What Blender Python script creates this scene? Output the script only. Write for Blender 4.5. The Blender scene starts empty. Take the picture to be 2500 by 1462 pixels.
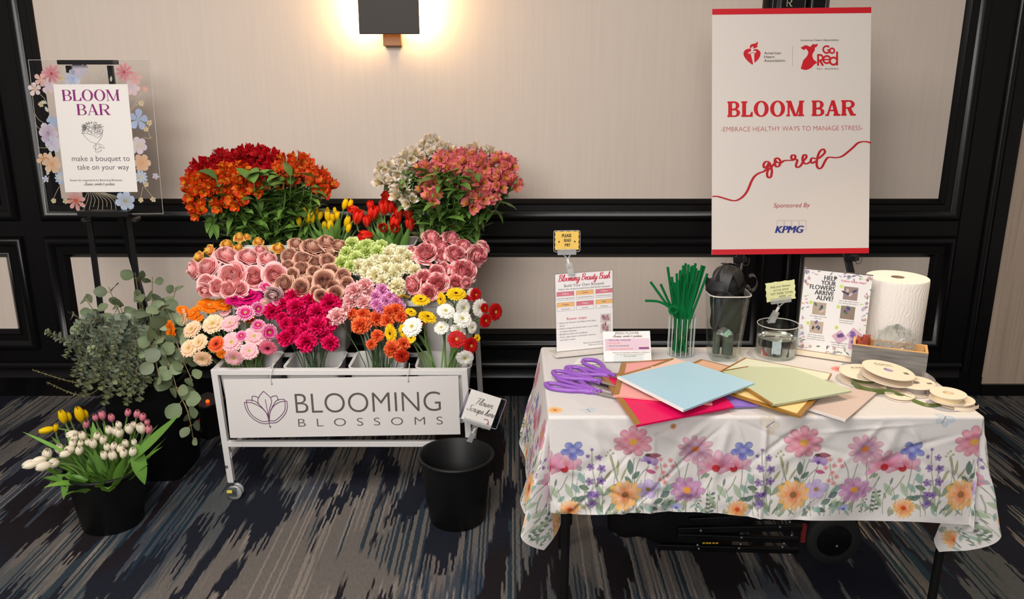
import bpy, math, random
import numpy as np
from mathutils import Vector, Matrix
random.seed(7); RS = np.random.RandomState(11)
C = bpy.context.scene.collection
S = bpy.context.scene
PI = math.pi

# ------------------------------------------------------------------ camera
FPX, PITCH, CAMH = 2000.0, math.radians(15.58), 1.65
cam_d = bpy.data.cameras.new('camera'); cam = bpy.data.objects.new('camera', cam_d); C.objects.link(cam)
cam_d.sensor_fit = 'HORIZONTAL'; cam_d.sensor_width = 36.0; cam_d.lens = 36.0 * FPX / 2500.0
cam.location = (0, 0, CAMH); cam.rotation_euler = (PI/2 - PITCH, 0, 0)
cam_d.clip_start = 0.05; cam_d.clip_end = 60
S.camera = cam

# ------------------------------------------------------------------ view, world, room lights
S.view_settings.view_transform = 'Standard'; S.view_settings.look = 'None'
S.view_settings.exposure = 0.55; S.view_settings.gamma = 1.0; S.view_settings.use_curve_mapping = False
w = bpy.data.worlds.new('room_air'); S.world = w; w.use_nodes = True
bg = w.node_tree.nodes['Background']; bg.inputs['Color'].default_value = (1.0, 0.93, 0.86, 1); bg.inputs['Strength'].default_value = 0.15

def area(name, loc, target, sx, sy, power, col):
    d = bpy.data.lights.new(name, 'AREA'); d.shape = 'RECTANGLE'; d.size = sx; d.size_y = sy; d.energy = power; d.color = col
    o = bpy.data.objects.new(name, d); C.objects.link(o); o.location = loc
    o.rotation_euler = (Vector(target) - Vector(loc)).to_track_quat('-Z', 'Y').to_euler()
    return o
def spot(name, loc, target, power, col, deg, blend=0.6, r=0.06):
    d = bpy.data.lights.new(name, 'SPOT'); d.energy = power; d.color = col; d.spot_size = math.radians(deg); d.spot_blend = blend; d.shadow_soft_size = r
    o = bpy.data.objects.new(name, d); C.objects.link(o); o.location = loc
    o.rotation_euler = (Vector(target) - Vector(loc)).to_track_quat('-Z', 'Y').to_euler()
    return o
area('ceiling_panel_light', (-1.0, 1.3, 2.95), (-1.0, 2.2, 0.4), 2.6, 1.6, 84, (1.0, 0.96, 0.92))
area('ceiling_bounce_light', (-0.95, -2.1, 2.75), (-0.75, 3.9, 1.4), 2.4, 1.2, 112, (1.0, 0.975, 0.955))
spot('flower_fill_spot', (1.75, 2.45, 2.95), (1.40, 2.42, 0.7), 92, (1.0, 0.80, 0.54), 52, 0.9)
spot('flower_fill_spot', (-0.75, 1.75, 2.95), (-0.78, 3.3, 0.80), 95, (1.0, 0.95, 0.90), 38, 0.9, 0.12)  # unseen spot added to brighten the flowers on the stand

# ------------------------------------------------------------------ pixel rays (photo frame 2500 x 1462)
def ray(u, v):
    x = (u - 1250) / FPX; y = (731 - v) / FPX
    return Vector((x, math.cos(PITCH) + y*math.sin(PITCH), -math.sin(PITCH) + y*math.cos(PITCH)))
def at(u, v, Y):
    d = ray(u, v); return Vector((0, 0, CAMH)) + d * (Y / d.y)
def onz(u, v, Z=0.0):
    d = ray(u, v); return Vector((0, 0, CAMH)) + d * ((Z - CAMH) / d.z)
def zc(P):                                   # depth along the optical axis
    return P.y*math.cos(PITCH) + (CAMH - P.z)*math.sin(PITCH)
def px2m(px, P): return px * zc(P) / FPX

# ------------------------------------------------------------------ materials
def lin(c):
    def f(x):
        x /= 255.0
        return x/12.92 if x <= 0.04045 else ((x+0.055)/1.055)**2.4
    return (f(c[0]), f(c[1]), f(c[2]))
def col4(c): return (*lin(c), 1.0)
MATS = {}
def mat(name, c=(200,200,200), rough=0.5, metal=0.0, spec=0.5, emit=None, estr=0.0, bump=None, bscale=200.0, coat=0.0, sub=0.0):
    if name in MATS: return MATS[name]
    m = bpy.data.materials.new(name); m.use_nodes = True; MATS[name] = m
    nt = m.node_tree; b = nt.nodes['Principled BSDF']
    b.inputs['Base Color'].default_value = col4(c); b.inputs['Roughness'].default_value = rough
    b.inputs['Metallic'].default_value = metal; b.inputs['Specular IOR Level'].default_value = spec
    b.inputs['Coat Weight'].default_value = coat
    if emit: b.inputs['Emission Color'].default_value = col4(emit); b.inputs['Emission Strength'].default_value = estr
    if bump:
        tc = nt.nodes.new('ShaderNodeTexCoord'); n = nt.nodes.new('ShaderNodeTexNoise'); n.inputs['Scale'].default_value = bscale; n.inputs['Detail'].default_value = 3
        bp = nt.nodes.new('ShaderNodeBump'); bp.inputs['Strength'].default_value = bump; bp.inputs['Distance'].default_value = 0.004
        nt.links.new(tc.outputs['Object'], n.inputs['Vector']); nt.links.new(n.outputs['Fac'], bp.inputs['Height']); nt.links.new(bp.outputs['Normal'], b.inputs['Normal'])
    return m
def vmat(name, rough=0.5, spec=0.3, trans=0.0, bump=0.0, bscale=300):
    """base colour from the mesh's own colour attribute, with some light let through thin petals"""
    if name in MATS: return MATS[name]
    m = bpy.data.materials.new(name); m.use_nodes = True; MATS[name] = m
    nt = m.node_tree; b = nt.nodes['Principled BSDF']; out = nt.nodes['Material Output']
    a = nt.nodes.new('ShaderNodeAttribute'); a.attribute_name = 'Col'
    nt.links.new(a.outputs['Color'], b.inputs['Base Color']); b.inputs['Roughness'].default_value = rough; b.inputs['Specular IOR Level'].default_value = spec
    if trans:
        t = nt.nodes.new('ShaderNodeBsdfTranslucent'); nt.links.new(a.outputs['Color'], t.inputs['Color'])
        mx = nt.nodes.new('ShaderNodeMixShader'); mx.inputs[0].default_value = trans
        nt.links.new(b.outputs[0], mx.inputs[1]); nt.links.new(t.outputs[0], mx.inputs[2]); nt.links.new(mx.outputs[0], out.inputs['Surface'])
    if bump:
        tc = nt.nodes.new('ShaderNodeTexCoord'); n = nt.nodes.new('ShaderNodeTexNoise'); n.inputs['Scale'].default_value = bscale
        bp = nt.nodes.new('ShaderNodeBump'); bp.inputs['Strength'].default_value = bump; bp.inputs['Distance'].default_value = 0.002
        nt.links.new(tc.outputs['Object'], n.inputs['Vector']); nt.links.new(n.outputs['Fac'], bp.inputs['Height']); nt.links.new(bp.outputs['Normal'], b.inputs['Normal'])
    return m
def clear_mat(name, tint=(250,252,252), gloss=0.10, rough=0.03, milk=0.0):
    """thin clear plastic or glass: see-through with a Fresnel reflection"""
    if name in MATS: return MATS[name]
    m = bpy.data.materials.new(name); m.use_nodes = True; MATS[name] = m
    nt = m.node_tree; out = nt.nodes['Material Output']; nt.nodes.remove(nt.nodes['Principled BSDF'])
    t = nt.nodes.new('ShaderNodeBsdfTransparent'); t.inputs[0].default_value = col4(tint)
    g = nt.nodes.new('ShaderNodeBsdfGlossy'); g.inputs['Roughness'].default_value = rough
    lw = nt.nodes.new('ShaderNodeLayerWeight'); lw.inputs['Blend'].default_value = 0.28
    mr = nt.nodes.new('ShaderNodeMapRange'); mr.inputs['To Min'].default_value = gloss*0.15; mr.inputs['To Max'].default_value = min(1, gloss*2.6)
    mx = nt.nodes.new('ShaderNodeMixShader')
    nt.links.new(lw.outputs['Fresnel'], mr.inputs['Value']); nt.links.new(mr.outputs[0], mx.inputs[0])
    nt.links.new(t.outputs[0], mx.inputs[1]); nt.links.new(g.outputs[0], mx.inputs[2]); last = mx
    if milk:
        df = nt.nodes.new('ShaderNodeBsdfDiffuse'); df.inputs[0].default_value = col4((232,230,228)); last = nt.nodes.new('ShaderNodeMixShader'); last.inputs[0].default_value = milk
        nt.links.new(mx.outputs[0], last.inputs[1]); nt.links.new(df.outputs[0], last.inputs[2])
    nt.links.new(last.outputs[0], out.inputs['Surface'])
    return m

# ------------------------------------------------------------------ mesh building
class MB:
    def __init__(s): s.v = []; s.f = []; s.c = []; s.m = []; s.hc = False
    def add(s, vs, fs, c=None, m=0):
        o = len(s.v); s.v.extend([tuple(x) for x in vs]); s.f.extend([tuple(i+o for i in f) for f in fs]); s.m.extend([m]*len(fs))
        if c is None: s.c.extend([(1,1,1)]*len(vs))
        else:
            s.hc = True
            s.c.extend([tuple(c)]*len(vs) if isinstance(c[0], (int, float)) else [tuple(x) for x in c])
        return s
    def box(s, a, b, c=None, m=0, M=None):
        x0,y0,z0 = a; x1,y1,z1 = b
        vs = [Vector(p) for p in ((x0,y0,z0),(x1,y0,z0),(x1,y1,z0),(x0,y1,z0),(x0,y0,z1),(x1,y0,z1),(x1,y1,z1),(x0,y1,z1))]
        if M is not None: vs = [M @ p for p in vs]
        return s.add(vs, [(0,3,2,1),(4,5,6,7),(0,1,5,4),(1,2,6,5),(2,3,7,6),(3,0,4,7)], c, m)
    def bar(s, p, q, w, h, up=(0,0,1), c=None, m=0):
        p = Vector(p); q = Vector(q); d = (q-p).normalized(); up = Vector(up)
        if abs(d.dot(up)) > .98: up = Vector((0,1,0))
        r = d.cross(up).normalized(); u = r.cross(d)
        vs = [e + r*(i*w/2) + u*(j*h/2) for e in (p,q) for i,j in ((-1,-1),(1,-1),(1,1),(-1,1))]
        return s.add(vs, [(0,1,2,3),(7,6,5,4),(0,4,5,1),(1,5,6,2),(2,6,7,3),(3,7,4,0)], c, m)
    def tube(s, pts, rad, n=8, c=None, m=0, cap=True, closed=False):
        pts = [Vector(p) for p in pts]; k = len(pts); vs = []; fs = []; cs = []
        up = None
        for i, p in enumerate(pts):
            d = (pts[(i+1) % k] - pts[i-1]) if closed else (pts[min(i+1,k-1)] - pts[max(i-1,0)])
            d = d.normalized() if d.length > 1e-9 else Vector((0,0,1))
            if up is None:
                up = Vector((0,0,1)) if abs(d.z) < .9 else Vector((1,0,0))
            up = (up - d*up.dot(d)); up = up.normalized() if up.length > 1e-6 else d.orthogonal().normalized()
            b = d.cross(up); r = rad[i] if hasattr(rad, '__len__') else rad
            for j in range(n):
                a = 2*PI*j/n; vs.append(p + (up*math.cos(a) + b*math.sin(a))*r)
                if c is not None: cs.append(c[i] if not isinstance(c[0], (int,float)) else c)
        for i in range(k if closed else k-1):
            for j in range(n):
                a = i*n+j; b2 = i*n+(j+1)%n; i2 = (i+1)%k; fs.append((a, b2, i2*n+(j+1)%n, i2*n+j))
        if cap and not closed: fs.append(tuple(range(n))[::-1]); fs.append(tuple((k-1)*n+j for j in range(n)))
        return s.add(vs, fs, cs if c is not None else None, m)
    def lathe(s, prof, n=32, c=None, m=0, M=None, close=False, sq=0.0):
        """revolve (r,z); sq>0 squares the section (superellipse)"""
        vs = []; fs = []; k = len(prof); cs = []
        for i,(r,z) in enumerate(prof):
            for j in range(n):
                a = 2*PI*j/n; ca, sa = math.cos(a), math.sin(a)
                q = 1.0 if not sq else 1.0/((abs(ca)**sq + abs(sa)**sq)**(1/sq))
                p = Vector((r*q*ca, r*q*sa, z)); vs.append(M @ p if M is not None else p)
                if c is not None: cs.append(c[i] if not isinstance(c[0], (int,float)) else c)
        for i in range(k if close else k-1):
            for j in range(n):
                i2 = (i+1) % k; fs.append((i*n+j, i*n+(j+1)%n, i2*n+(j+1)%n, i2*n+j))
        return s.add(vs, fs, cs if c is not None else None, m)
    def disc(s, r, z, n=32, c=None, m=0, M=None, flip=False):
        vs = [Vector((r*math.cos(2*PI*j/n), r*math.sin(2*PI*j/n), z)) for j in range(n)]
        if M is not None: vs = [M @ p for p in vs]
        return s.add(vs, [tuple(range(n))[::(-1 if flip else 1)]], c, m)
    def grid(s, fn, nu, nv, c=None, m=0):
        vs = []; cs = []
        for i in range(nu+1):
            for j in range(nv+1):
                vs.append(fn(i/nu, j/nv))
                if c is not None: cs.append(c(i/nu, j/nv) if callable(c) else c)
        fs = [(i*(nv+1)+j, (i+1)*(nv+1)+j, (i+1)*(nv+1)+j+1, i*(nv+1)+j+1) for i in range(nu) for j in range(nv)]
        return s.add(vs, fs, cs if c is not None else None, m)
    def poly(s, pts, c=None, m=0): return s.add(pts, [tuple(range(len(pts)))], c, m)
    def prism(s, pts2, z0, z1, c=None, m=0):
        n = len(pts2); vs = [(x,y,z0) for x,y in pts2] + [(x,y,z1) for x,y in pts2]
        return s.add(vs, [tuple(range(n))[::-1], tuple(range(n,2*n))] + [(i,(i+1)%n,n+(i+1)%n,n+i) for i in range(n)], c, m)
    def sphere(s, p, r, n=10, k=6, c=None, m=0, sc=(1,1,1)):
        p = Vector(p)
        return s.lathe([(max(1e-5, math.sin(PI*i/k))*r, -math.cos(PI*i/k)*r) for i in range(k+1)], n, c, m, Matrix.Translation(p) @ Matrix.Diagonal((*sc,1)))
    def mesh(s, name, mats, smooth=True, angle=None):
        me = bpy.data.meshes.new(name); me.from_pydata(s.v, [], s.f)
        for mt in (mats if isinstance(mats, (list, tuple)) else [mats]): me.materials.append(mt)
        if len(set(s.m)) > 1 or (s.m and s.m[0]): me.polygons.foreach_set('material_index', s.m)
        if s.hc:
            a = me.color_attributes.new('Col', 'FLOAT_COLOR', 'POINT')
            arr = np.ones((len(s.v), 4), np.float32); arr[:, :3] = np.array(s.c, np.float32); a.data.foreach_set('color', arr.ravel())
        if smooth:
            me.polygons.foreach_set('use_smooth', [True]*len(me.polygons))
            if angle: me.set_sharp_from_angle(angle=math.radians(angle))
        me.update(); return me
    def build(s, name, mats, parent=None, smooth=True, angle=52, bevel=0.0):
        o = bpy.data.objects.new(name, s.mesh(name, mats, smooth, angle)); C.objects.link(o)
        if parent is not None: o.parent = parent
        if bevel:
            b = o.modifiers.new('soft edges', 'BEVEL'); b.width = bevel; b.segments = 2; b.limit_method = 'ANGLE'; b.angle_limit = math.radians(50)
        return o
def tag(o, label, cat, group=None, kind=None):
    o['label'] = label; o['category'] = cat
    if group: o['group'] = group
    if kind: o['kind'] = kind
    return o
def thing(name, label, cat, loc=(0,0,0), group=None, M=None):
    o = bpy.data.objects.new(name, None); C.objects.link(o); o.empty_display_size = 0.05
    if M is not None: o.matrix_world = M
    else: o.location = loc
    return tag(o, label, cat, group)
def inst(name, mesh, parent, M=None):
    o = bpy.data.objects.new(name, mesh); C.objects.link(o); o.parent = parent
    if M is not None: o.matrix_local = M
    return o
def frameM(origin, xdir, ydir):
    """matrix whose local x runs right, y up and z out of a flat sign"""
    x = Vector(xdir).normalized(); y = Vector(ydir); y = (y - x*y.dot(x)).normalized(); z = x.cross(y)
    return Matrix(((x.x,y.x,z.x,origin[0]),(x.y,y.y,z.y,origin[1]),(x.z,y.z,z.z,origin[2]),(0,0,0,1)))
def dirM(p, d, scale=1.0, spin=0.0):
    q = Vector(d).normalized().to_track_quat('Z', 'Y').to_matrix().to_4x4()
    return Matrix.Translation(Vector(p)) @ q @ Matrix.Rotation(spin, 4, 'Z') @ Matrix.Diagonal((scale, scale, scale, 1))
def catmull(P, n=6, closed=False):
    P = [Vector((*p, 0)) if len(p) == 2 else Vector(p) for p in P]; out = []; k = len(P)
    for i in range(k if closed else k-1):
        if closed: a,b,c,d = P[i-1], P[i], P[(i+1)%k], P[(i+2)%k]
        else: a,b,c,d = P[max(i-1,0)], P[i], P[i+1], P[min(i+2,k-1)]
        for j in range(n):
            t = j/n; out.append(0.5*((2*b) + (c-a)*t + (2*a-5*b+4*c-d)*t*t + (3*b-a-3*c+d)*t**3))
    if not closed: out.append(P[-1])
    return out

# ------------------------------------------------------------------ lettering (flat marks on a sign: local x right, y up, z out)
_tx = {}
_zc = [0]
def zstep():
    _zc[0] = (_zc[0] + 1) % 12; return _zc[0]*4e-5
def glyphs(s, offset=0.0, shear=0.0, track=1.0):
    key = (s, offset, shear, track)
    if key in _tx: return _tx[key]
    cu = bpy.data.curves.new('t', 'FONT'); cu.body = s; cu.size = 1.0; cu.offset = offset; cu.shear = shear; cu.space_character = track; cu.resolution_u = 7
    ob = bpy.data.objects.new('t', cu); C.objects.link(ob); bpy.context.view_layer.update()
    me = bpy.data.meshes.new_from_object(ob.evaluated_get(bpy.context.evaluated_depsgraph_get()))
    v = [tuple(x.co) for x in me.vertices]; f = [tuple(p.vertices) for p in me.polygons]
    bpy.data.objects.remove(ob); bpy.data.curves.remove(cu); bpy.data.meshes.remove(me)
    _tx[key] = (v, f); return v, f
CAP = None
def text(mb, s, cx, y, cap, width=None, align='C', z=0.0012, offset=0.0, shear=0.0, track=1.0, c=None, rot=0.0, bold=0.0):
    """s with its baseline at y, capitals cap high, optionally squeezed to width"""
    global CAP
    if CAP is None: CAP = max(p[1] for p in glyphs('H')[0])
    v, f = glyphs(s, offset, shear, track)
    if not v: return
    x0 = min(p[0] for p in v); x1 = max(p[0] for p in v); k = cap/CAP; kx = k if width is None else width/(x1-x0)
    ax = {'C': (x0+x1)/2, 'L': x0, 'R': x1}[align]; cr, sr = math.cos(rot), math.sin(rot)
    for q in ((0,) if not bold else (-1, -.34, .33, 1)):
        vs = []
        for p in v:
            a = (p[0]-ax)*kx*(1 if not bold else 1-bold*1.2*CAP/(x1-x0)) + q*bold*cap*.5; b = p[1]*k; vs.append((cx + a*cr - b*sr, y + a*sr + b*cr, z + (zstep() if bold else 0)))
        mb.add(vs, f, c)
def ribbon(mb, pts, wd, z=0.0012, n=6, c=None, smooth=True, taper=False):
    P = catmull(pts, n) if smooth else [Vector((*p,0)) for p in pts]; k = len(P); vs = []; z += zstep()
    for i, p in enumerate(P):
        z += 1.2e-4/k
        d = P[min(i+1,k-1)] - P[max(i-1,0)]; d = d.normalized() if d.length > 1e-9 else Vector((1,0,0)); nrm = Vector((-d.y, d.x, 0))
        ww = wd*(1.0 if not taper else (0.55 + 0.65*abs(d.y)))/2
        a = p + nrm*ww; b = p - nrm*ww; vs += [(a.x,a.y,z),(b.x,b.y,z)]
    mb.add(vs, [(2*i,2*i+1,2*i+3,2*i+2) for i in range(k-1)], c)
CUR = {'a':(1.0,[[(.75,.85),(.45,1),(.1,.7),(.05,.3),(.3,0),(.6,.25),(.78,.9),(.72,.3),(.85,0),(1.1,.25)]]),
 'c':(.8,[[(.7,.8),(.5,1),(.15,.75),(.05,.35),(.3,0),(.6,.1),(.85,.35)]]),
 'e':(.75,[[(0,.35),(.4,.5),(.62,.8),(.4,1),(.12,.65),(.12,.25),(.4,0),(.8,.35)]]),
 'g':(1.0,[[(.75,.85),(.45,1),(.1,.7),(.1,.25),(.35,.05),(.65,.3),(.78,.95),(.7,-.5),(.4,-.95),(.15,-.7),(.5,-.2),(1.05,.3)]]),
 'h':(1.0,[[(0,.2),(.35,1.2),(.5,1.9),(.3,2),(.22,1.2),(.15,0),(.3,.7),(.55,1),(.7,.8),(.65,.25),(.8,0),(1.05,.25)]]),
 'i':(.55,[[(0,.25),(.25,1),(.2,.3),(.35,0),(.6,.25)],[(.27,1.4),(.33,1.5)]]),
 'l':(.6,[[(0,.2),(.4,1.2),(.5,1.9),(.3,2.05),(.2,1.2),(.2,.3),(.38,0),(.65,.25)]]),
 'm':(1.3,[[(0,.6),(.15,1),(.12,0),(.3,.75),(.5,1),(.58,.7),(.52,0),(.7,.75),(.9,1),(1,.7),(.95,.2),(1.1,0),(1.35,.25)]]),
 'n':(.95,[[(0,.6),(.15,1),(.12,0),(.3,.75),(.55,1),(.65,.7),(.6,.2),(.75,0),(1,.25)]]),
 'o':(.85,[[(.5,1),(.15,.8),(.05,.35),(.3,0),(.65,.3),(.65,.8),(.45,1),(.6,.75),(.95,.8)]]),
 'p':(.9,[[(0,.5),(.2,1),(.1,-.9),(.2,.5),(.5,1),(.75,.7),(.65,.2),(.4,0),(.25,.15),(.9,.2)]]),
 'r':(.75,[[(0,.3),(.2,1.1),(.3,.9),(.55,.95),(.45,.4),(.55,0),(.85,.25)]]),
 's':(.7,[[(0,.2),(.35,1.05),(.5,.6),(.55,.2),(.3,0),(.1,.12),(.45,.02),(.8,.25)]]),
 't':(.6,[[(0,.25),(.3,1.7),(.22,.4),(.38,0),(.65,.25)],[(0,1.15),(.55,1.2)]]),
 'u':(1.0,[[(0,.6),(.15,1),(.1,.3),(.3,0),(.55,.3),(.7,1),(.65,.25),(.8,0),(1.05,.25)]]),
 'v':(.75,[[(0,.7),(.15,1),(.3,0),(.6,.9),(.55,1),(.9,.85)]]),
 'w':(1.1,[[(0,.7),(.12,1),(.15,.2),(.3,0),(.5,.3),(.55,.9),(.58,.2),(.75,0),(.95,.4),(1,.95),(1.25,.85)]]),
 'y':(.95,[[(0,.6),(.15,1),(.1,.3),(.3,0),(.55,.3),(.7,1),(.6,-.5),(.35,-.95),(.1,-.7),(.5,-.15),(1,.3)]]),
 'B':(1.25,[[(.25,1.9),(.15,0)],[(-.1,1.6),(.5,2.1),(1,1.7),(.75,1.15),(.3,1.05),(.9,.95),(1.1,.5),(.7,0),(.05,.1)]]),
 'F':(1.05,[[(-.1,1.7),(.4,2),(1.3,2.05)],[(.6,2),(.45,1),(.25,-.1)],[(.2,1.05),(.95,1.1)]]),
 'S':(1.05,[[(1,1.75),(.8,2.05),(.4,1.8),(.5,1.3),(.8,.8),(.7,.2),(.3,0),(-.1,.3),(.1,.5)]]),
 '&':(.95,[[(.8,.2),(.2,1),(.35,1.4),(.55,1.1),(.1,.5),(.2,.05),(.6,.1),(.85,.6)]]),
 ',':(.35,[[(.15,.1),(.05,-.25)]]), ' ':(.6,[])}
def cursive(mb, s, cx, y, xh, width, wd, z=0.0012, slant=0.25, rise=0.0, c=None):
    tot = sum(CUR[ch][0] for ch in s); k = width/tot; x = cx - width/2
    for ch in s:
        for st in CUR[ch][1]:
            ribbon(mb, [(x + px*k + slant*py*xh, y + py*xh + rise*(x + px*k - cx)) for px,py in st], wd, z, 4, c, taper=True)
        x += CUR[ch][0]*k
def serif_text(mb, s, cx, y, h, width, stem, hair, z=0.0012, c=None):
    """roman capitals with thick stems, thin hairlines and slab serifs"""
    W = {'B':.78,'L':.70,'O':.92,'M':1.08,'A':.88,'R':.86,' ':.34}
    tot = sum(W[ch] for ch in s); k = width/tot/1.0; x = cx - width/2
    def q(pts): zz = z + zstep(); mb.add([(px,py,zz) for px,py in pts], [tuple(range(len(pts)))], c)
    def rect(x0,y0,x1,y1): q([(x0,y0),(x1,y0),(x1,y1),(x0,y1)])
    def lune(cx_, cy, ro, rh, ri_x, ri_h, a0, a1, dx=0):
        n = 28; vs = []; zz = z + zstep()
        for i in range(n+1):
            a = a0 + (a1-a0)*i/n
            vs += [(cx_ + ro*math.cos(a), cy + rh*math.sin(a), zz), (cx_ + dx + ri_x*math.cos(a), cy + ri_h*math.sin(a), zz)]
        mb.add(vs, [(2*i,2*i+1,2*i+3,2*i+2) for i in range(n)], c)
    for ch in s:
        w_ = W[ch]*k*.92; t = stem*h; g = hair*h; sv = g*1.2
        if ch in 'BR':
            rect(x+.06*w_, y, x+.06*w_+t, y+h)
            rect(x, y, x+.12*w_+t, y+sv); rect(x, y+h-sv, x+.2*w_+t, y+h)
            bx = x+.06*w_+t*.6; rw = w_-.06*w_-t*.6
            def bowl(yb, hh, rw):
                lune(bx+rw*.42, yb+hh/2, rw*.58, hh/2, rw*.58-t*.92, hh/2-g, -PI/2, PI/2)
                rect(bx, yb, bx+rw*.44, yb+g); rect(bx, yb+hh-g, bx+rw*.44, yb+hh)
            if ch == 'B': bowl(y+.5*h-g/2, .5*h+g/2, rw*.92); bowl(y, .52*h, rw)
            else:
                bowl(y+.46*h, .54*h, rw*.95)
                q([(x+.42*w_, y+.48*h),(x+.42*w_+t*1.0, y+.5*h),(x+w_*.98, y),(x+w_*.98-t*1.15, y)]); rect(x+w_*.98-t*1.1, y, x+w_*1.05, y+sv)
        elif ch == 'L':
            rect(x+.08*w_, y, x+.08*w_+t, y+h); rect(x, y, x+w_, y+sv); rect(x, y+h-sv, x+.18*w_+t, y+h)
            q([(x+w_,y),(x+w_,y+.32*h),(x+w_-g,y+.32*h),(x+w_-.28*w_,y+sv*.5),(x+w_-.28*w_,y)])
        elif ch == 'O':
            lune(x+w_/2, y+h/2, w_/2, h*.52, w_/2-t*1.05, h*.52-g, 0, 2*PI)
        elif ch == 'M':
            rect(x+.07*w_, y, x+.07*w_+g*1.3, y+h); rect(x, y, x+.2*w_, y+sv)
            q([(x+.02*w_,y+h),(x+.02*w_+t*1.15,y+h),(x+.52*w_+t*.25,y),(x+.52*w_-t*.5,y)])
            q([(x+.5*w_,y),(x+.5*w_+g*1.3,y),(x+.9*w_,y+h),(x+.9*w_-g*1.6,y+h)])
            rect(x+.93*w_-t, y, x+.93*w_, y+h); rect(x+.87*w_-t, y, x+w_, y+sv); rect(x+.93*w_-t, y+h-sv, x+w_, y+h); rect(x-.02*w_, y+h-sv, x+.1*w_, y+h)
        elif ch == 'A':
            q([(x+.06*w_,y),(x+.06*w_+g*1.4,y),(x+.5*w_+g*.5,y+h),(x+.5*w_-g*.9,y+h)])
            q([(x+.94*w_-t*1.1,y),(x+.94*w_,y),(x+.5*w_+t*.45,y+h),(x+.5*w_-t*.45,y+h)])
            rect(x+.24*w_, y+.3*h, x+.74*w_, y+.3*h+g); rect(x-.02*w_, y, x+.24*w_, y+sv); rect(x+.9*w_-t*1.3, y, x+1.03*w_, y+sv)
        x += W[ch]*k
def rrect(x0, y0, x1, y1, r, n=5):
    P = []
    for (cx, cy, a0) in ((x1-r,y1-r,0),(x0+r,y1-r,PI/2),(x0+r,y0+r,PI),(x1-r,y0+r,3*PI/2)):
        for i in range(n+1):
            a = a0 + PI/2*i/n; P.append((cx + r*math.cos(a), cy + r*math.sin(a)))
    return P
def flat(mb, pts, z=0.001, c=None): mb.add([(x,y,z) for x,y in pts], [tuple(range(len(pts)))], c)
def rect(mb, x0, y0, x1, y1, z=0.001, c=None): flat(mb, [(x0,y0),(x1,y0),(x1,y1),(x0,y1)], z, c)
def outline(mb, x0, y0, x1, y1, t, z=0.001, c=None):
    rect(mb,x0,y0,x1,y0+t,z,c); rect(mb,x0,y1-t,x1,y1,z,c); rect(mb,x0,y0+t,x0+t,y1-t,z,c); rect(mb,x1-t,y0+t,x1,y1-t,z,c)
def flat_flower(mb, cx, cy, r, n, c, cc, z=0.001, rot=0.0, wide=0.5, squash=1.0, notch=0.0):
    """a printed flower: n petals and a centre, all flat"""
    for i in range(n):
        a = rot + 2*PI*i/n; ca, sa = math.cos(a), math.sin(a); L = r*(0.88+0.2*random.random()); P = []
        for t, ww in ((.08,.05),(.35,.62),(.65,1.0),(.88,.82),(1.0-notch,.0),(.88,-.82),(.65,-1.0),(.35,-.62),(.08,-.05)):
            x = t*L; y = ww*wide*r*.55; P.append((cx + x*ca - y*sa, cy + (x*sa + y*ca)*squash))
        sh = 0.9 + 0.18*random.random(); flat(mb, P, z + .0002*(i % 3), [tuple(min(1, (q*sh)*(1 if k_ not in (0,1,7,8) else .55) + (r_*.45 if k_ in (0,1,7,8) else 0)) for q, r_ in zip(c, cc)) for k_ in range(len(P))])
    P = [(cx + r*.17*math.cos(2*PI*j/10), cy + r*.17*math.sin(2*PI*j/10)*squash) for j in range(10)]
    flat(mb, P, z+.0007, cc)
def flat_leaf(mb, x, y, L, wd, a, c, z=0.0009):
    ca, sa = math.cos(a), math.sin(a)
    P = [(x + t*L*ca - ww*wd*sa, y + t*L*sa + ww*wd*ca) for t, ww in ((0,0),(.25,.4),(.55,.5),(.85,.25),(1,0),(.85,-.25),(.55,-.5),(.25,-.4))]
    flat(mb, P, z, c)
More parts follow.
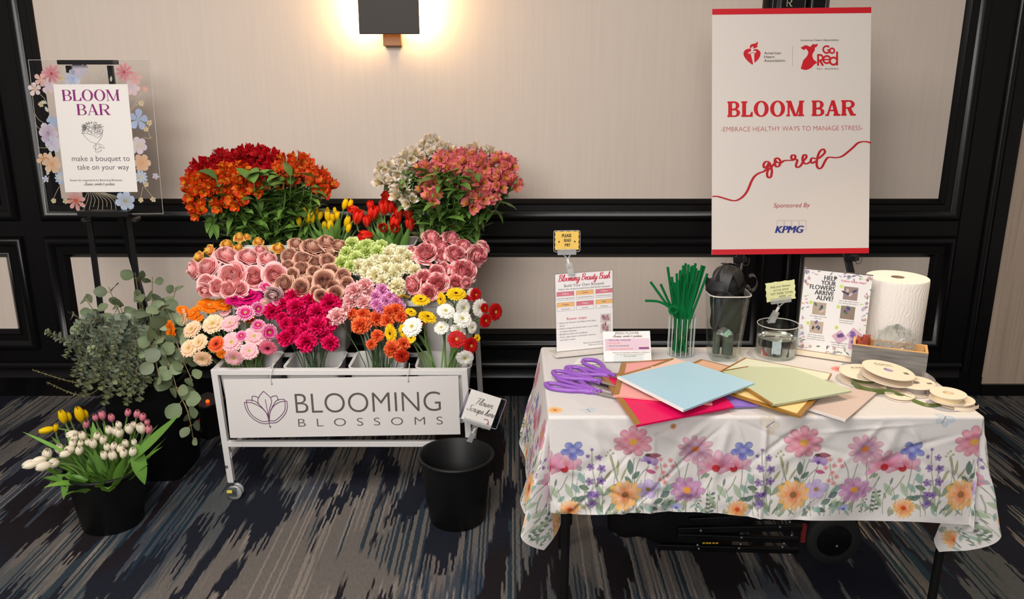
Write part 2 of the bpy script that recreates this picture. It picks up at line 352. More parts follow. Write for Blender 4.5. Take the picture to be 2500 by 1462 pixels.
# ------------------------------------------------------------------ room
WY = 4.055
def carpet_mat():
    m = bpy.data.materials.new('streaked carpet'); m.use_nodes = True; nt = m.node_tree; L = nt.links; b = nt.nodes['Principled BSDF']
    def N(t, **k):
        n = nt.nodes.new(t)
        for a, v in k.items():
            if a in n.inputs: n.inputs[a].default_value = v
            else: setattr(n, a, v)
        return n
    tc = N('ShaderNodeTexCoord')
    def noise(sx, sy, detail=2.0, rough=.5, off=0.0, vec=None):
        mp = N('ShaderNodeMapping'); mp.inputs['Scale'].default_value = (sx, sy, 1); mp.inputs['Location'].default_value = (off, off*.7, off)
        n = N('ShaderNodeTexNoise'); n.inputs['Scale'].default_value = 1; n.inputs['Detail'].default_value = detail; n.inputs['Roughness'].default_value = rough
        L.new(vec or tc.outputs['Object'], mp.inputs['Vector']); L.new(mp.outputs[0], n.inputs['Vector']); return n.outputs['Fac']
    def math_(op, a, b_=None, v=None):
        n = N('ShaderNodeMath'); n.operation = op
        L.new(a, n.inputs[0])
        if b_ is not None: L.new(b_, n.inputs[1])
        if v is not None: n.inputs[1].default_value = v
        return n.outputs[0]
    # the pile is a row of yarn columns; every column is shifted along its length by its own amount, which gives the stepped streak ends
    sep = N('ShaderNodeSeparateXYZ'); L.new(tc.outputs['Object'], sep.inputs[0])
    wob = math_('MULTIPLY', math_('SUBTRACT', noise(14, 34, 1.0, .5, 2.0), v=.5), v=1.0)
    col_ = N('ShaderNodeMath'); col_.operation = 'FLOOR'; L.new(math_('ADD', math_('DIVIDE', sep.outputs['X'], v=.0072), wob), col_.inputs[0])
    def rnd(off):
        w_ = N('ShaderNodeTexWhiteNoise'); w_.noise_dimensions = '1D'; L.new(math_('ADD', col_.outputs[0], v=off), w_.inputs['W']); return w_.outputs['Value']
    r1, r2, r3_ = rnd(.3), rnd(77.7), rnd(351.1)
    def cv(amp, r_):
        c_ = N('ShaderNodeCombineXYZ'); L.new(math_('MULTIPLY', col_.outputs[0], v=.0072), c_.inputs['X']); L.new(math_('ADD', sep.outputs['Y'], math_('MULTIPLY', math_('SUBTRACT', r_, v=.5), v=amp)), c_.inputs['Y']); return c_.outputs[0]
    def step(src, lo, hi):
        r_ = N('ShaderNodeMapRange'); r_.interpolation_type = 'SMOOTHSTEP'; r_.inputs['From Min'].default_value = lo; r_.inputs['From Max'].default_value = hi; L.new(src, r_.inputs['Value']); return r_.outputs[0]
    def mix(f_, a_, b_):
        q = N('ShaderNodeMix'); q.data_type = 'RGBA'; L.new(f_, q.inputs['Factor'])
        for key, val in (('A', a_), ('B', b_)):
            if isinstance(val, tuple): q.inputs[key].default_value = col4(val)
            else: L.new(val, q.inputs[key])
        return q.outputs['Result']
    v1, v2 = cv(.20, r1), cv(.30, r2)
    base = mix(step(noise(2.2, 1.3, 1.0, .5, 5.5, v2), .42, .52), (80,82,83), (104,98,93))
    base = mix(step(noise(3.0, 1.5, 1.0, .5, 15.5, v1), .56, .62), base, (64,68,77))
    tealm = math_('MULTIPLY', math_('GREATER_THAN', r2, v=.70), step(noise(1.6, 1.5, 1.0, .5, 21.0, v2), .44, .48))
    base = mix(math_('MULTIPLY', tealm, v=.85), base, (20,44,58))
    palem = math_('MULTIPLY', math_('LESS_THAN', r3_, v=.20), step(noise(2.0, 1.8, 1.0, .5, 33.0, v1), .50, .54))
    base = mix(math_('MULTIPLY', palem, v=.7), base, (138,128,120))
    darkc = mix(step(noise(1.5, 1.2, 0.0, .5, 44.0), .45, .55), (32,27,30), (30,32,42))
    c3 = mix(step(noise(9.0, 2.2, 1.2, .45, 1.7, v1), .520, .540), base, darkc)
    fine = noise(420, 40, 1.0); mm = N('ShaderNodeMix'); mm.data_type = 'RGBA'; mm.blend_type = 'MULTIPLY'; mm.inputs['Factor'].default_value = .55
    r3 = N('ShaderNodeValToRGB'); r3.color_ramp.elements[0].position = .3; r3.color_ramp.elements[0].color = (.62,.62,.62,1); r3.color_ramp.elements[1].position = .7; r3.color_ramp.elements[1].color = (1.2,1.2,1.2,1)
    L.new(fine, r3.inputs[0]); L.new(c3, mm.inputs['A']); L.new(r3.outputs[0], mm.inputs['B'])
    L.new(mm.outputs['Result'], b.inputs['Base Color']); b.inputs['Roughness'].default_value = .95; b.inputs['Specular IOR Level'].default_value = .1
    bp = N('ShaderNodeBump'); bp.inputs['Strength'].default_value = .35; bp.inputs['Distance'].default_value = .004
    L.new(fine, bp.inputs['Height']); L.new(bp.outputs[0], b.inputs['Normal']); return m
def paper_mat(name, c, sx, sz, amt):
    m = bpy.data.materials.new(name); m.use_nodes = True; nt = m.node_tree; L = nt.links; b = nt.nodes['Principled BSDF']
    tc = nt.nodes.new('ShaderNodeTexCoord'); mp = nt.nodes.new('ShaderNodeMapping'); mp.inputs['Scale'].default_value = (sx, sx, sz)
    n = nt.nodes.new('ShaderNodeTexNoise'); n.inputs['Scale'].default_value = 1; n.inputs['Detail'].default_value = 3
    r = nt.nodes.new('ShaderNodeValToRGB'); k = lin(c); r.color_ramp.elements[0].position = .3; r.color_ramp.elements[1].position = .7
    r.color_ramp.elements[0].color = (*[q*(1-amt) for q in k], 1); r.color_ramp.elements[1].color = (*[min(1,q*(1+amt)) for q in k], 1)
    L.new(tc.outputs['Object'], mp.inputs[0]); L.new(mp.outputs[0], n.inputs['Vector']); L.new(n.outputs['Fac'], r.inputs[0]); L.new(r.outputs[0], b.inputs['Base Color'])
    bp = nt.nodes.new('ShaderNodeBump'); bp.inputs['Strength'].default_value = .12; bp.inputs['Distance'].default_value = .002
    L.new(n.outputs['Fac'], bp.inputs['Height']); L.new(bp.outputs[0], b.inputs['Normal'])
    b.inputs['Roughness'].default_value = .62; b.inputs['Specular IOR Level'].default_value = .25; return m
M_paper = paper_mat('pale wallpaper', (220,205,192), 55, 2.0, .022)
M_striae = paper_mat('striated wallpaper', (186,166,148), 120, 1.5, .16)
M_black = mat('black satin paint', (13,12,13), .30, spec=.36, bump=.06, bscale=60)

o = MB().grid(lambda a, b: (-5 + 9*a, -2.5 + 6.6*b, 0), 2, 2).build('floor', carpet_mat(), smooth=False); tag(o, 'dark streaked carpet in charcoal, slate blue and taupe', 'floor', kind='structure')
o = MB().box((-5, WY, 0), (2.44, WY+.1, 3.0)).build('wall_back', M_paper, smooth=False); tag(o, 'back wall with pale beige wallpaper inside black panelling', 'wall', kind='structure')
o = MB().box((2.44, WY-.012, 0), (4.0, WY+.1, 3.0)).build('wall_right', M_striae, smooth=False); tag(o, 'strip of wall in striated tan wallpaper beside the black pilaster', 'wall', kind='structure')
o = MB().box((-5, -2.5, 3.0), (4.0, WY+.1, 3.08)).build('ceiling', mat('ceiling paint', (232,226,218), .9), smooth=False); tag(o, 'plain pale ceiling above the frame', 'ceiling', kind='structure')

def framing(x0, x1, z0, z1, prof):
    """a mitred moulding round a rectangle: prof = (inset from the outer edge, distance in front of the wall)"""
    mb = MB(); vs = []
    for d, h in prof:
        vs += [(x0+d, WY-h, z0+d), (x1-d, WY-h, z0+d), (x1-d, WY-h, z1-d), (x0+d, WY-h, z1-d)]
    n = len(prof); fs = [(i*4+j, i*4+(j+1)%4, (i+1)*4+(j+1)%4, (i+1)*4+j) for i in range(n-1) for j in range(4)]
    return mb.add(vs, fs)
BODY = .010
PROF = [(-.004, BODY), (0, .018), (.004, .030), (.012, .037), (.022, .040), (.032, .036), (.040, .026), (.046, .022), (.049, .016), (.078, .014), (.081, .020), (.086, .022), (.104, .006), (.108, -.001)]
BAYS = [(-4.6, -2.455), (-2.345, 1.277), (1.375, 2.225)]
# black boards (stiles and rails) as one flat layer with the panel openings left free
mb = MB()
xs = [-5.0] + [q for a, b in BAYS for q in (a, b)] + [2.465]
for i in range(0, len(xs), 2): mb.box((xs[i], WY-BODY, 0), (xs[i+1], WY+.001, 3.0))
for a, b in BAYS:
    for z0, z1 in ((0, .255), (.849, .932), (2.75, 3.0)): mb.box((a, WY-BODY, z0), (b, WY+.001, z1))
mb.box((2.235, WY-.016, 0), (2.465, WY, 3.0))
o = mb.build('trim_1', M_black, smooth=False); tag(o, 'black painted stiles and rails of the wall panelling', 'trim', kind='structure')
k = 2
for (a, b), nm in zip(BAYS, ('bay at the left edge', 'wide middle bay', 'narrow bay behind the tall sign')):
    for (z0, z1), ul in (((.255, .849), 'lower'), ((.932, 2.75), 'upper')):
        o = framing(a, b, z0, z1, PROF).build('trim_%d' % k, M_black, angle=50); tag(o, 'black moulding round the %s panel of the %s' % (ul, nm), 'trim', kind='structure'); k += 1
# pilaster beads at the right end
mb = MB()
for x in (2.372,):
    mb.tube([(x, WY-.018, .13), (x, WY-.018, 3.0)], .020, 12)
mb.box((2.40, WY-.022, 0), (2.465, WY, 3.0))
o = mb.build('trim_%d' % k, M_black, angle=50); tag(o, 'rounded black bead running up the pilaster at the right end', 'trim', kind='structure'); k += 1
# base: bead, step, plinth
prof = [(0, .030), (.098, .030), (.104, .034), (.110, .030), (.150, .028), (.156, .040), (.172, .044), (.186, .036), (.190, .012), (.192, 0)]
mb = MB()
vs = [(x, WY-d, z) for z, d in prof for x in (-5.0, 2.34)]
mb.add(vs, [(2*i, 2*i+1, 2*i+3, 2*i+2) for i in range(len(prof)-1)] + [tuple(2*i+1 for i in range(len(prof)))])
mb.box((2.34, WY-.02, 0), (2.47, WY, .10))
o = mb.build('baseboard_back', M_black, angle=45); tag(o, 'stepped black baseboard along the panelled wall', 'baseboard', kind='structure')
o = MB().box((2.47, WY-.03, 0), (4.0, WY, .062)).build('baseboard_right', M_black, smooth=False); tag(o, 'low black baseboard under the striated wallpaper', 'baseboard', kind='structure')

# ------------------------------------------------------------------ wall sconce
SX = -0.56; SZ = 1.812
M_bronze = mat('dark bronze', (48,40,35), .55, metal=.2, bump=.05, bscale=90)
t = thing('wall_sconce', 'square dark bronze wall sconce glowing warm on the beige wall', 'lamp', (SX, WY, SZ))
MB().box((-.138, -.125, 0), (.138, -.118, .34)).build('cover_plate', M_bronze, t, False, bevel=.003)
MB().box((-.042, -.05, -.050), (.042, 0, .36)).build('shadow_block', mat('shadow brown', (150,104,62), .5, metal=.0), t, False, bevel=.004)  # brown block imitates the soft shadow on the wall below the plate
for s in (-1, 1):
    MB().tube([(s*.075, -.075, .05), (s*.075, -.075, .30)], .011, 10).build('lamp_tube', mat('warm lamp', (255,220,160), .5, emit=(255,196,110), estr=26), t)
for s in (-1, 1):
    area('sconce_lamp', (SX + s*.105, WY-.07, SZ+.15), (SX + s*.125, WY, SZ+.15), .03, .24, 2.3, (1.0, .68, .32))

# ------------------------------------------------------------------ room plaque behind the tall sign
P = at(1936, 14, WY-.05)
t = thing('door_plaque', 'black arched room plaque with a pale letter R above the tall sign', 'plaque', (P.x-.01, WY-.012, P.z-.10))
pl = [(-.075,0),(.075,0)] + [(.075*math.cos(a), .12+.06*math.sin(a)) for a in [PI*i/12 for i in range(13)]]
mb = MB(); mb.prism(pl, -.006, 0); mb.v = [(x, -z-.008, y) for x, y, z in mb.v]; mb.build('plate', mat('plaque black', (14,13,13), .25), t, False)
mb = MB(); mb.tube([(x, -.009, y) for x, y in pl], .0022, 6, closed=True); mb.build('rim', mat('brushed silver', (190,188,184), .3, metal=.9), t)
mb = MB(); serif_text(mb, 'R', 0, .098, .034, .032, .16, .07); mb.v = [(x, -z-.013, y) for x, y, z in mb.v]
mb.build('lettering', mat('pale ink', (190,180,160), .6), t, False)

# ------------------------------------------------------------------ left easel and its clear acrylic sign
SYB, SYT = 3.53, 3.575
BL, BR, TL, TR = at(113, 523, SYB), at(399, 522, SYB), at(61, 146, SYT), at(360, 148, SYT)
M = frameM(BL, BR-BL, TL-BL); Wd = (BR-BL).length; Ht = (TL-BL).length
def fpx(u, v):                                    # pixel on the sign -> sign coordinates
    n = M.col[2].xyz; d = ray(u, v); O = Vector((0,0,CAMH)); k = (M.translation - O).dot(n)/d.dot(n)
    q = M.inverted() @ (O + d*k); return q.x, q.y
acr = thing('acrylic_sign', 'clear acrylic sign with printed flowers and a white BLOOM BAR panel on black easel', 'sign', M=M)
MB().box((0,0,-.004), (Wd,Ht,0)).build('acrylic_sheet', clear_mat('clear acrylic', (250,250,250), .06), acr, False)
mb = MB(); outline(mb, 0,0,Wd,Ht,.0016,.0004); mb.build('bright_edge', mat('acrylic edge', (205,196,184), .3), acr, False)
x0,y0 = fpx(163,469); x1,_ = fpx(338,467); _,y1 = fpx(127,206); xa,_ = fpx(127,206); xb,_ = fpx(310,206)
x0 = (x0+xa)/2; x1 = (x1+xb)/2
mb = MB(); mb.box((x0,y0,.0004),(x1,y1,.0016)); mb.build('white_panel', mat('printed white', (238,232,226), .35), acr, False)
cx = (x0+x1)/2; w_ = x1-x0
mb = MB(); purple = mat('magenta ink', (134,18,112), .5)
serif_text(mb, 'BLOOM', cx, fpx(230,246)[1], fpx(230,219)[1]-fpx(230,246)[1], w_*.79, .20, .04, .0024)
serif_text(mb, 'BAR', cx+.004, fpx(230,281)[1], fpx(230,254)[1]-fpx(230,281)[1], w_*.46, .20, .04, .0024)
qx, qy = fpx(320, 443); mb.build('title_lettering', purple, acr, False)
ink = mat('dark plum ink', (58,48,58), .5)
mb = MB()
text(mb, 'make a bouquet to', cx+.012, fpx(240,393)[1], .0225, w_*.79, z=.0024, offset=-.008); text(mb, 'take on your way', cx+.018, fpx(240,414)[1], .0225, w_*.71, z=.0024, offset=-.008)
text(mb, 'flower bar experience by Blooming Blossoms', cx-.018, fpx(235,442)[1], .0085, w_*.72, z=.0024)
cursive(mb, 'classes, events & parties', cx-.006, fpx(235,452)[1], .0066, w_*.42, .0009, .0024)
mb.build('small_lettering', ink, acr, False)
# line drawing of a wrapped bouquet
mb = MB(); bx, by = fpx(228, 330); K = px2m(1, BL)
def B_(pts, wd=.0011): ribbon(mb, [(bx + a*K, by + 6*K - b*K*.80) for a, b in pts], wd, .0024, 5)
_s = .78
B_([(-27,0),(-10,25),(6,32)]); B_([(25,-12),(20,12),(8,30)]); B_([(-27,0),(-4,6),(10,14),(20,4),(25,-12)]); B_([(6,32),(-2,42),(6,50),(14,42),(24,46),(18,36),(8,32)]); B_([(6,32),(2,56),(16,52),(10,34)])
for i in range(46):
    a = random.uniform(-25, 24); b = random.uniform(-34, 4) * (1 - abs(a)/45); r = random.uniform(2.2, 5)
    B_([(a + r*math.cos(q), b + r*math.sin(q)) for q in [2*PI*j/7 for j in range(8)]], .0008)
for i in range(16):
    a = -PI/2 + random.uniform(-1.1, 1.1); B_([(20*math.cos(a), -6+20*math.sin(a)), (31*math.cos(a+.06), -6+27*math.sin(a+.06))], .0009)
mb.build('bouquet_drawing', mat('line ink', (40,36,40), .5), acr, False)
# printed flowers around the panel
mb = MB()
PINK, PEACH, BLUE, LAV, CREAM = (.72,.36,.36), (.80,.55,.38), (.42,.52,.78), (.66,.57,.70), (.72,.62,.42)
for u, v, r, n, c, cc in ((126,180,22,9,(.74,.34,.38),(.5,.08,.10)),(100,195,16,5,(.78,.48,.48),PEACH),(85,217,16,5,(.80,.68,.70),PEACH),(118,210,18,5,(.76,.58,.60),LAV),(178,192,20,6,(.62,.64,.75),BLUE),(193,170,20,6,(.60,.58,.66),LAV),
   (303,176,21,9,(.74,.34,.38),(.5,.08,.10)),(330,192,16,5,(.78,.48,.44),PINK),(322,215,18,6,(.76,.58,.58),LAV),(354,218,8,5,PINK,PEACH),(128,297,15,5,BLUE,(.4,.55,.7)),(118,325,24,6,LAV,(.4,.3,.4)),(132,352,20,6,(.66,.66,.76),LAV),(106,388,16,5,PEACH,(.7,.35,.15)),(128,400,22,6,(.80,.58,.42),(.75,.4,.2)),
   (148,434,16,10,BLUE,(.75,.7,.4)),(185,489,26,8,(.74,.42,.40),(.6,.12,.06)),(306,490,24,6,(.50,.62,.82),(.45,.4,.3)),(338,292,24,5,(.46,.52,.78),(.35,.5,.6)),(338,355,22,6,(.70,.62,.72),CREAM),(347,398,22,6,PEACH,(.75,.4,.2)),(345,432,16,10,(.50,.60,.80),CREAM),(112,437,8,5,(.6,.65,.8),LAV),(380,430,8,5,(.62,.6,.7),LAV)):
    x, y = fpx(u, v); flat_flower(mb, x, y, r*K*1.05, n, c, cc, .0006, random.random()*3, .62 if n < 8 else .34)
for u, v in ((131,490),(160,491),(344,488),(374,487),(357,450),(100,255),(345,252),(356,315),(150,190),(365,300)):
    x, y = fpx(u, v); flat_flower(mb, x, y, 7*K, 5, CREAM, (.6,.45,.2), .0006, random.random(), .7)
def twig(pts, c=(.62,.52,.36)): ribbon(mb, [fpx(*p) for p in pts], .0016, .0005, 5, c)
for P_ in ([(92,225),(108,240),(116,255)],[(84,275),(95,292),(118,306)],[(86,300),(95,313),(108,312)],[(92,360),(110,361),(122,360)],[(145,455),(135,475),(131,488)],[(148,455),(158,475),(160,488)],[(350,455),(346,470),(344,486)],[(352,455),(366,472),(374,485)],[(318,270),(335,255),(352,246)],[(345,225),(335,245),(325,260)],[(120,430),(112,440),(105,448)],[(365,300),(362,318),(368,340)],[(350,335),(365,338),(372,332)]): twig(P_)
for i in range(12):
    u = 205 + i*9; twig([(232+(u-250)*.4, 470), (u, 488), (u + (u-250)*.25, 505 + 6*(i % 3))], (.66,.58,.42))
for i in range(14):
    x, y = fpx(150 + i*11, 180 + 10*(i % 3)); flat_leaf(mb, x, y, 14*K, 6*K, 1.6 + random.uniform(-.8,.8), (.55,.55,.48), .0005)
for i in range(10): x, y = fpx(112 + 3*(i % 4), 230 + 22*i); flat_leaf(mb, x, y, 15*K, 8*K, random.uniform(1,3), (.58,.60,.52), .0005)
mb.build('printed_flowers', vmat('pastel print', .5, .2, .3), acr, False)

M_eas = mat('easel black', (16,16,17), .35)
fl = (BL + BR)/2
e = thing('easel', 'black twin-post display easel holding the clear acrylic sign', 'easel', (fl.x, 3.60, 0))
def rel(p): return Vector(p) - e.location
PL0, PR0 = at(205, 530, 3.57), at(312, 528, 3.57)
topz = at(220, 150, 3.60).z
for s, (u0, u1) in ((-1, (205, 168)), (1, (312, 269))):
    a = at(u0 + (40 if s < 0 else 24), 745 if s < 0 else 695, 3.60); bq = at(u1, 160, 3.60); d = (a - bq)/(a.z - bq.z); ft = a - d*a.z
    MB().bar(rel((ft.x, 3.60, 0)), rel(bq), .024, .014, up=(0,1,0)).build('post', M_eas, e, False, bevel=.002)
a, b = at(146, 152, 3.565), at(284, 152, 3.565); MB().bar(rel(a), rel(b), .05, .018, up=(0,0,1)).build('top_clamp', M_eas, e, False, bevel=.003)
a, b = at(195, 520, 3.515), at(318, 520, 3.515); MB().bar(rel(a), rel(b), .05, .024).build('ledge', M_eas, e, False, bevel=.003)
MB().bar(rel(at(205,476,3.585)), rel(at(305,476,3.585)), .012, .03).build('crossbar', M_eas, e, False)
for u in (203, 327):
    q = at(u, 537, 3.50); MB().tube([rel(q), rel(q + Vector((0,.05,0)))], .010, 12).build('knob', mat('knob metal', (70,66,62), .3, metal=.7), e)
MB().bar(rel((fl.x, 3.62, 1.2)), rel((fl.x, 3.95, 0)), .024, .014, up=(0,1,0)).build('rear_leg', M_eas, e, False)
MB().bar(rel((fl.x-.25, 3.60, .012)), rel((fl.x+.25, 3.60, .012)), .03, .024).build('base_bar', M_eas, e, False)
# ------------------------------------------------------------------ flower stand
M_white = mat('white powder coat', (202,199,197), .42)
M_tub = mat('white plastic tub', (210,207,204), .35)
CY = 2.955
A, B = at(516, 900, CY), at(1141, 897, CY)
CXL, CXR, CTZ = A.x + .012, B.x - .012, at(800, 907, CY).z
RZ = (CTZ + .015, .765, .940); RY = (3.055, 3.275, 3.50); REARY = 3.62
stand = thing('flower_stand', 'white metal stepped flower stand on casters holding twelve white tubs', 'stand', ((CXL+CXR)/2, CY+.3, 0))
def rs(x, y, z): return Vector((x, y, z)) - stand.location
LEAN = .045
def leg(x, y, z1, z0, nm='leg'): return MB().bar(rs(x + LEAN*(z1 - z0)*0.0, y, z1), rs(x + LEAN*(z1 - z0), y, z0), .024, .024, up=(0,1,0)).build(nm, M_white, stand, False, bevel=.002)
legs = [leg(CXL, CY, CTZ+.012, .072), leg(CXR, CY, CTZ+.012, .072), leg(CXL, REARY, RZ[2], .072), leg(CXR, REARY, RZ[2], .072)]
M_cast = clear_mat('clear caster plastic', (225,228,228), .25); M_chr = mat('chrome', (205,205,205), .2, metal=1.0)
for (x, y, z1) in ((CXL, CY, CTZ), (CXR, CY, CTZ), (CXL, REARY, RZ[2]), (CXR, REARY, RZ[2])):
    q = rs(x + LEAN*(z1-.07), y, 0)
    cst = MB().box((q.x-.014, q.y-.014, .052), (q.x+.014, q.y+.014, .076)).build('caster', M_chr, stand, False, bevel=.003)
    for dy in (-.012, .012):
        W_ = MB(); W_.lathe([(.004,-.006),(.026,-.006),(.030,-.003),(.030,.003),(.026,.006),(.004,.006)], 20, M=Matrix.Translation((q.x+.012, q.y+dy, .030)) @ Matrix.Rotation(PI/2, 4, 'X'), close=True); o = W_.build('wheel', mat('grey clear wheel', (150,152,152), .2, spec=.7), cst)
    MB().box((q.x-.012, q.y-.030, .020), (q.x+.026, q.y-.020, .058)).build('brake_cover', M_cast, cst, False, bevel=.004)
    mbx = MB().box((q.x-.010, q.y-.032, .038), (q.x+.010, q.y-.0305, .050)); mbx.build('sticker', mat('yellow sticker', (225,205,70), .5), cst, False)
zb = at(800, 1082, CY).z
def rail(p, q, nm='rail', w=.022): return MB().bar(rs(*p), rs(*q), w, w).build(nm, M_white, stand, False, bevel=.002)
rail((CXL, CY, CTZ), (CXR, CY, CTZ)); rail((CXL+LEAN*.45, CY, zb), (CXR+LEAN*.45, CY, zb))
for x in (CXL, CXR):
    rail((x+LEAN*.45, CY, zb-.055), (x+LEAN*.65, REARY, zb-.055), 'side_rail'); rail((x, CY, CTZ), (x, REARY, CTZ), 'side_rail')
    rail((x, RY[0]+.11, RZ[1]-.015), (x, REARY, RZ[1]-.015), 'side_rail'); rail((x, RY[1]+.11, RZ[2]-.015), (x, REARY, RZ[2]-.015), 'side_rail')
    rail((x, RY[0]+.115, CTZ), (x, RY[0]+.115, RZ[1]-.015), 'riser'); rail((x, RY[1]+.115, RZ[1]), (x, RY[1]+.115, RZ[2]-.015), 'riser')
for i in (0, 1, 2):
    z = RZ[i]-.015
    if i: rail((CXL, RY[i]-.105, z), (CXR, RY[i]-.105, z), 'crossbar')
    rail((CXL, RY[i]+.105, z-.004), (CXR, RY[i]+.105, z-.004), 'crossbar', .016)
for (x, u, v) in ((CXL, 553, 1139),):
    q = rs(*at(u, v, CY-.013)); MB().sphere(q, .006).build('bolt', mat('steel', (120,116,112), .3, metal=.9), stand)
tubs = []
def tub(i, j, label):
    u0, u1 = ((522,665),(686,830),(850,985),(1015,1148))[j]
    cx = (at(u0, 890, CY+.005).x + at(u1, 890, CY+.005).x)/2
    t = thing('flower_tub', label, 'tub', (cx, RY[i], RZ[i]-.24), 'white tubs on the flower stand')
    def sq(hw, hd, r, z, n=4): return [(x, y, z) for x, y in rrect(-hw, -hd, hw, hd, r, n)]
    rings = [sq(.082,.075,.02,0), sq(.104,.094,.024,.235), sq(.110,.100,.026,.237), sq(.110,.100,.026,.24), sq(.107,.097,.025,.24), sq(.101,.091,.022,.236), sq(.080,.073,.018,.006)]
    mb = MB(); n = len(rings[0])
    mb.add([p for r in rings for p in r], [(k*n+a, k*n+(a+1)%n, (k+1)*n+(a+1)%n, (k+1)*n+a) for k in range(len(rings)-1) for a in range(n)] + [tuple(range(n))[::-1], tuple((len(rings)-1)*n+a for a in range(n))])
    mb.build('tub_body', M_tub, t, angle=50)
    mb = MB(); mb.poly(sq(.092,.084,.02,.14)); mb.build('water', mat('tub water', (60,70,62), .1), t, False)
    tubs.append(t); return (cx, RY[i], RZ[i])
TN = {(0,0):'peach, orange and pink gerberas',(0,1):'hot pink carnations',(0,2):'pink, lilac and orange carnations',(0,3):'yellow, white and red gerberas',(1,0):'pink and yellow roses',(1,1):'dusty tan roses',(1,2):'green and cream carnations',(1,3):'red streaked roses',(2,0):'red and orange alstroemeria',(2,1):'yellow tulips',(2,2):'red tulips',(2,3):'white and pink alstroemeria'}
BK = {k: tub(k[0], k[1], 'white square plastic tub holding the ' + v) for k, v in TN.items()}

# hanging white sign with the lotus mark
M = frameM(at(562,1069,CY-.03), at(1124,1060,CY-.03)-at(562,1069,CY-.03), at(543,928,CY-.026)-at(562,1069,CY-.03))
M_ = M
sg = thing('hanging_sign', 'white board with a purple lotus outline and grey lettering hung from the flower stand', 'sign', M=M)
Wd = (at(1124,1060,CY-.03)-at(562,1069,CY-.03)).length; Ht = at(840,923,CY-.026).z - at(840,1065,CY-.03).z
MB().box((0,0,-.005),(Wd,Ht,0)).build('board', mat('matte white board', (204,199,196), .6), sg, False)
ux = lambda u: (u-552)/(1122.5-552)*Wd
vy = lambda u, v: (1067.5 - (u-552)*.013 - v)/141.0*Ht
K = Wd/570.5
mb = MB(); text(mb, 'BLOOMING', ux(899), vy(899,1004.5), Ht*.335, ux(1077)-ux(721), offset=-.012); text(mb, 'BLOSSOMS', ux(902), vy(902,1037.5), Ht*.135, ux(1080)-ux(724), track=2.1, offset=-.014)
for q in range(len(mb.v)): x, y, z = mb.v[q]; mb.v[q] = (x, y + (x-ux(560))*.013*0, z)
mb.build('lettering', mat('warm grey ink', (84,76,72), .6), sg, False)
mb = MB()
def L_(pts, wd=.0026): ribbon(mb, [(ux(500 + a/3.046), vy(500 + a/3.046, 850 + b/3.046)) for a, b in pts], wd, .001, 6)
L_([(445,315),(405,360),(397,400),(425,440),(455,485),(465,540)]); L_([(445,315),(490,360),(497,395),(480,440),(465,485)])
L_([(357,352),(352,392)]); L_([(357,352),(380,352),(405,365)]); L_([(540,348),(512,352),(490,365)]); L_([(540,348),(550,385)])
for q in (0, 1):
    o_ = 16*q
    L_([(294+o_,396-o_),(300+o_,440),(330+o_,500-o_*.3),(390+o_,545-o_*.6),(440,555-o_),(468,548-o_)]); L_([(612-o_,388-o_*.8),(610-o_,440),(585-o_,490-o_*.3),(530-o_,540-o_*.6),(490,550-o_),(468,548-o_)])
    L_([(294+o_,396-o_),(350+o_,400-o_),(410,430-o_*.6),(450,475),(466,540)]); L_([(612-o_,388-o_*.8),(560-o_,395-o_),(510,425-o_*.6),(478,475),(466,540)])
L_([(452,375),(458,440),(462,490),(466,580)], .0022); L_([(462,480),(466,530)], .006)
fx, fy = ux(500+471/3.046), vy(655, 850+579/3.046); mb.disc(.0032, .001, 12, M=Matrix.Translation((fx, fy, 0)))
mb.build('lotus_outline', mat('plum ink', (92,44,82), .6), sg, False)
for u, v in ((668, 936.5), (1001, 931)):
    x, y = ux(u), vy(u, v); mb = MB(); mb.disc(.0032, .0008, 14, M=Matrix.Translation((x, y, 0))); mb.build('hole', mat('hole black', (25,22,22), .8), sg, False)
    tp = M.inverted() @ at(u-2, 896, CY-.014)
    tie = MB().tube([(x, y, .003), (x-.001, (y+tp.y)/2, .008), (tp.x, tp.y, tp.z), (tp.x, tp.y+.012, tp.z-.012)], .0016, 6).build('cable_tie', mat('clear nylon', (196,192,188), .3), sg)

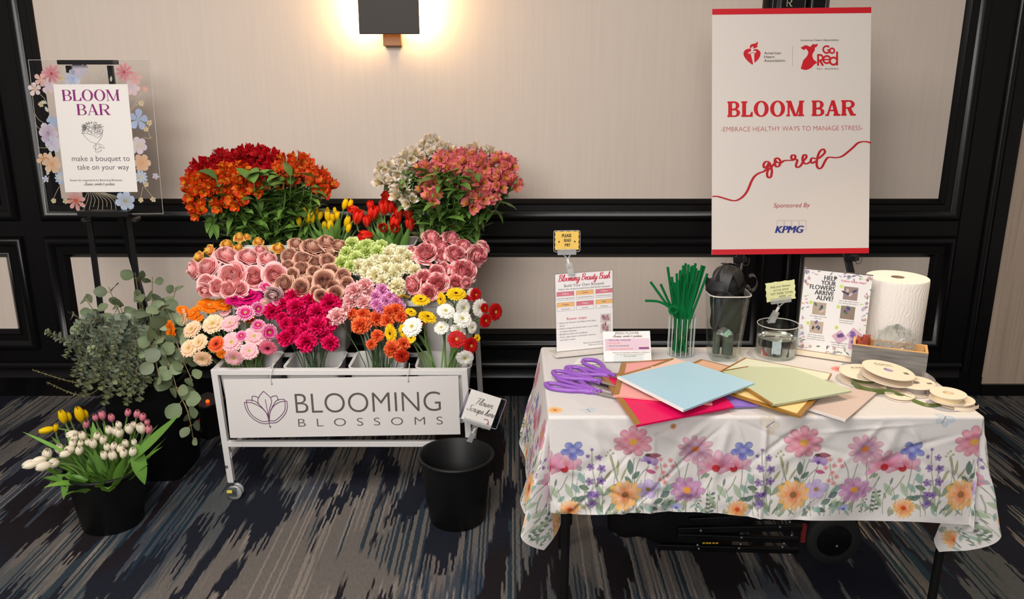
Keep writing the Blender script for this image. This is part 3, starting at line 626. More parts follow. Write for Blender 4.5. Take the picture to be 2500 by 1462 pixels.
# ------------------------------------------------------------------ flowers: shared meshes
def lerp(a, b, t): return tuple(x + (y-x)*t for x, y in zip(a, b))
PET = vmat('petals', .55, .25, .28); LEAF = vmat('leaf green', .42, .35, .12)
_cache = {}
def cached(key, fn):
    if key not in _cache: _cache[key] = fn()
    return _cache[key]
def jit(c, a=.12):
    k = 1 + random.uniform(-a, a); return tuple(min(1, q*k) for q in c)
def mesh_gerbera(inner, outer, tip, seed, n=26, spider=False):
    rr = random.Random(seed); mb = MB()
    for (cnt, L, wd, z0, el, off) in ((n, .5, .062, -.03, .05, 0), (n, .46, .058, -.01, .09, .5), (int(n*.8), .32, .05, .015, .13, .2)) + (((int(n*.7), .22, .04, .04, .16, .4),) if spider else ()):
        for i in range(cnt):
            a = 2*PI*(i+off)/cnt + rr.uniform(-.04,.04); l = L*rr.uniform(.93,1.04); dr = rr.uniform(.05,.14); sh = rr.uniform(.9,1.08); tw = rr.uniform(-.25,.25)
            vs = []; cs = []
            for k, (t, ww) in enumerate(((.12,.45),(.4,.8),(.68,1.0),(.86,.92),(.96,.62),(1.0,.2))):
                for q in (-1, 0, 1):
                    r = l*t; y = q*wd*ww*(L/.5)**.3; z = z0 + el*t - dr*t*t*L*1.2 + abs(q)*.012*ww + q*tw*.03*t
                    vs.append((r*math.cos(a)-y*math.sin(a), r*math.sin(a)+y*math.cos(a), z))
                    c = lerp(inner, outer, min(1, max(0, (t-.2)/.45))); c = lerp(c, tip, max(0, (t-.8)/.16) if t < .96 else 1.0); cs.append(tuple(min(1, x*sh) for x in c))
            mb.add(vs, [(3*k+q, 3*k+3+q, 3*k+4+q, 3*k+1+q) for k in range(5) for q in (0, 1)], cs)
    mb.lathe([(.001,-.11),(.05,-.10),(.13,-.06),(.17,-.035)], 12, (.10,.20,.04))
    return mb.mesh('bloom', PET)
def mesh_disk(c0, c1):
    mb = MB(); mb.lathe([(.135,.018),(.125,.045),(.10,.052),(.085,.044),(.05,.05),(.001,.046)], 18, [c1, c1, lerp(c0,c1,.5), c0, c0, c0])
    for i in range(46):
        a = i*2.4; r = .12*math.sqrt(i/46); mb.sphere((r*math.cos(a), r*math.sin(a), .05), .011, 5, 3, jit(lerp(c0, c1, r/.12), .25))
    return mb.mesh('flower_center', PET)
def mesh_rose(cin, cout, lip, seed, streak=None, open_=1.0):
    rr = random.Random(seed); mb = MB()
    spec = [(5,.50,.10,1.0,0),(5,.455,.19,.95,0),(5,.40,.27,.8,.02),(5,.34,.33,.55,.08),(4,.28,.37,.4,.14),(4,.225,.395,.28,.18),(4,.17,.41,.2,.2),(3,.115,.42,.1,.2),(3,.06,.425,.0,.2)]
    for k, (n, R, h, curl, close) in enumerate(spec):
        R *= (open_ if k < 4 else (1+open_)/2)
        for i in range(n):
            a0 = 2*PI*i/n + k*1.13 + rr.uniform(-.2,.2); half = PI/n*1.32; hj = h + rr.uniform(-.03,.03); Rj = R*rr.uniform(.93,1.05); sh = rr.uniform(.88,1.06); ph = rr.uniform(0,6); sp = rr.choice((.10,.16))
            U, V = 10, 7
            def P(u, v):
                uu = 2*u-1; a = a0 + uu*half; prof = .30 + .70*math.sin(min(1, v*1.15)*PI/2)
                r = Rj*prof*(1 + sp*uu) - close*Rj*max(0, v-.55)/.45; z = -.20 + (hj+.20)*v - (.17-.012*k)*uu*uu*v*v
                if v > .68:
                    q = (v-.68)/.32; r += curl*.075*q*(1-.55*uu*uu); z -= curl*.085*q*q
                r += .014*math.sin(4*uu+ph)*v*curl; z += .012*math.sin(5*uu+ph)*v*curl
                return (r*math.cos(a), r*math.sin(a), z)
            def Cc(u, v):
                uu = 2*u-1
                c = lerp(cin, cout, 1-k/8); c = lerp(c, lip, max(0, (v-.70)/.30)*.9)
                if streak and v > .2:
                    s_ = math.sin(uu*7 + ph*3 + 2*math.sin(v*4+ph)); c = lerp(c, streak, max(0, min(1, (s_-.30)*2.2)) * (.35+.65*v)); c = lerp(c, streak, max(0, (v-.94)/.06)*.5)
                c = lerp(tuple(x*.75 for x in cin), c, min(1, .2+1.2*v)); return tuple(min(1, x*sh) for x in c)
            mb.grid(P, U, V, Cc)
    mb.lathe([(.001,-.24),(.05,-.22),(.10,-.17),(.13,-.12)], 10, (.07,.15,.04))
    for i in range(5):
        a = 2*PI*i/5; mb.grid(lambda u, v: ((.10+.24*u)*math.cos(a)-(v-.5)*.11*(1-u)*math.sin(a), (.10+.24*u)*math.sin(a)+(v-.5)*.11*(1-u)*math.cos(a), -.16-.03*u-.1*u*u), 3, 2, (.09,.19,.05))
    return mb.mesh('bloom', PET)
def mesh_carnation(base, edge, seed):
    rr = random.Random(seed); mb = MB()
    for el, n, wd in ((4,4,.17),(26,7,.22),(46,9,.24),(66,11,.24),(86,11,.22),(102,9,.2)):
        for i in range(n):
            e_ = math.radians(el + rr.uniform(-12,12)); a = 2*PI*(i + rr.random()*.8)/n; se, ce = math.sin(e_), math.cos(e_)
            E = Vector((se*math.cos(a), se*math.sin(a), ce)); T1 = Vector((-math.sin(a), math.cos(a), 0)); T2 = T1.cross(E); ph = rr.uniform(0,6); L = rr.uniform(.40,.53); sh = rr.uniform(.84,1.08); tl = rr.uniform(-1.2,1.2); fr = rr.uniform(5,8)
            T1r = T1*math.cos(tl) + T2*math.sin(tl); T2r = T2*math.cos(tl) - T1*math.sin(tl)
            def P(u, v):
                uu = 2*u-1; rad = .08 + (L-.08)*v; zig = .014*(1 if int(round(u*14)) % 2 else -1)*(v > .95)
                p = E*(rad*(1-.16*uu*uu*v) + zig + .035*math.sin(fr*1.3*uu+ph)*v*v) + T1r*(uu*wd*(.30+.70*v)) + T2r*(.085*math.sin(fr*uu+ph)*v*v)
                return (p.x, p.y, p.z*.80)
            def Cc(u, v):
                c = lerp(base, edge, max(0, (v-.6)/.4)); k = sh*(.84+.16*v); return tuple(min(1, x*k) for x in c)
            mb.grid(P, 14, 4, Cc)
    mb.lathe([(.03,-.62),(.075,-.55),(.095,-.30),(.11,-.12)], 10, (.16,.28,.10))
    return mb.mesh('bloom', PET)
def mesh_tulip(c, streak, tip, seed, open_=0.0, wide=1.0, basec=(.35,.42,.12)):
    rr = random.Random(seed); mb = MB()
    for k in range(6):
        a0 = k*PI/3 + (0 if k % 2 else .1); rad = .31 if k % 2 else .285; h = 1.0 - rr.uniform(0,.06); sh = rr.uniform(.92,1.06)
        def P(u, v):
            uu = 2*u-1; wv = min(1, .45+2.6*v) * (1 if v < .62 else max(0, 1-((v-.62)/.38)**2)**.62); half = .80*max(.04, wv)
            r = wide*rad*(math.sin(PI*(.10+(.79-.13*min(1,open_*3))*v))**.8)*(1 + open_*v*v*.8); a = a0 + uu*half
            r *= (1 - .05*uu*uu); return (r*math.cos(a), r*math.sin(a), h*v - .03*uu*uu*v)
        def Cc(u, v):
            uu = abs(2*u-1); q = lerp(basec, c, min(1, v*4)); q = lerp(q, streak, max(0, 1-uu*2.2)*.7*(1-v*.4)); q = lerp(q, tip, max(0, (v-.8)/.2)*.6); return tuple(min(1, x*sh) for x in q)
        mb.grid(P, 6, 9, Cc)
    return mb.mesh('bloom', PET)
def mesh_alstro(c, dark, throat, seed):
    rr = random.Random(seed); mb = MB()
    for k in range(6):
        inn = k % 2; a = k*PI/3 + rr.uniform(-.1,.1); wd = .15 if inn else .25; op = rr.uniform(.36,.5) if not inn else rr.uniform(.26,.36); L = 1.0 if not inn else 1.05; sh = rr.uniform(.85,1.1)
        def P(u, v):
            uu = 2*u-1; r = .05 + op*v**1.7 + .10*max(0, v-.75); ww = wd*(.22 + .95*math.sin(PI*min(1, v*.80))) * (1 if v < .8 else (.92 if v < .95 else .5)); y = uu*ww
            z = L*v - .12*max(0, v-.7)*3*v - .05*uu*uu; r -= .05*uu*uu*v
            return (r*math.cos(a)-y*math.sin(a), r*math.sin(a)+y*math.cos(a), z)
        def Cc(u, v):
            uu = 2*u-1
            q = lerp(dark, c, min(1, v*1.5))
            if inn:
                q = lerp(q, throat, max(0, 1-abs(v-.55)/.35)*.9)
                if abs(uu) < .8 and int(v*9+u*4) % 3 == 0 and .3 < v < .85: q = lerp(q, (.12,.02,.02), .55)
            return tuple(min(1, x*sh) for x in q)
        mb.grid(P, 4, 7, Cc)
    for k in range(4):
        a = k*1.6; mb.tube([(0,0,.2),(.06*math.cos(a),.06*math.sin(a),.6),(.14*math.cos(a),.14*math.sin(a),.88)], .012, 4, throat)
    return mb.mesh('blossom', PET)
def lance(mb, p, d, up, L, wd, bend, c, nseg=6, fold=.25, tw=0.0):
    """a lance-shaped leaf from p along d, curving towards -up"""
    d = Vector(d).normalized(); up = Vector(up); side = d.cross(up); side = side.normalized() if side.length > 1e-4 else d.orthogonal().normalized(); up = side.cross(d)
    p = Vector(p); vs = []; cs = []; ang = 0
    for i in range(nseg+1):
        t = i/nseg; ww = wd*math.sin(PI*min(1, .06 + .94*t**.85))**.9*.5 if i < nseg else .0004
        sd = side*math.cos(tw*t) + up*math.sin(tw*t)
        for q in (-1, 0, 1): vs.append(p + sd*(q*ww) + up*(abs(q)*fold*ww)); cs.append(tuple(x*(1.12 if q == 0 else 1) for x in c))
        ang = bend*t; dd = d*math.cos(ang) - up*math.sin(ang); p = p + dd*(L/nseg)
    mb.add(vs, [(3*i+q, 3*i+3+q, 3*i+4+q, 3*i+1+q) for i in range(nseg) for q in (0, 1)], cs)
def bez(a, b, c, d, n=10):
    return [a*(1-t)**3 + b*3*t*(1-t)**2 + c*3*t*t*(1-t) + d*t**3 for t in [i/n for i in range(n+1)]]

ORD = ['', 'second', 'third', 'fourth', 'fifth', 'sixth', 'seventh', 'eighth', 'ninth', 'tenth', 'eleventh', 'twelfth']
def name_spots(px, what, where):
    """a label for every flower of one kind, by its place among its own kind in the photo"""
    n = len(px); lab = [None]*n
    rows = 1 if n <= 8 else (2 if n <= 18 else 3); order = sorted(range(n), key=lambda i: px[i][1]); out = {}
    for r in range(rows):
        idx = sorted(order[r*n//rows:(r+1)*n//rows], key=lambda i: px[i][0]); m_ = len(idx)
        band = {1: (where,), 2: ('upper half ' + where, 'lower half ' + where), 3: ('top third ' + where, 'middle third ' + where, 'bottom third ' + where)}[rows][r]
        for k, i in enumerate(idx):
            if m_ == 1: pos = 'single one'
            elif k == 0: pos = 'leftmost'
            elif k == m_-1: pos = 'rightmost'
            elif k < (m_+1)//2: pos = ORD[k] + ' from the left'
            else: pos = ORD[m_-1-k] + ' from the right'
            lab[i] = '%s, %s, %s' % (what, pos, band)
    return lab
def facing(P, bk, o):
    V = {'L': (-.68,-.72,.08), 'R': (.66,-.72,.12), 'U': (.05,-.35,.95), 'B': (.1,.25,.95), 'D': (.1,-.9,-.3), 'T': (.35,-.3,.88), 'F': (0,-.95,.3)}
    if o: return Vector(V[o]).normalized()
    rad = Vector((P.x-bk[0], P.y-bk[1]-.04, (P.z-bk[2])+.10)).normalized(); tc = (Vector((0,0,CAMH)) - P).normalized()
    return (rad*.62 + tc*.55 + Vector((random.uniform(-.12,.12), 0, random.uniform(-.1,.1)))).normalized()
def make_stem(root, P, d, bk, L0, rad, c, sag=.35, spread=.06):
    base = Vector((bk[0] + random.uniform(-spread, spread), bk[1] + random.uniform(-spread, spread), bk[2]-.225))
    root.location = base; s = P - d*L0
    ctl = s - d*((s-base).length*sag); lip = base.lerp(Vector((bk[0] + (P.x-bk[0])*.3, bk[1] + (P.y-bk[1])*.3, bk[2]+.02)), .9)
    lip.x = max(bk[0]-.085, min(bk[0]+.085, lip.x)); lip.y = max(bk[1]-.075, min(bk[1]+.075, lip.y))
    pts = bez(s, ctl, lip, base, 10)
    mb = MB(); mb.tube([p - base for p in pts], rad, 6, c); mb.build('stem', LEAF, root); return base, pts
def plant(kind, name, cat, group, what, where, bk, Yf, items, meshes, extra=None, L0=.0, rad=.0028, sc=1.0, stemc=(.10,.19,.05), leaves=None, sag=.35, org=(0,0,1), center=None, spread=.06, lift=0.0):
    """items: (crop x, crop y, size in crop px[, facing])"""
    ox, oy, k = org; px = [(ox + it[0]/k, oy + it[1]/k) for it in items]; labs = name_spots(px, what, where)
    for i, it in enumerate(items):
        u, v = px[i]; P = at(u, v, Yf(v) + random.uniform(-.012,.012) - (.02 if it[2]/k > 45 else 0)); o = it[3] if len(it) > 3 else None
        d = facing(P, bk, o); dia = px2m(it[2]/k, P)*sc
        r = thing(name, labs[i], cat, P, group)
        base, pts = make_stem(r, P, d, bk, L0*dia, rad, jit(stemc, .2), sag, spread)
        Mx = dirM(P - base + d*lift*dia, d, dia, random.uniform(0, 6.28))
        bo = inst('bloom', random.choice(meshes), r, Mx)
        if center: inst('flower_center', center, bo)
        if leaves:
            mb = MB(); leaves(mb, [p - base for p in pts], d); mb.build('leaf', LEAF, r)
def ramp(v0, y0, v1, y1): return lambda v: y0 + (y1-y0)*(v-v0)/(v1-v0)
T1 = ramp(735, 3.15, 890, 2.935); T2 = ramp(590, 3.37, 720, 3.10); T3 = ramp(350, 3.60, 500, 3.38); T3t = ramp(480, 3.54, 600, 3.40)
C6 = (400, 560, 4.176); C7 = (800, 560, 4.176); C5 = (840, 310, 4.431); C4 = (430, 320, 4.57); C3 = (40, 920, 3.323)
# ------------------------------------------------------------------ gerberas, front row
def G(key, inner, outer, tip, n=26, sp=False):
    return [cached(('g', key, s), lambda s=s: mesh_gerbera(lin(inner), lin(outer), lin(tip), s, n, sp)) for s in (1, 2)]
D_yel = mesh_disk(lin((205,190,70)), lin((150,130,50))); D_dark = mesh_disk(lin((38,14,12)), lin((90,30,16))); D_gold = mesh_disk(lin((225,180,70)), lin((215,150,60))); D_lime = mesh_disk(lin((190,185,80)), lin((215,190,90)))
def gerb(what, where, group, bk, items, meshes, center, org=C6, Y=T1, **k):
    plant('gerbera', 'gerbera', 'gerbera daisy', group, what, where, bk, Y, items, meshes, L0=.06, rad=.0034, stemc=(.14,.24,.07), org=org, center=center, **k)
b00, b03 = BK[0,0], BK[0,3]
gerb('orange gerbera', 'of the orange ones at the left end', 'orange gerberas in the first front tub', b00, [(65,1020,205,'L'),(300,850,170),(190,815,130,'T'),(460,775,240,'T'),(595,765,190,'T'),(350,905,110),(590,1275,110,'D')], G('or', (225,95,15), (246,130,15), (250,150,40), 30), D_gold)
gerb('deep red orange gerbera with a dark eye', 'of its kind below the peach gerberas', 'dark-eyed orange gerberas', b00, [(535,1170,190),(865,905,140)], G('ro', (190,40,8), (222,70,14), (245,150,95)), D_dark)
gerb('pale peach gerbera', 'of the peach gerberas', 'peach gerberas in the first front tub', b00, [(190,890,180,'L'),(285,1015,210),(500,960,235),(255,1210,195),(360,1150,195),(395,1320,200,'D')], G('pe', (240,190,140), (250,212,172), (252,224,192)), D_lime)
gerb('pale pink gerbera', 'of the pale pink gerberas', 'pale pink gerberas in the first front tub', b00, [(790,760,225,'T'),(1035,755,200,'T'),(675,955,210),(690,1150,230),(925,1090,235),(715,1310,205,'D'),(870,1240,190),(625,835,130)], G('pp', (246,196,196), (244,180,188), (250,208,208)), D_lime)
gerb('magenta gerbera with white tips', 'of the white-tipped magenta gerberas', 'white-tipped magenta gerberas', b00, [(1045,590,165),(830,850,195),(960,810,160,'R'),(1075,1050,185,'R'),(790,1085,130),(960,975,150),(1150,735,100)], G('mw', (200,20,110), (208,24,122), (252,215,225), 22), D_lime, Y=ramp(700, 3.12, 890, 2.945))
gerb('shaggy magenta gerbera lying flat under the pink roses', '', 'shaggy magenta gerberas', b00, [(850,690,330,'U'),(715,710,190,'U')], G('mg', (190,10,90), (212,12,116), (222,40,140), 34, True), D_dark, Y=ramp(700, 3.16, 890, 3.0))
gerb('rose pink gerbera with a dark eye', 'of its kind at the tub edge', 'dark-eyed pink gerberas', b00, [(1060,1210,190,'D')], G('dp', (190,20,70), (238,110,140), (246,150,170)), D_dark)
Yg = ramp(700, 3.12, 900, 2.95)
gerb('yellow gerbera', 'of the yellow gerberas', 'yellow gerberas in the last front tub', b03, [(775,685,150,'B'),(950,715,200,'U'),(1155,710,150,'L'),(1310,655,215,'U'),(1020,890,200,'T'),(640,1060,200,'L'),(770,1040,160,'L'),(850,840,130,'T'),(850,1110,110),(1525,1110,90,'R')], G('ye', (235,190,10), (248,208,22), (250,222,60), 24), D_dark, C7, Yg)
gerb('white gerbera', 'of the white gerberas', 'white gerberas in the last front tub', b03, [(860,990,225),(1205,830,190),(1385,800,190,'R'),(1375,910,200),(1555,800,195,'R'),(1160,1000,165),(1470,665,140,'R'),(1330,1025,185,'T'),(1400,1310,190,'D'),(1475,1000,130,'R')], G('wh', (236,232,206), (244,241,232), (248,246,240)), D_lime, C7, Yg)
gerb('dark red gerbera', 'of the red gerberas', 'red gerberas in the last front tub', b03, [(1510,665,150,'R'),(1710,840,195,'R'),(1610,930,160,'R'),(1315,1120,200),(1460,1185,190,'R'),(1410,690,120,'T'),(1600,800,110,'R')], G('re', (170,8,14), (196,14,20), (206,30,30), 20), D_gold, C7, Yg)

# ------------------------------------------------------------------ carnations
def K_(key, base, edge): return [cached(('c', key, s), lambda s=s: mesh_carnation(lin(base), lin(edge), s)) for s in (1, 2, 3)]
def carn(what, where, group, bk, items, meshes, org, Y, **k):
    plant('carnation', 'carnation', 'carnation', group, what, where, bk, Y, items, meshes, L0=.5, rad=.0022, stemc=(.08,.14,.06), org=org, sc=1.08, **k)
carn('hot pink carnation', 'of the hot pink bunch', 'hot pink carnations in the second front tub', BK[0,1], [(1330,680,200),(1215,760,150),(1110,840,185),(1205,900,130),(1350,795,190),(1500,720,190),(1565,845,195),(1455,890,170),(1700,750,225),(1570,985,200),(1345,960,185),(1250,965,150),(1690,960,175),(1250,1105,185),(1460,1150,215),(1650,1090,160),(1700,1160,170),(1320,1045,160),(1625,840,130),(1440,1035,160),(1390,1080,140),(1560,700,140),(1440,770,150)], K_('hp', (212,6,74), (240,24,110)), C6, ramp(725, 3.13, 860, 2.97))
Yc = ramp(690, 3.15, 870, 2.97)
carn('light pink carnation', 'of the light pink carnations', 'light pink carnations in the third front tub', BK[0,2], [(380,575,180),(270,630,190),(240,735,180),(370,745,165),(100,890,195),(420,640,150),(190,810,120),(310,690,150)], K_('lp', (255,176,178), (255,216,214)), C7, Yc)
carn('lilac pink carnation', 'of the lilac carnations', 'lilac carnations in the third front tub', BK[0,2], [(560,612,140),(490,685,135),(500,765,135),(600,722,135),(700,730,130),(735,775,120),(640,685,120),(540,810,130)], K_('li', (240,140,206), (250,190,228)), C7, Yc)
carn('orange carnation', 'of the orange carnations', 'orange carnations in the third front tub', BK[0,2], [(240,855,130),(360,865,140),(340,980,195),(510,905,180),(640,845,150),(700,825,150),(745,890,140),(510,1085,130),(660,1220,175),(775,1165,140),(445,1170,110),(965,930,110),(610,930,150)], K_('oc', (240,88,36), (255,136,80)), C7, Yc)
carn('red orange carnation hanging low beside the tub', '', 'red orange carnations', BK[0,2], [(755,1290,140,'D')], K_('rc', (206,40,24), (232,72,44)), C7, Yc)
carn('pale green carnation', 'of the green carnations', 'green carnations in the middle tier', BK[1,2], [(250,150,160),(400,175,170),(550,170,140),(190,240,140),(150,355,185),(290,300,165),(400,245,180),(510,235,160),(330,210,150),(240,380,140)], K_('gc', (196,218,96), (234,244,172)), C7, T2)
carn('cream carnation', 'of the cream carnations', 'cream carnations in the middle tier', BK[1,2], [(310,385,175),(430,375,175),(500,320,160),(620,255,160),(760,245,150),(590,335,170),(720,335,185),(820,285,155),(490,475,185),(600,415,160),(710,415,160),(680,455,160),(890,425,155),(820,385,140),(560,525,140),(710,585,185),(660,215,140),(400,440,150)], K_('cc', (255,240,184), (255,252,226)), C7, T2)

# ------------------------------------------------------------------ roses, middle tier
def R_(key, cin, cout, lip, streak=None, op=1.0): return [cached(('r', key, s), lambda s=s: mesh_rose(lin(cin), lin(cout), lin(lip), s, lin(streak) if streak else None, op)) for s in (1, 2, 3)]
def rose_leaves(mb, pts, d):
    for t in (3, 5):
        p = pts[t]; a = random.uniform(0, 6.28); lance(mb, p, (math.cos(a), math.sin(a), .2), (0,0,1), .06, .032, .5, jit((.05,.12,.03), .3), 5)
def rose(what, where, group, bk, items, meshes, org=C6, Y=T2, **k):
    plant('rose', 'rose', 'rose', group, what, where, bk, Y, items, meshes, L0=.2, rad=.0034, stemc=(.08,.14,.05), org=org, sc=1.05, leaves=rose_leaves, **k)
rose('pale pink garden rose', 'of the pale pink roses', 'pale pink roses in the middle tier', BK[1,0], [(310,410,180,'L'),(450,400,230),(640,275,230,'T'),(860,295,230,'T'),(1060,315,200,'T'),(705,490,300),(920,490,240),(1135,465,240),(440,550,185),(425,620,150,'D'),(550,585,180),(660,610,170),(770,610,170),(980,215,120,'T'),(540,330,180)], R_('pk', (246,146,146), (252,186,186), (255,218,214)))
rose('mauve rose tucked under the pink roses', '', 'mauve roses', BK[1,0], [(1120,665,170,'D')], R_('mv', (205,165,170), (215,180,180), (225,195,190)))
rose('yellow rose with orange base', 'of the yellow roses', 'yellow roses at the back of the first middle tub', BK[1,0], [(370,280,150,'L'),(480,215,155,'L'),(640,170,160,'T'),(775,95,150,'U'),(850,85,100,'U'),(965,135,135,'U'),(760,195,120,'T'),(1165,205,170,'T'),(1020,215,110,'T')], R_('yr', (250,190,80), (252,176,108), (253,222,104), None, .72), Y=ramp(580, 3.40, 640, 3.30))
rose('dusty tan rose', 'of the tan roses', 'dusty tan roses in the middle tier', BK[1,1], [(1350,155,160,'T'),(1510,190,215,'T'),(1660,145,190,'T'),(1785,175,170,'T'),(1280,270,170),(1410,305,175),(1545,330,140),(1680,245,170,'T'),(1670,320,150),(1265,380,145),(1405,405,165),(1310,465,145),(1230,560,195),(1530,430,130),(1705,430,165),(1640,530,225),(1400,595,175),(1500,560,165),(1830,475,150),(1870,555,140),(1600,675,130),(1750,650,150),(1730,585,140),(1560,640,130)], R_('tn', (188,130,116), (222,168,146), (238,198,172)))
rose('red and white streaked rose', 'of the streaked roses', 'red streaked roses in the middle tier', BK[1,3], [(1060,95,200,'T'),(1260,95,180,'T'),(1000,245,225),(1165,185,160,'T'),(1165,265,165),(1300,255,205),(1390,175,170,'T'),(1520,265,220,'R'),(1575,195,150,'R'),(1380,430,250),(860,230,120,'L'),(1110,435,160),(1225,440,130),(980,495,160),(870,565,190,'L'),(1120,555,220),(1310,545,165),(1030,645,175),(1410,545,120,'R'),(1185,385,110)], R_('rs', (244,110,136), (255,218,206), (255,238,228), (222,24,84)), C7)

# ------------------------------------------------------------------ tulips, top tier
def T_(key, c, st, tip, op=0.0, wide=1.0, n=3): return [cached(('t', key, s), lambda s=s: mesh_tulip(lin(c), lin(st), lin(tip), s, op, wide)) for s in range(1, n+1)]
def tulip_leaves(mb, pts, d):
    for q in range(2 if len(pts) and random.random() < .55 else 1):
        p = pts[8 - q]; a = random.uniform(0, 6.28); L = random.uniform(.15,.235)
        lance(mb, p, Vector((math.cos(a)*.35, math.sin(a)*.35 - .1, 1)), (-math.cos(a), -math.sin(a), .3), L, random.uniform(.034,.050), random.uniform(-.1,.5), jit((.17,.34,.07), .3), 8, .35, random.uniform(-.4,.4))
def tulip(what, where, group, bk, items, meshes, org, Y, sc=.95, **k):
    plant('tulip', 'tulip', 'tulip', group, what, where, bk, Y, items, meshes, L0=.0, rad=.0034, stemc=(.17,.28,.08), org=org, sc=sc, leaves=tulip_leaves, lift=-.5, **k)
tulip('yellow tulip', 'of the yellow tulips', 'yellow tulips in the top tier', BK[2,1], [(1370,1000,130,'U'),(1430,905,130,'U'),(1470,970,150,'U'),(1520,960,140,'U'),(1565,885,110,'U'),(1610,940,120,'T'),(1655,1060,130,'U'),(1720,1050,150,'U'),(1690,945,150,'U'),(1745,965,110,'U'),(1795,945,130,'T'),(1770,885,90,'U'),(1885,810,140,'T'),(1945,810,120,'T'),(1910,1005,150,'T'),(1925,1080,120,'T'),(1690,885,90,'U'),(1500,890,100,'U')], T_('y', (252,212,18), (248,196,12), (254,224,70), 0, .74), C4, T3t, 1.08)
tulip('red tulip', 'of the red tulips', 'red tulips in the top tier', BK[2,2], [(490,745,165,'L'),(150,970,165,'T'),(100,890,120,'L'),(310,930,170,'T'),(285,850,110,'U'),(430,870,160,'U'),(245,1015,130,'U'),(590,930,140,'U'),(550,1030,160,'T'),(700,935,150,'U'),(715,1050,150,'U'),(425,1090,140,'F'),(555,1095,150,'F'),(235,1175,165,'L'),(500,870,130,'U')], T_('r', (222,20,12), (246,110,70), (236,30,16), .25), C5, T3t, 1.15)

# ------------------------------------------------------------------ alstroemeria, top tier
def A_(key, c, dark, thr): return [cached(('a', key, s), lambda s=s: mesh_alstro(lin(c), lin(dark), lin(thr), s)) for s in (1, 2, 3)]
def alstro(what, where, group, bk, items, meshes, org, Y, leafy=(.10,.195,.035)):
    ox, oy, k = org; px = [(ox + a/k, oy + b/k) for a, b in items]; labs = name_spots(px, what, where)
    for i, (u, v) in enumerate(px):
        P = at(u, v, Y(v) + random.uniform(-.02,.02)); d = facing(P, bk, None); d = (d + Vector((0, -.1, .25))).normalized()
        r = thing('alstroemeria', labs[i], 'alstroemeria', P, group); base, pts = make_stem(r, P, d, bk, .035, .0024, jit(leafy, .2), .3, .07)
        x = d.orthogonal().normalized(); y = d.cross(x); a0 = random.uniform(0, 6.28)
        for j in range(4):
            a = a0 + j*2*PI/4 + random.uniform(-.3,.3); o = (x*math.cos(a) + y*math.sin(a)); dd = (d*.75 + o*random.uniform(.45,.85)).normalized()
            inst('blossom', random.choice(meshes), r, dirM(P - base - d*.028 + o*.006, dd, random.uniform(.044,.056), random.uniform(0, 6.28)))
        mb = MB()
        for j in range(9):
            t = random.choice((1,1,2,2,3,3,4,5,6)); p = pts[t] - base; a = random.uniform(0, 6.28); o = x*math.cos(a) + y*math.sin(a)
            lance(mb, p, o*.9 + d*random.uniform(.1,.8), (0,0,1), random.uniform(.05,.10), random.uniform(.020,.032), random.uniform(.4,1.2), jit(leafy, .4), 6, .2, random.uniform(-.8,.8))
        for j in range(3):
            a = random.uniform(0, 6.28); o = x*math.cos(a) + y*math.sin(a); lance(mb, P - base - d*.02, o*.7 + d*.6, d, .035, .010, .3, jit(leafy, .3), 4, .2)
        mb.build('foliage', LEAF, r)
alstro('crimson alstroemeria stem', 'of the crimson bunch', 'crimson alstroemeria in the top tier', BK[2,0], [(260,360),(220,430),(480,265),(420,330),(560,310),(690,250),(760,215),(850,215),(950,235),(1040,260),(1100,320),(660,320),(800,300),(900,320),(500,390),(600,390),(960,400),(1050,430),(880,520),(780,400),(360,410)], A_('cr', (182,8,26), (110,2,12), (206,40,24)), C4, ramp(350, 3.62, 500, 3.42))
alstro('orange alstroemeria stem', 'of the orange bunch', 'orange alstroemeria in the top tier', BK[2,0], [(170,520),(230,570),(300,500),(380,540),(450,610),(370,640),(560,500),(640,490),(700,400),(740,560),(660,680),(750,650),(680,780),(490,790),(200,780),(920,630),(160,660),(220,880),(540,420),(280,620),(560,600)], A_('oa', (212,62,12), (150,14,8), (248,170,34)), C4, ramp(400, 3.46, 510, 3.36))
alstro('rust orange alstroemeria stem', 'of the rust orange bunch', 'rust alstroemeria in the top tier', BK[2,0], [(1230,330),(1350,310),(1180,390),(1300,400),(1430,340),(1350,470),(1200,560),(1500,430),(1550,500),(1600,470),(1570,550),(1640,630),(1690,590),(1440,400)], A_('ra', (206,60,20), (150,24,12), (240,160,50)), C4, ramp(380, 3.54, 470, 3.44))
alstro('white alstroemeria stem', 'of the white bunch', 'white alstroemeria in the top tier', BK[2,3], [(930,140),(880,200),(960,240),(850,270),(720,290),(770,340),(630,350),(540,400),(430,420),(550,470),(480,550),(400,550),(610,590),(600,700),(690,770),(680,440),(1070,230),(1140,250),(1370,240),(1550,250),(1460,240)], A_('wa', (232,220,206), (190,176,130), (226,200,120)), C5, ramp(330, 3.60, 480, 3.42), (.12,.20,.06))
alstro('coral pink alstroemeria stem', 'of the pink bunch', 'pink alstroemeria in the top tier', BK[2,3], [(920,390),(850,450),(980,470),(1060,310),(1060,410),(1150,320),(1240,290),(1310,280),(1190,420),(1360,350),(1440,310),(1290,390),(1460,390),(1530,380),(1400,490),(1590,450),(1700,340),(1800,380),(1480,560),(1340,570),(1410,660),(1240,600),(1090,590),(940,570),(870,640),(950,750),(1500,640),(1390,810),(1510,740),(1600,710),(1690,600),(1850,590),(1720,480),(1620,540)], A_('pa', (236,124,134), (196,62,82), (246,196,70)), C5, ramp(380, 3.52, 500, 3.36))
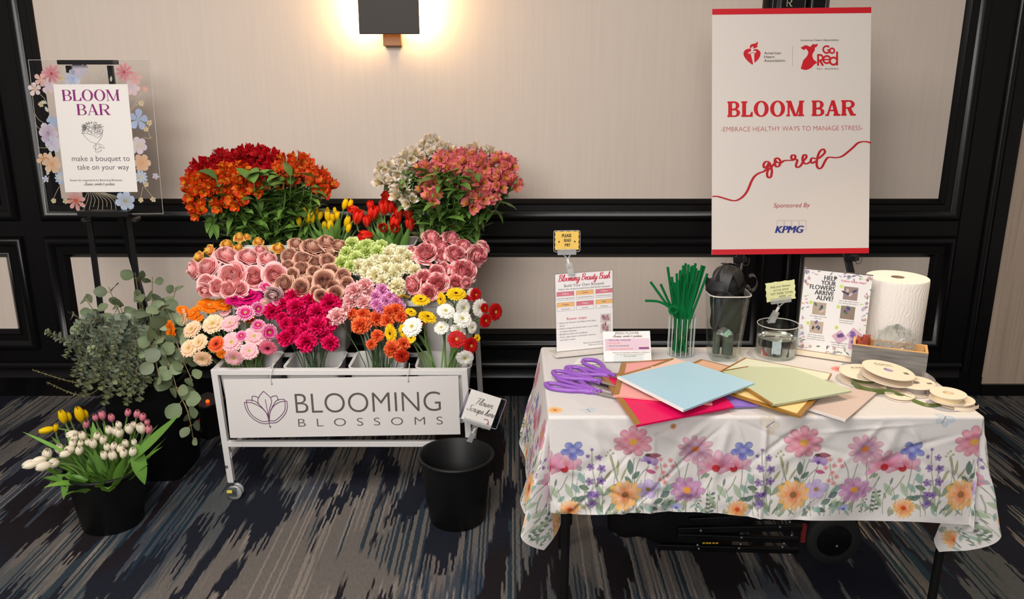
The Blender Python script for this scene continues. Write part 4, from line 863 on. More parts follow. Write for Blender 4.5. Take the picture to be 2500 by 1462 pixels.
# bare greenery filling the two tall bunches
for (i, j), n in (((2,0), 26), ((2,3), 26)):
    bk = BK[i,j]; g = thing('alstroemeria_greens', 'bundle of leafy green stems under the %s' % ('crimson and orange alstroemeria' if j == 0 else 'white and pink alstroemeria'), 'stems', (bk[0], bk[1], bk[2]-.22), None)
    mb = MB(); lb = MB(); B0 = g.location.copy()
    for q in range(n):
        a = random.uniform(0, 6.28); rr = random.uniform(.05,.24); tip = Vector((bk[0] + rr*math.cos(a), bk[1] + rr*.55*math.sin(a) - .05, bk[2] + random.uniform(.16,.30)))
        b0 = Vector((bk[0] + random.uniform(-.07,.07), bk[1] + random.uniform(-.06,.06), bk[2]-.215)); pts = bez(tip, tip - Vector((0,0,.1)), Vector((b0.x, b0.y, bk[2]+.05)), b0, 8)
        mb.tube([p - B0 for p in pts], .0024, 5, jit((.10,.20,.05), .3))
        for t in range(0, 6):
            for q2 in range(2):
                a2 = random.uniform(0, 6.28); lance(lb, pts[t] - B0, (math.cos(a2), math.sin(a2)*.8, random.uniform(.1,.9)), (0,0,1), random.uniform(.07,.13), random.uniform(.026,.042), random.uniform(.4,1.3), jit((.095,.185,.033), .4), 6, .2, random.uniform(-.8,.8))
    mb.build('stem', LEAF, g); lb.build('foliage', LEAF, g)

# ------------------------------------------------------------------ round black buckets on the floor
M_bkt = mat('black bucket plastic', (14,14,15), .5, spec=.32)
def bucket(name, label, cat, loc, rim, base, h, group=None):
    t = thing(name, label, cat, loc, group)
    mb = MB(); t_ = .004
    mb.lathe([(.001,0),(base-.006,0),(base,.006),(rim-.006,h-.02),(rim-.004,h-.016),(rim-.006,h-.002),(rim-t_-.004,h-.004),(base-t_,.012),(.001,.010)], 56); mb.build('body', M_bkt, t, angle=50)
    mb = MB(); mb.tube([(rim*math.cos(a), rim*math.sin(a), h-.004) for a in [2*PI*i/56 for i in range(56)]], .0065, 8, closed=True); mb.build('rim', M_bkt, t)
    return t
binX, binY = -.21, 2.80
bin_ = bucket('waste_bin', 'empty black bin for flower scraps between the flower stand and table', 'bin', (binX, binY, 0), .139, .104, .270, 'black round buckets')
tbX, tbY = -1.515, 2.775
tb = bucket('tulip_bucket', 'black bucket of white, yellow and pink tulips on the carpet', 'bucket', (tbX, tbY, 0), .142, .108, .235, 'black round buckets')
mb = MB(); mb.disc(.122, .13, 40); mb.build('water', mat('dark water', (20,26,22), .05), tb, False)
TB = (tbX, tbY, .235)
Tb_ = ramp(980, 2.93, 1135, 2.62)
tulip('pale cream tulip', 'of the cream tulips on the floor', 'cream tulips in the floor bucket', TB, [(110,710,130,'L'),(185,680,120,'L'),(250,625,130,'T'),(215,725,130,'L'),(300,700,130,'F'),(345,580,105,'T'),(430,590,120,'F'),(395,625,100,'L'),(510,595,105,'T'),(450,465,105,'L'),(470,500,100,'T'),(455,540,100,'T'),(535,475,95,'U'),(520,540,80,'T'),(580,530,80,'U'),(620,540,105,'U'),(655,480,95,'T'),(705,510,100,'T'),(750,430,95,'U'),(800,440,95,'U'),(830,390,85,'U'),(835,455,105,'T'),(735,570,90,'U'),(790,560,90,'T'),(710,635,95,'U'),(780,635,110,'U'),(845,580,100,'T'),(885,540,90,'U'),(870,620,105,'T'),(945,605,105,'T'),(915,420,110,'U'),(950,390,80,'U'),(1010,415,115,'U'),(955,530,75,'U')], T_('w', (253,243,222), (248,232,204), (255,248,234)), C3, Tb_, 1.0)
tulip('yellow tulip', 'of the yellow tulips on the floor', 'yellow tulips in the floor bucket', TB, [(245,430,130,'L'),(320,410,95,'T'),(375,320,150,'U'),(425,320,100,'U'),(510,300,170,'U'),(560,300,100,'U')], T_('fy', (255,218,14), (252,204,10), (255,228,60), 0, .72), C3, ramp(980, 2.90, 1135, 2.66), 1.0)
tulip('pink tulip bud', 'of the pink tulips on the floor', 'pink tulips in the floor bucket', TB, [(565,385,100,'T'),(640,330,80,'U'),(695,310,105,'U'),(770,330,95,'U'),(905,290,90,'T'),(980,300,95,'T'),(1025,325,95,'T'),(1060,370,80,'T'),(1075,425,100,'T')], T_('fp', (232,150,164), (206,70,110), (236,170,170)), C3, ramp(980, 2.92, 1135, 2.70), .95)
gl = thing('tulip_leaves', 'broad green tulip leaves fanning over the rim of the tulip bucket', 'leaves', (tbX, tbY, .13)); mb = MB(); B0 = gl.location.copy()
for q in range(42):
    a = random.uniform(0, 6.28); r0 = random.uniform(.03,.11); out = random.uniform(.15,.9)
    lance(mb, (r0*math.cos(a), r0*math.sin(a), .02), (math.cos(a)*out, math.sin(a)*out - .12, 1), (-math.cos(a), -math.sin(a), .2), random.uniform(.15,.23), random.uniform(.035,.055), random.uniform(.1,.9), jit((.20,.40,.06), .3), 9, .4, random.uniform(-.5,.5))
for (u0, v0, u1, v1, wd, bd) in ((312,1130,440,1025,.05,-.3),(335,1085,345,1182,.055,1.0),(215,1172,112,1165,.035,.2),(172,1150,148,1215,.035,.8),(170,1110,68,1058,.014,.2)):
    p0 = at(u0, v0, 2.70) - B0; p1 = at(u1, v1, 2.66) - B0; lance(mb, p0, p1-p0, (0,-.5,.8), (p1-p0).length*1.1, wd, bd*.5, jit((.14,.30,.05), .2), 9, .3)
for v in range(len(mb.v)):
    pass
mb.build('foliage', LEAF, gl)

# ------------------------------------------------------------------ eucalyptus in a tall black bucket
ex, ey = -1.515, 3.22
ev = thing('tall_planter', 'tall black bucket filled with eucalyptus beside the flower stand', 'bucket', (ex, ey, 0), 'black round buckets')
mb = MB(); mb.lathe([(.001,0),(.128,0),(.134,.008),(.158,.43),(.162,.436),(.158,.44),(.150,.436),(.126,.02),(.001,.018)], 48, sq=6.0); mb.build('body', M_bkt, ev, angle=50)
def euca(label, tip, mid, kind, group, n, sz, base=None, colr=(.13,.18,.12)):
    tip, mid = Vector(tip), Vector(mid); b0 = Vector((ex + random.uniform(-.09,.09), ey + random.uniform(-.08,.08), .06)) if base is None else Vector(base)
    r = thing('eucalyptus_stem', label, 'eucalyptus', b0, group); rim = Vector((ex + (mid.x-ex)*.35, ey + (mid.y-ey)*.35, .44))
    pts = catmull([b0, rim, mid, tip], 9); pts = [p - b0 for p in pts]; mb = MB(); mb.tube(pts, [.0042 - .003*i/len(pts) for i in range(len(pts))], 6, (.20,.15,.07)); mb.build('branch', LEAF, r)
    lb = MB(); i0 = int(len(pts)*(.30 if kind == 'spiral' else .36)); seg = pts[i0:]
    for q in range(n):
        t = (q+.5)/n*(len(seg)-1); i = int(t); p = seg[i].lerp(seg[min(i+1,len(seg)-1)], t-i); ax = (seg[min(i+1,len(seg)-1)] - seg[max(i-1,0)]).normalized()
        x = ax.orthogonal().normalized(); y = ax.cross(x); a = q*PI/2 + random.uniform(-.3,.3); k = sz*(1 - .55*(q/n)**2)*random.uniform(.8,1.2)
        for sgn in (0, PI):
            o = x*math.cos(a+sgn) + y*math.sin(a+sgn); c = jit(colr, .3); young = max(0, q/n-.8)*3; c = lerp(c, (.28,.30,.10), min(.7, young))
            if kind == 'spiral':
                dd = (o + ax*random.uniform(.15,.7)).normalized(); nrm = (ax*.8 + o*.25 + Vector((0,-.35,0))); nrm = (nrm - dd*nrm.dot(dd)).normalized(); cup = .22
            else:
                dd = (o + ax*.5 + Vector((random.uniform(-.5,.5), random.uniform(-.5,.5), random.uniform(-.6,.2)))).normalized(); nrm = (Vector((random.uniform(-.6,.6), -1, random.uniform(-.2,.9))) - dd*0).normalized(); nrm = (nrm - dd*nrm.dot(dd)).normalized(); cup = .08
            sd = dd.cross(nrm).normalized(); pet = p + dd*(k*(.25 if kind != 'spiral' else .08))
            if kind != 'spiral': lb.tube([p, pet + dd*k*.05], .0012, 4, (.25,.20,.08))
            vs = []; cs = []
            for (t2, w2) in ((0,.12),(.14,.62),(.36,.95),(.6,1.0),(.82,.72),(.95,.34),(1.0,.04)):
                for w3 in (-1, 0, 1): vs.append(pet + dd*(t2*k) + sd*(w3*w2*k*(.58 if kind == 'spiral' else .46)) + nrm*(abs(w3)*w2*cup*k - .12*k*t2*t2*(kind != 'spiral'))); cs.append(tuple(z*(1.18 if w3 == 0 else 1.0) for z in c))
            lb.add(vs, [(3*i2+w4, 3*i2+3+w4, 3*i2+4+w4, 3*i2+1+w4) for i2 in range(6) for w4 in (0, 1)], cs)
    lb.build('foliage', LEAF, r)
SIL = (.15,.19,.105); BLU = (.22,.26,.185)
spx = [(205,800,3.2),(150,830,3.14),(112,808,3.08),(235,810,3.1),(260,800,3.18),(300,800,3.14),(325,830,3.1),(345,850,3.06),(190,860,3.04),(220,850,3.0),(250,850,3.02),(280,840,3.02),(310,870,3.0),(335,890,3.02),(360,900,3.04),(200,900,2.98),(235,900,2.96),(270,895,2.96),(300,910,2.95),(330,930,2.96),(215,945,2.95),(250,945,2.93),(285,930,2.93),(320,960,2.94),(195,880,3.06),(350,945,2.98),(240,925,2.94),(205,965,2.96),(265,965,2.93),(180,915,3.02),(295,960,2.93),(340,975,2.96),(160,870,3.05),(275,860,2.96),(245,865,2.97),(225,930,2.94),(305,935,2.93),(330,860,3.0),(190,940,2.97),(365,930,2.98),(310,985,2.95),(255,985,2.94)]
labs = name_spots([(a, b) for a, b, _ in spx], 'silvery baby eucalyptus sprig', 'of the dense clump')
for (u, v, Y), lb_ in zip(spx, labs):
    tip = at(u, v, Y); top = .80 - (v-800)*.0010; mid = Vector((ex + (tip.x-ex)*.75, ey + (tip.y-ey)*.5, max(.50, top)*.72 + tip.z*.28)) if v > 850 else Vector((ex + (tip.x-ex)*.55, ey + (tip.y-ey)*.6, (tip.z+.44)/2))
    euca(lb_, tip, mid, 'spiral', 'baby eucalyptus in the tall bucket', 30, .036, colr=jit(BLU, .18))
for (u, v, Y, um, vm, l) in ((80,903,3.1,200,935,'thin eucalyptus sprig poking out low towards the panelling, upper of the pair'),(114,933,3.05,210,965,'thin eucalyptus sprig poking out low towards the panelling, lower of the pair')):
    euca(l, at(u, v, Y), at(um, vm, 3.06), 'spiral', 'baby eucalyptus in the tall bucket', 26, .014, colr=(.20,.22,.10))
dpx = [(330,665,3.3),(372,675,3.28),(265,700,3.3),(410,730,3.2),(205,725,3.25),(175,760,3.2),(430,700,3.3),(400,800,3.1),(440,830,3.05),(385,840,3.05),(290,740,3.2),(345,735,3.2),(360,780,3.12),(320,770,3.12),(230,760,3.18),(415,900,2.98),(450,880,3.0),(470,930,2.98),(390,930,2.95),(435,960,2.95),(250,790,3.14)]
labs = name_spots([(a, b) for a, b, _ in dpx], 'silver dollar eucalyptus stem', 'of the round-leaved stems')
for (u, v, Y), lb_ in zip(dpx, labs):
    tip = at(u, v, Y); up = v < 820; mid = Vector((ex + (tip.x-ex)*.6, ey + (tip.y-ey)*.6, (tip.z*.5 + .44*.5) if up else max(.62, tip.z+.12)))
    euca(lb_, tip, mid, 'dollar', 'silver dollar eucalyptus in the tall bucket', 6 if v > 700 else 5, .072, colr=jit(SIL, .2))
euca('long silver dollar eucalyptus stem trailing down beside the white stand leg', at(473,1075,2.92), at(450,985,2.94), 'dollar', 'silver dollar eucalyptus in the tall bucket', 6, .066, colr=SIL)

# ------------------------------------------------------------------ black uplight box behind the stand leg
M = Matrix.Translation(Vector((-1.435, 3.58, 0))) @ Matrix.Rotation(math.radians(-28), 4, 'Z')
ub = thing('uplight_box', 'small black battery uplight with red display behind the stand leg', 'light', M=M)
MB().box((-.075,-.075,.004),(.075,.075,.165)).build('housing', mat('uplight black', (15,15,16), .45), ub, False, bevel=.006)
mb = MB(); text(mb, 'EZ', -.02, .125, .016, .03, z=0); text(mb, 'wedge', .022, .125, .011, .04, z=0, shear=.2); text(mb, 'CHAUVET', .0, .035, .020, .085, z=0, offset=.01); mb.v = [(x, -.0762, y) for x, y, z in mb.v]; mb.build('lettering', mat('pale grey print', (150,148,146), .6), ub, False)
mb = MB()
for i in range(4): mb.box((-.028+.015*i, -.077, .088), (-.018+.015*i, -.0755, .102))
mb.build('display', mat('red display', (200,20,30), .5, emit=(255,20,40), estr=.6), ub, False)
mb = MB(); mb.sphere((-.03,-.03,.168), .009); mb.sphere((.03,-.02,.168), .009); mb.build('indicator_lamp', mat('red lamp', (255,60,20), .4, emit=(255,50,10), estr=4), ub)

# ------------------------------------------------------------------ clip-on cards
M_clip = clear_mat('clear clip plastic', (235,238,240), .22, .05, .30); M_hold = clear_mat('clear card sleeve', (228,226,234), .16)
def clip_sign(name, label, corners, Y, card_c, card_poly, draw, foot, group, sleeve=True):
    """corners BL, BR, TL in pixels at depth Y; foot = clip end point in the world"""
    BLp, BRp, TLp = [at(u, v, Y) for u, v in corners]; M = frameM(BLp, BRp-BLp, TLp-BLp); W_ = (BRp-BLp).length; H_ = (TLp-BLp).length
    t = thing(name, label, 'sign', M=M, group=group)
    if sleeve:
        mb = MB(); mb.prism(rrect(0,0,W_,H_,.006), -.003, .0004); mb.build('sleeve', M_hold, t, False)
        mb = MB(); mb.tube([(x,y,0) for x,y in rrect(0,0,W_,H_,.006)], .0010, 6, closed=True); mb.build('sleeve_edge', mat('sleeve edge', (176,172,186), .2), t)
    mb = MB(); mb.prism([(a*W_, b*H_) for a, b in card_poly], .0006, .0014); mb.build('card', mat(label[:24], card_c, .7), t, False)
    draw(t, W_, H_)
    Mi = M.inverted(); f = Mi @ Vector(foot); cx = W_/2
    mb = MB(); mb.box((cx-W_*.36, -.010, -.006), (cx+W_*.36, .010, .005)); mb.build('gripper', M_clip, t, False, bevel=.002)
    top = Vector((cx, -.010, 0)); d = (f - top); mb = MB()
    mb.tube([top + Vector((-.012,.002,0)), top + d*.22], .0022, 6); mb.tube([top + Vector((.012,.002,0)), top + d*.22], .0022, 6); mb.build('yoke', M_clip, t)
    mb = MB(); mb.tube([top + d*.22, top + d*.45], .0048, 10); mb.build('swivel', mat('white plastic', (226,222,218), .35), t)
    mb = MB(); x = Vector((1,0,0)); mb.bar(top + d*.45 + Vector((0,0,.006)), f + Vector((0,0,.012)), .020, .003, up=(0,0,1)); mb.bar(top + d*.45 - Vector((0,0,.006)), f - Vector((0,0,.006)), .018, .003, up=(0,0,1)); mb.box((f.x-.012,f.y-.002,-.008+f.z),(f.x+.012,f.y+.003,f.z+.014)); cl = mb.build('clamp', M_clip, t, False, bevel=.001)
    mb = MB(); mb.tube([top + d*.62 + Vector((-.007,0,.004)), top + d*.62 + Vector((.007,0,.004))], .0045, 8); mb.build('spring', mat('brass spring', (176,140,84), .3, metal=1), cl)
    return t
def wavy(n=9, a=.03):
    P = []
    for (x0,y0,x1,y1) in ((0,0,1,0),(1,0,1,1),(1,1,0,1),(0,1,0,0)):
        for i in range(n*2):
            s = i/(n*2); o = a*abs(math.sin(s*PI*n/2)); x = x0+(x1-x0)*s; y = y0+(y1-y0)*s; nx, ny = (y1-y0), -(x1-x0); P.append((x - nx*o + nx*a, y - ny*o + ny*a))
    return P
M_ink = mat('black pen ink', (38,36,34), .6)
def d1(t, W_, H_):
    mb = MB(); cursive(mb, 'Flower', W_*.50, H_*.60, H_*.105, W_*.44, .0016, .0018, .3); cursive(mb, 'Scraps here', W_*.49, H_*.33, H_*.105, W_*.72, .0016, .0018, .3); mb.build('lettering', M_ink, t, False)
    mb = MB(); ribbon(mb, [(W_*.62,H_*.20),(W_*.70,H_*.22),(W_*.75,H_*.16),(W_*.755,H_*.09)], .0028, .0018); flat(mb, [(W_*.72,H_*.11),(W_*.79,H_*.11),(W_*.755,H_*.04)], .0018); mb.build('arrow', mat('plum arrow', (140,50,76), .6), t, False)
rimP = Vector((binX + .045, binY + .132, .262))
clip_sign('scraps_card', 'white card reading Flower Scraps here in a clear clip on the black bin', ((1119,1019),(1211,1048),(1139,946)), 2.90, (232,226,220), [(.07,.0),(.86,.0),(.86,1.0),(.07,1.0)], d1, rimP, 'clear clip card holders')
# ------------------------------------------------------------------ folding table
TX0, TX1, TY0, TY1, TZ0 = .108, 1.287, 2.082, 2.656, .736
M_leg = mat('black table steel', (18,17,17), .4, metal=.3)
tab = thing('folding_table', 'folding table with black legs under the floral tablecloth', 'table', ((TX0+TX1)/2, (TY0+TY1)/2, 0))
def rt(x, y, z): return Vector((x, y, z)) - tab.location
a, b = rt(TX0, TY0, .70), rt(TX1, TY1, TZ0)
MB().box(a, b).build('tabletop', mat('grey tabletop', (190,188,184), .5), tab, False, bevel=.012)
for px, Y in ((((1382,1250),(1377,1462)), TY0+.06), (((2306,1285),(2275,1462)), TY0+.06)):
    p = at(*px[0], Y); q = at(*px[1], Y); d = (q-p)/(q.z-p.z); top = p + d*(.70-p.z); bot = p + d*(0-p.z); mid = p + d*(.40-p.z)
    l = MB().tube([rt(*top), rt(*mid)], .0165, 14).build('leg', M_leg, tab); MB().tube([rt(*mid), rt(*bot)], .013, 14).build('lower_tube', M_leg, l)
    MB().tube([rt(*(mid + d*.015)), rt(*(mid - d*.03))], .0185, 14).build('collar', M_leg, l); MB().tube([rt(*(bot - d*-.0)), rt(*(bot + d*.02))], .017, 14).build('foot_cap', mat('rubber', (12,12,12), .7), l)
for x in (TX0+.07, TX1-.07):
    l = MB().tube([rt(x, TY1-.06, .70), rt(x, TY1-.06, .40)], .0165, 12).build('leg', M_leg, tab); MB().tube([rt(x, TY1-.06, .40), rt(x, TY1-.06, 0)], .013, 12).build('lower_tube', M_leg, l)
    MB().tube([rt(x, TY1-.06, .655), rt(x, TY0+.06, .655)], .009, 10).build('crossbar', M_leg, tab)

# ------------------------------------------------------------------ tablecloth: one draped mesh, print in its colour attribute
def make_cloth():
    W, D = TX1-TX0, TY1-TY0; z0 = TZ0 + .004
    A_ = np.concatenate([np.linspace(-.31, 0, 130)[:-1], np.linspace(0, W, 860), np.linspace(W, W+.31, 130)[1:]])
    Bv = np.concatenate([np.linspace(-1, 0, 218)[:-1], np.linspace(0, .10, 46)[:-1], np.linspace(.10, D, 80), D + np.linspace(0, .28, 24)[1:]])
    a, bq = np.meshgrid(A_, Bv, indexing='ij')
    dfront = .287 + .045*np.clip(a/W, 0, 1) + .006*np.sin(a*9+.5) + .004*np.sin(a*23)
    b = np.where(bq < 0, bq*dfront, bq)
    exl = np.clip(-a, 0, None); exr = np.clip(a-W, 0, None); ex = exl + exr; sx = np.where(exr > 0, 1.0, -1.0)
    eyf = np.clip(-b, 0, None); eyb = np.clip(b-D, 0, None); ey = eyf + eyb; sy = np.where(eyb > 0, 1.0, -1.0)
    r = np.hypot(ex, ey); th = np.arctan2(ex, ey); s2 = np.sin(2*th)**2
    R = .010; ang = np.minimum(r/R, PI/2); out0 = R*np.sin(ang); dr0 = R*(1-np.cos(ang)); rest = np.clip(r - R*PI/2, 0, None)
    side = np.sin(th)**2
    fl = .03 + side*.18 - .10*s2
    ax_, by_ = np.clip(a, 0, W), np.clip(b, 0, D)
    wave = (np.sin(ax_*11+1.2) + .6*np.sin(ax_*23+ey*9+.3))*(1-side) + (np.sin(by_*17+.5) + .5*np.sin(by_*31))*side
    fl = fl + .035*wave*np.clip(rest/.3, 0, 1)*(1-s2) + .22*s2*np.sin(th*7.5)*np.clip(rest/.2, 0, 1)
    fa = np.arctan(fl); out = out0 + rest*np.sin(fa); dr = dr0 + rest*np.cos(fa)
    # creases from folding and drag lines
    cr = np.zeros_like(a); rs = np.random.RandomState(5)
    for i in range(64):
        ang_ = rs.uniform(0, PI); k = rs.uniform(14, 60); ph = rs.uniform(0, 6); cx_, cy_ = rs.uniform(-.2, W+.2), rs.uniform(-.3, .05)
        tt = np.abs(((a-cx_)*math.cos(ang_) + (b-cy_)*math.sin(ang_))); ln = ((a-cx_)*-math.sin(ang_) + (b-cy_)*math.cos(ang_))
        cr += rs.uniform(.4, 1)*np.exp(-(tt/rs.uniform(.006,.02))**2)*np.exp(-(ln/rs.uniform(.06,.2))**2)*(1 if i % 2 else -1)
    cr += .9*np.exp(-((a-W*.5)/.008)**2)*(b < .02) + .6*np.exp(-((a-W*.24)/.01)**2)*(b < 0)
    amp = np.where(r > .012, .0062, .0006)
    out = out + cr*amp*(r > .012)*np.clip(rest/.04, 0, 1)
    X = TX0 + ax_ + out*np.sin(th)*sx; Y = TY0 + by_ + out*np.cos(th)*sy; Z = z0 - dr + np.where(r < .012, cr*.0007, 0)
    # ---- print, in metres along the hem (s) and down from the table edge (t)
    col = np.empty(a.shape + (3,)); col[:] = lin((218,213,210))
    Lr = .470
    front = (ey >= ex) | (ex <= 0); s = np.where(front, a, b*1.0 + .2); t = np.where(front, ey, ex); t = np.where((ex <= 0) & (ey <= 0), -1.0, t)
    band = t > 0.015
    def blend(m, c, al):
        k = (m*al)[..., None]; col[:] = col*(1-k) + np.array(c)*k
    def ds(cx_): return (s - cx_ + Lr/2) % Lr - Lr/2
    fx_ = lambda u: (u - 1349)/1052.0*W; fy_ = lambda v: (v - 1013)*.00124
    def local(u, v, ext):
        x = ds(fx_(u)); y = t - fy_(v); return x, y, band & (np.abs(x) < ext) & (np.abs(y) < ext)
    sm = lambda e0, e1, x: np.clip((x-e0)/(e1-e0), 0, 1)
    def bloom(u, v, r_, n, c0, c1, cc, rot=0.0, deep=.22, fan=None, squash=1.0):
        r_ = r_*.00120; x, y, m = local(u, v, r_*1.3); y = y/squash; rr = np.hypot(x, y)/r_; an = np.arctan2(y, x) + rot
        lob = 1 - deep*(1 - np.abs(np.cos(an*n/2))**.6) + .05*np.sin(an*3+u)
        al = sm(1.0, .955, rr/lob)*m*(.86 + .14*np.sin(x*170+u)*np.sin(y*190+v))
        if fan is not None: al = al*(np.cos(an-rot-fan) > -.25)
        if n < 16: al = al*(.40 + .60*sm(.02, .16, np.abs(np.cos(an*n/2)) + sm(.55, .25, rr)))
        q = sm(.15, .95, rr)[..., None]; c = np.array(c0)*(1-q) + np.array(c1)*q
        vein = (.86 + .14*np.abs(np.cos(an*n/2))**.5)*(1 - .20*np.abs(np.sin(an*n*2.5))**3*sm(1.0, .3, rr))*(1 - .20*sm(.80, .97, rr/lob))*(1 + .10*sm(.75, .5, rr/lob))
        k = (al*.92)[..., None]; col[:] = col*(1-k) + c*vein[..., None]*k
        blend(sm(.24, .17, rr)*m, cc, .95)
    def leaf_(u, v, L, wd, a_, c, al=.85):
        L *= .0012; wd *= .0012; x, y, m = local(u, v, L*1.1); p = x*math.cos(a_) + y*math.sin(a_); q = -x*math.sin(a_) + y*math.cos(a_); tt = p/L + .5
        ww = wd*np.sin(PI*np.clip(tt, 0, 1))**.8*.5; blend(m & (tt > 0) & (tt < 1), c, al*sm(1.0, .8, np.abs(q)/np.maximum(ww, 1e-5))); blend(m & (tt > 0) & (tt < 1), tuple(z*.75 for z in c), .5*sm(.0007, .0003, np.abs(q)))
    def stem_(pts, wd=.0019, c=(.20,.24,.16)):
        P = catmull([(fx_(u), fy_(v)) for u, v in pts], 8)
        for i in range(len(P)-1):
            p, q = P[i], P[i+1]; L = (q-p).length; dx, dy = (q.x-p.x)/L, (q.y-p.y)/L; x = ds(p.x); y = t - p.y; k = x*dx + y*dy; e = np.abs(-x*dy + y*dx)
            blend(band & (k > -.0006) & (k < L+.0006), c, .8*sm(wd, wd*.5, e))
    GR, GD, GL, GT, OL = lin((120,140,110)), lin((62,98,84)), lin((160,178,150)), lin((128,164,152)), lin((150,150,104))
    for P_ in ([(1403,1120),(1404,1160),(1400,1200)],[(1390,1160),(1378,1185),(1365,1200)],[(1450,1096),(1452,1140),(1462,1190),(1470,1250)],[(1474,1143),(1466,1180),(1472,1230)],[(1556,1120),(1552,1160),(1550,1190)],[(1570,1118),(1560,1150),(1556,1180)],[(1592,1140),(1575,1155),(1560,1175)],[(1712,1130),(1718,1165),(1722,1195)],[(1690,1230),(1692,1255)],[(1750,1165),(1738,1190),(1728,1205)],[(1620,1130),(1630,1165),(1640,1185)],[(1655,1125),(1668,1150),(1672,1180)],[(1690,1130),(1684,1165),(1682,1180)],[(1535,1238),(1528,1256)],[(1592,1215),(1572,1235),(1566,1256)],[(1745,1195),(1748,1225),(1746,1256)],[(1500,1130),(1510,1160),(1525,1190)],[(1498,1110),(1508,1145),(1518,1180)]): stem_(P_)
    for (u, v, L, w_, a_, c) in ((1425,1165,30,17,1.2,GT),(1432,1188,26,15,.3,GD),(1412,1190,30,15,.9,GT),(1395,1196,44,16,1.1,GL),(1425,1214,26,15,2.6,GD),(1410,1215,22,13,-.4,GD),(1418,1140,22,14,1.0,GT),(1497,1192,44,16,2.3,GR),(1472,1195,34,14,1.0,GR),(1505,1232,34,15,2.1,GR),(1470,1235,34,14,1.0,GR),(1490,1160,34,9,2.1,OL),(1515,1140,40,8,1.6,OL),(1530,1155,36,7,2.0,OL),(1500,1125,34,7,1.2,OL),(1546,1140,36,17,1.5,GD),(1561,1158,24,14,2.4,GD),(1541,1168,22,12,.8,GD),(1645,1192,38,18,2.5,GT),(1637,1208,26,17,2.6,lin((44,88,88))),(1620,1224,26,16,2.6,GD),(1642,1230,30,17,2.9,GD),(1610,1243,22,13,.4,lin((40,64,62))),(1668,1228,26,9,2.2,GR),(1658,1236,26,8,1.9,GR),(1738,1160,16,9,2.2,GR),(1775,1196,40,17,1.0,GL),(1795,1215,22,13,2.4,GT),(1730,1160,24,8,2.2,GR)): leaf_(u, v, L, w_, a_, c)
    for i in range(5):
        leaf_(1742, 1205+11*i, 12, 8, .3, GD); leaf_(1754, 1202+11*i, 12, 8, 2.8, GD); leaf_(1725-3*i, 1222+8*i, 8, 4, .8, GD); leaf_(1718, 1215+9*i, 8, 4, 2.2, GR)
    rm = random.Random(9)
    for i in range(54):
        u, v = 1380 + 420*i/54 + rm.uniform(-6,6), 1256 - abs(rm.gauss(0, 1))*34
        leaf_(u, v, rm.uniform(16,30), rm.uniform(6,13), rm.choice((rm.uniform(.7,1.4), rm.uniform(1.7,2.5))), rm.choice((GR, GD, GL, GT, OL, GR)), .75)
    for i in range(16):
        u = 1380 + 26*i + rm.uniform(-8,8); top = rm.uniform(1130,1200); stem_([(u, 1258), (u+rm.uniform(-5,5), (1258+top)/2), (u+rm.uniform(-12,12), top)], .0013)
    V = lin((140,100,170)); VD = lin((96,66,136))
    for u, v, q in ((1450,1096,5),(1467,1116,9),(1448,1140,10),(1475,1143,11),(1446,1174,11),(1474,1172,12),(1450,1206,11),(1463,1204,10),(1452,1228,12),(1440,1112,6)): bloom(u, v, q, 5, VD, V, VD, u*.7, .5)
    bloom(1592,1192,28,5,lin((170,140,196)),lin((190,168,214)),lin((150,120,60)),.3,.35)
    bloom(1592,1128,22,4,lin((134,92,170)),lin((170,130,196)),VD,.2,.3,-PI/2+.3); leaf_(1598,1150,24,12,.2,lin((170,50,110)))
    bloom(1383,1142,44,9,lin((186,70,100)),lin((214,164,190)),lin((170,30,40)),.5,.35,-PI/2-.2)
    bloom(1758,1140,46,9,lin((184,70,104)),lin((214,160,188)),lin((170,30,40)),.1,.35,-PI/2-.3)
    bloom(1551,1078,47,9,lin((196,84,112)),lin((214,136,158)),lin((206,156,70)),.2,.34,None,.85)
    bloom(1704,1095,43,10,lin((130,60,120)),lin((218,160,176)),lin((196,116,60)),.4,.42,None,.9)
    bloom(1690,1196,42,9,lin((150,64,130)),lin((204,146,192)),lin((206,146,50)),.7,.32,None,.82)
    bloom(1535,1205,40,11,lin((224,112,56)),lin((240,190,100)),lin((140,100,60)),.3,.26)
    bloom(1398,1240,27,16,lin((226,110,20)),lin((244,196,120)),lin((190,70,20)),.1,.45)
    bloom(1403,1098,29,5,lin((64,78,166)),lin((96,112,192)),lin((150,150,200)),.9,.55,None,.85)
    leaf_(1603,1110,36,14,.08,lin((140,50,74))); leaf_(1588,1110,14,10,.1,lin((70,60,50)))
    for u, v in ((1620,1120),(1632,1135),(1628,1152),(1640,1162),(1622,1172),(1634,1178),(1645,1122),(1652,1136),(1612,1140)): bloom(u, v, 7, 4, lin((206,120,130)), lin((226,168,168)), lin((190,110,80)), u, .3)
    for u, v in ((1490,1105),(1496,1100),(1503,1108),(1486,1112)): bloom(u, v, 3, 3, OL, OL, lin((190,150,80)))
    bloom(1668,1245,16,3,lin((120,130,200)),lin((180,180,214)),lin((80,90,170)),.6,.4,-PI/2)
    # scattered prints: butterflies and loose heads (cloth coordinates from the front left corner)
    def fly(a0, b0, k, c, rot):
        x = (a-a0)*math.cos(rot) + (b-b0)*math.sin(rot); y = -(a-a0)*math.sin(rot) + (b-b0)*math.cos(rot)
        for sg in (-1, 1):
            for (cx_, cy_, rx, ry) in ((.55,.35,.55,.40),(.40,-.40,.36,.34)):
                e = np.hypot((x/k*sg-cx_)/rx, (y/k-cy_)/ry); blend(e < 1.05, c, .6*sm(1.05,.85,e)*(.55+.45*sm(.3,1,e)))
        blend((np.abs(x) < k*.05) & (np.abs(y) < k*.5), (.12,.11,.12), .8)
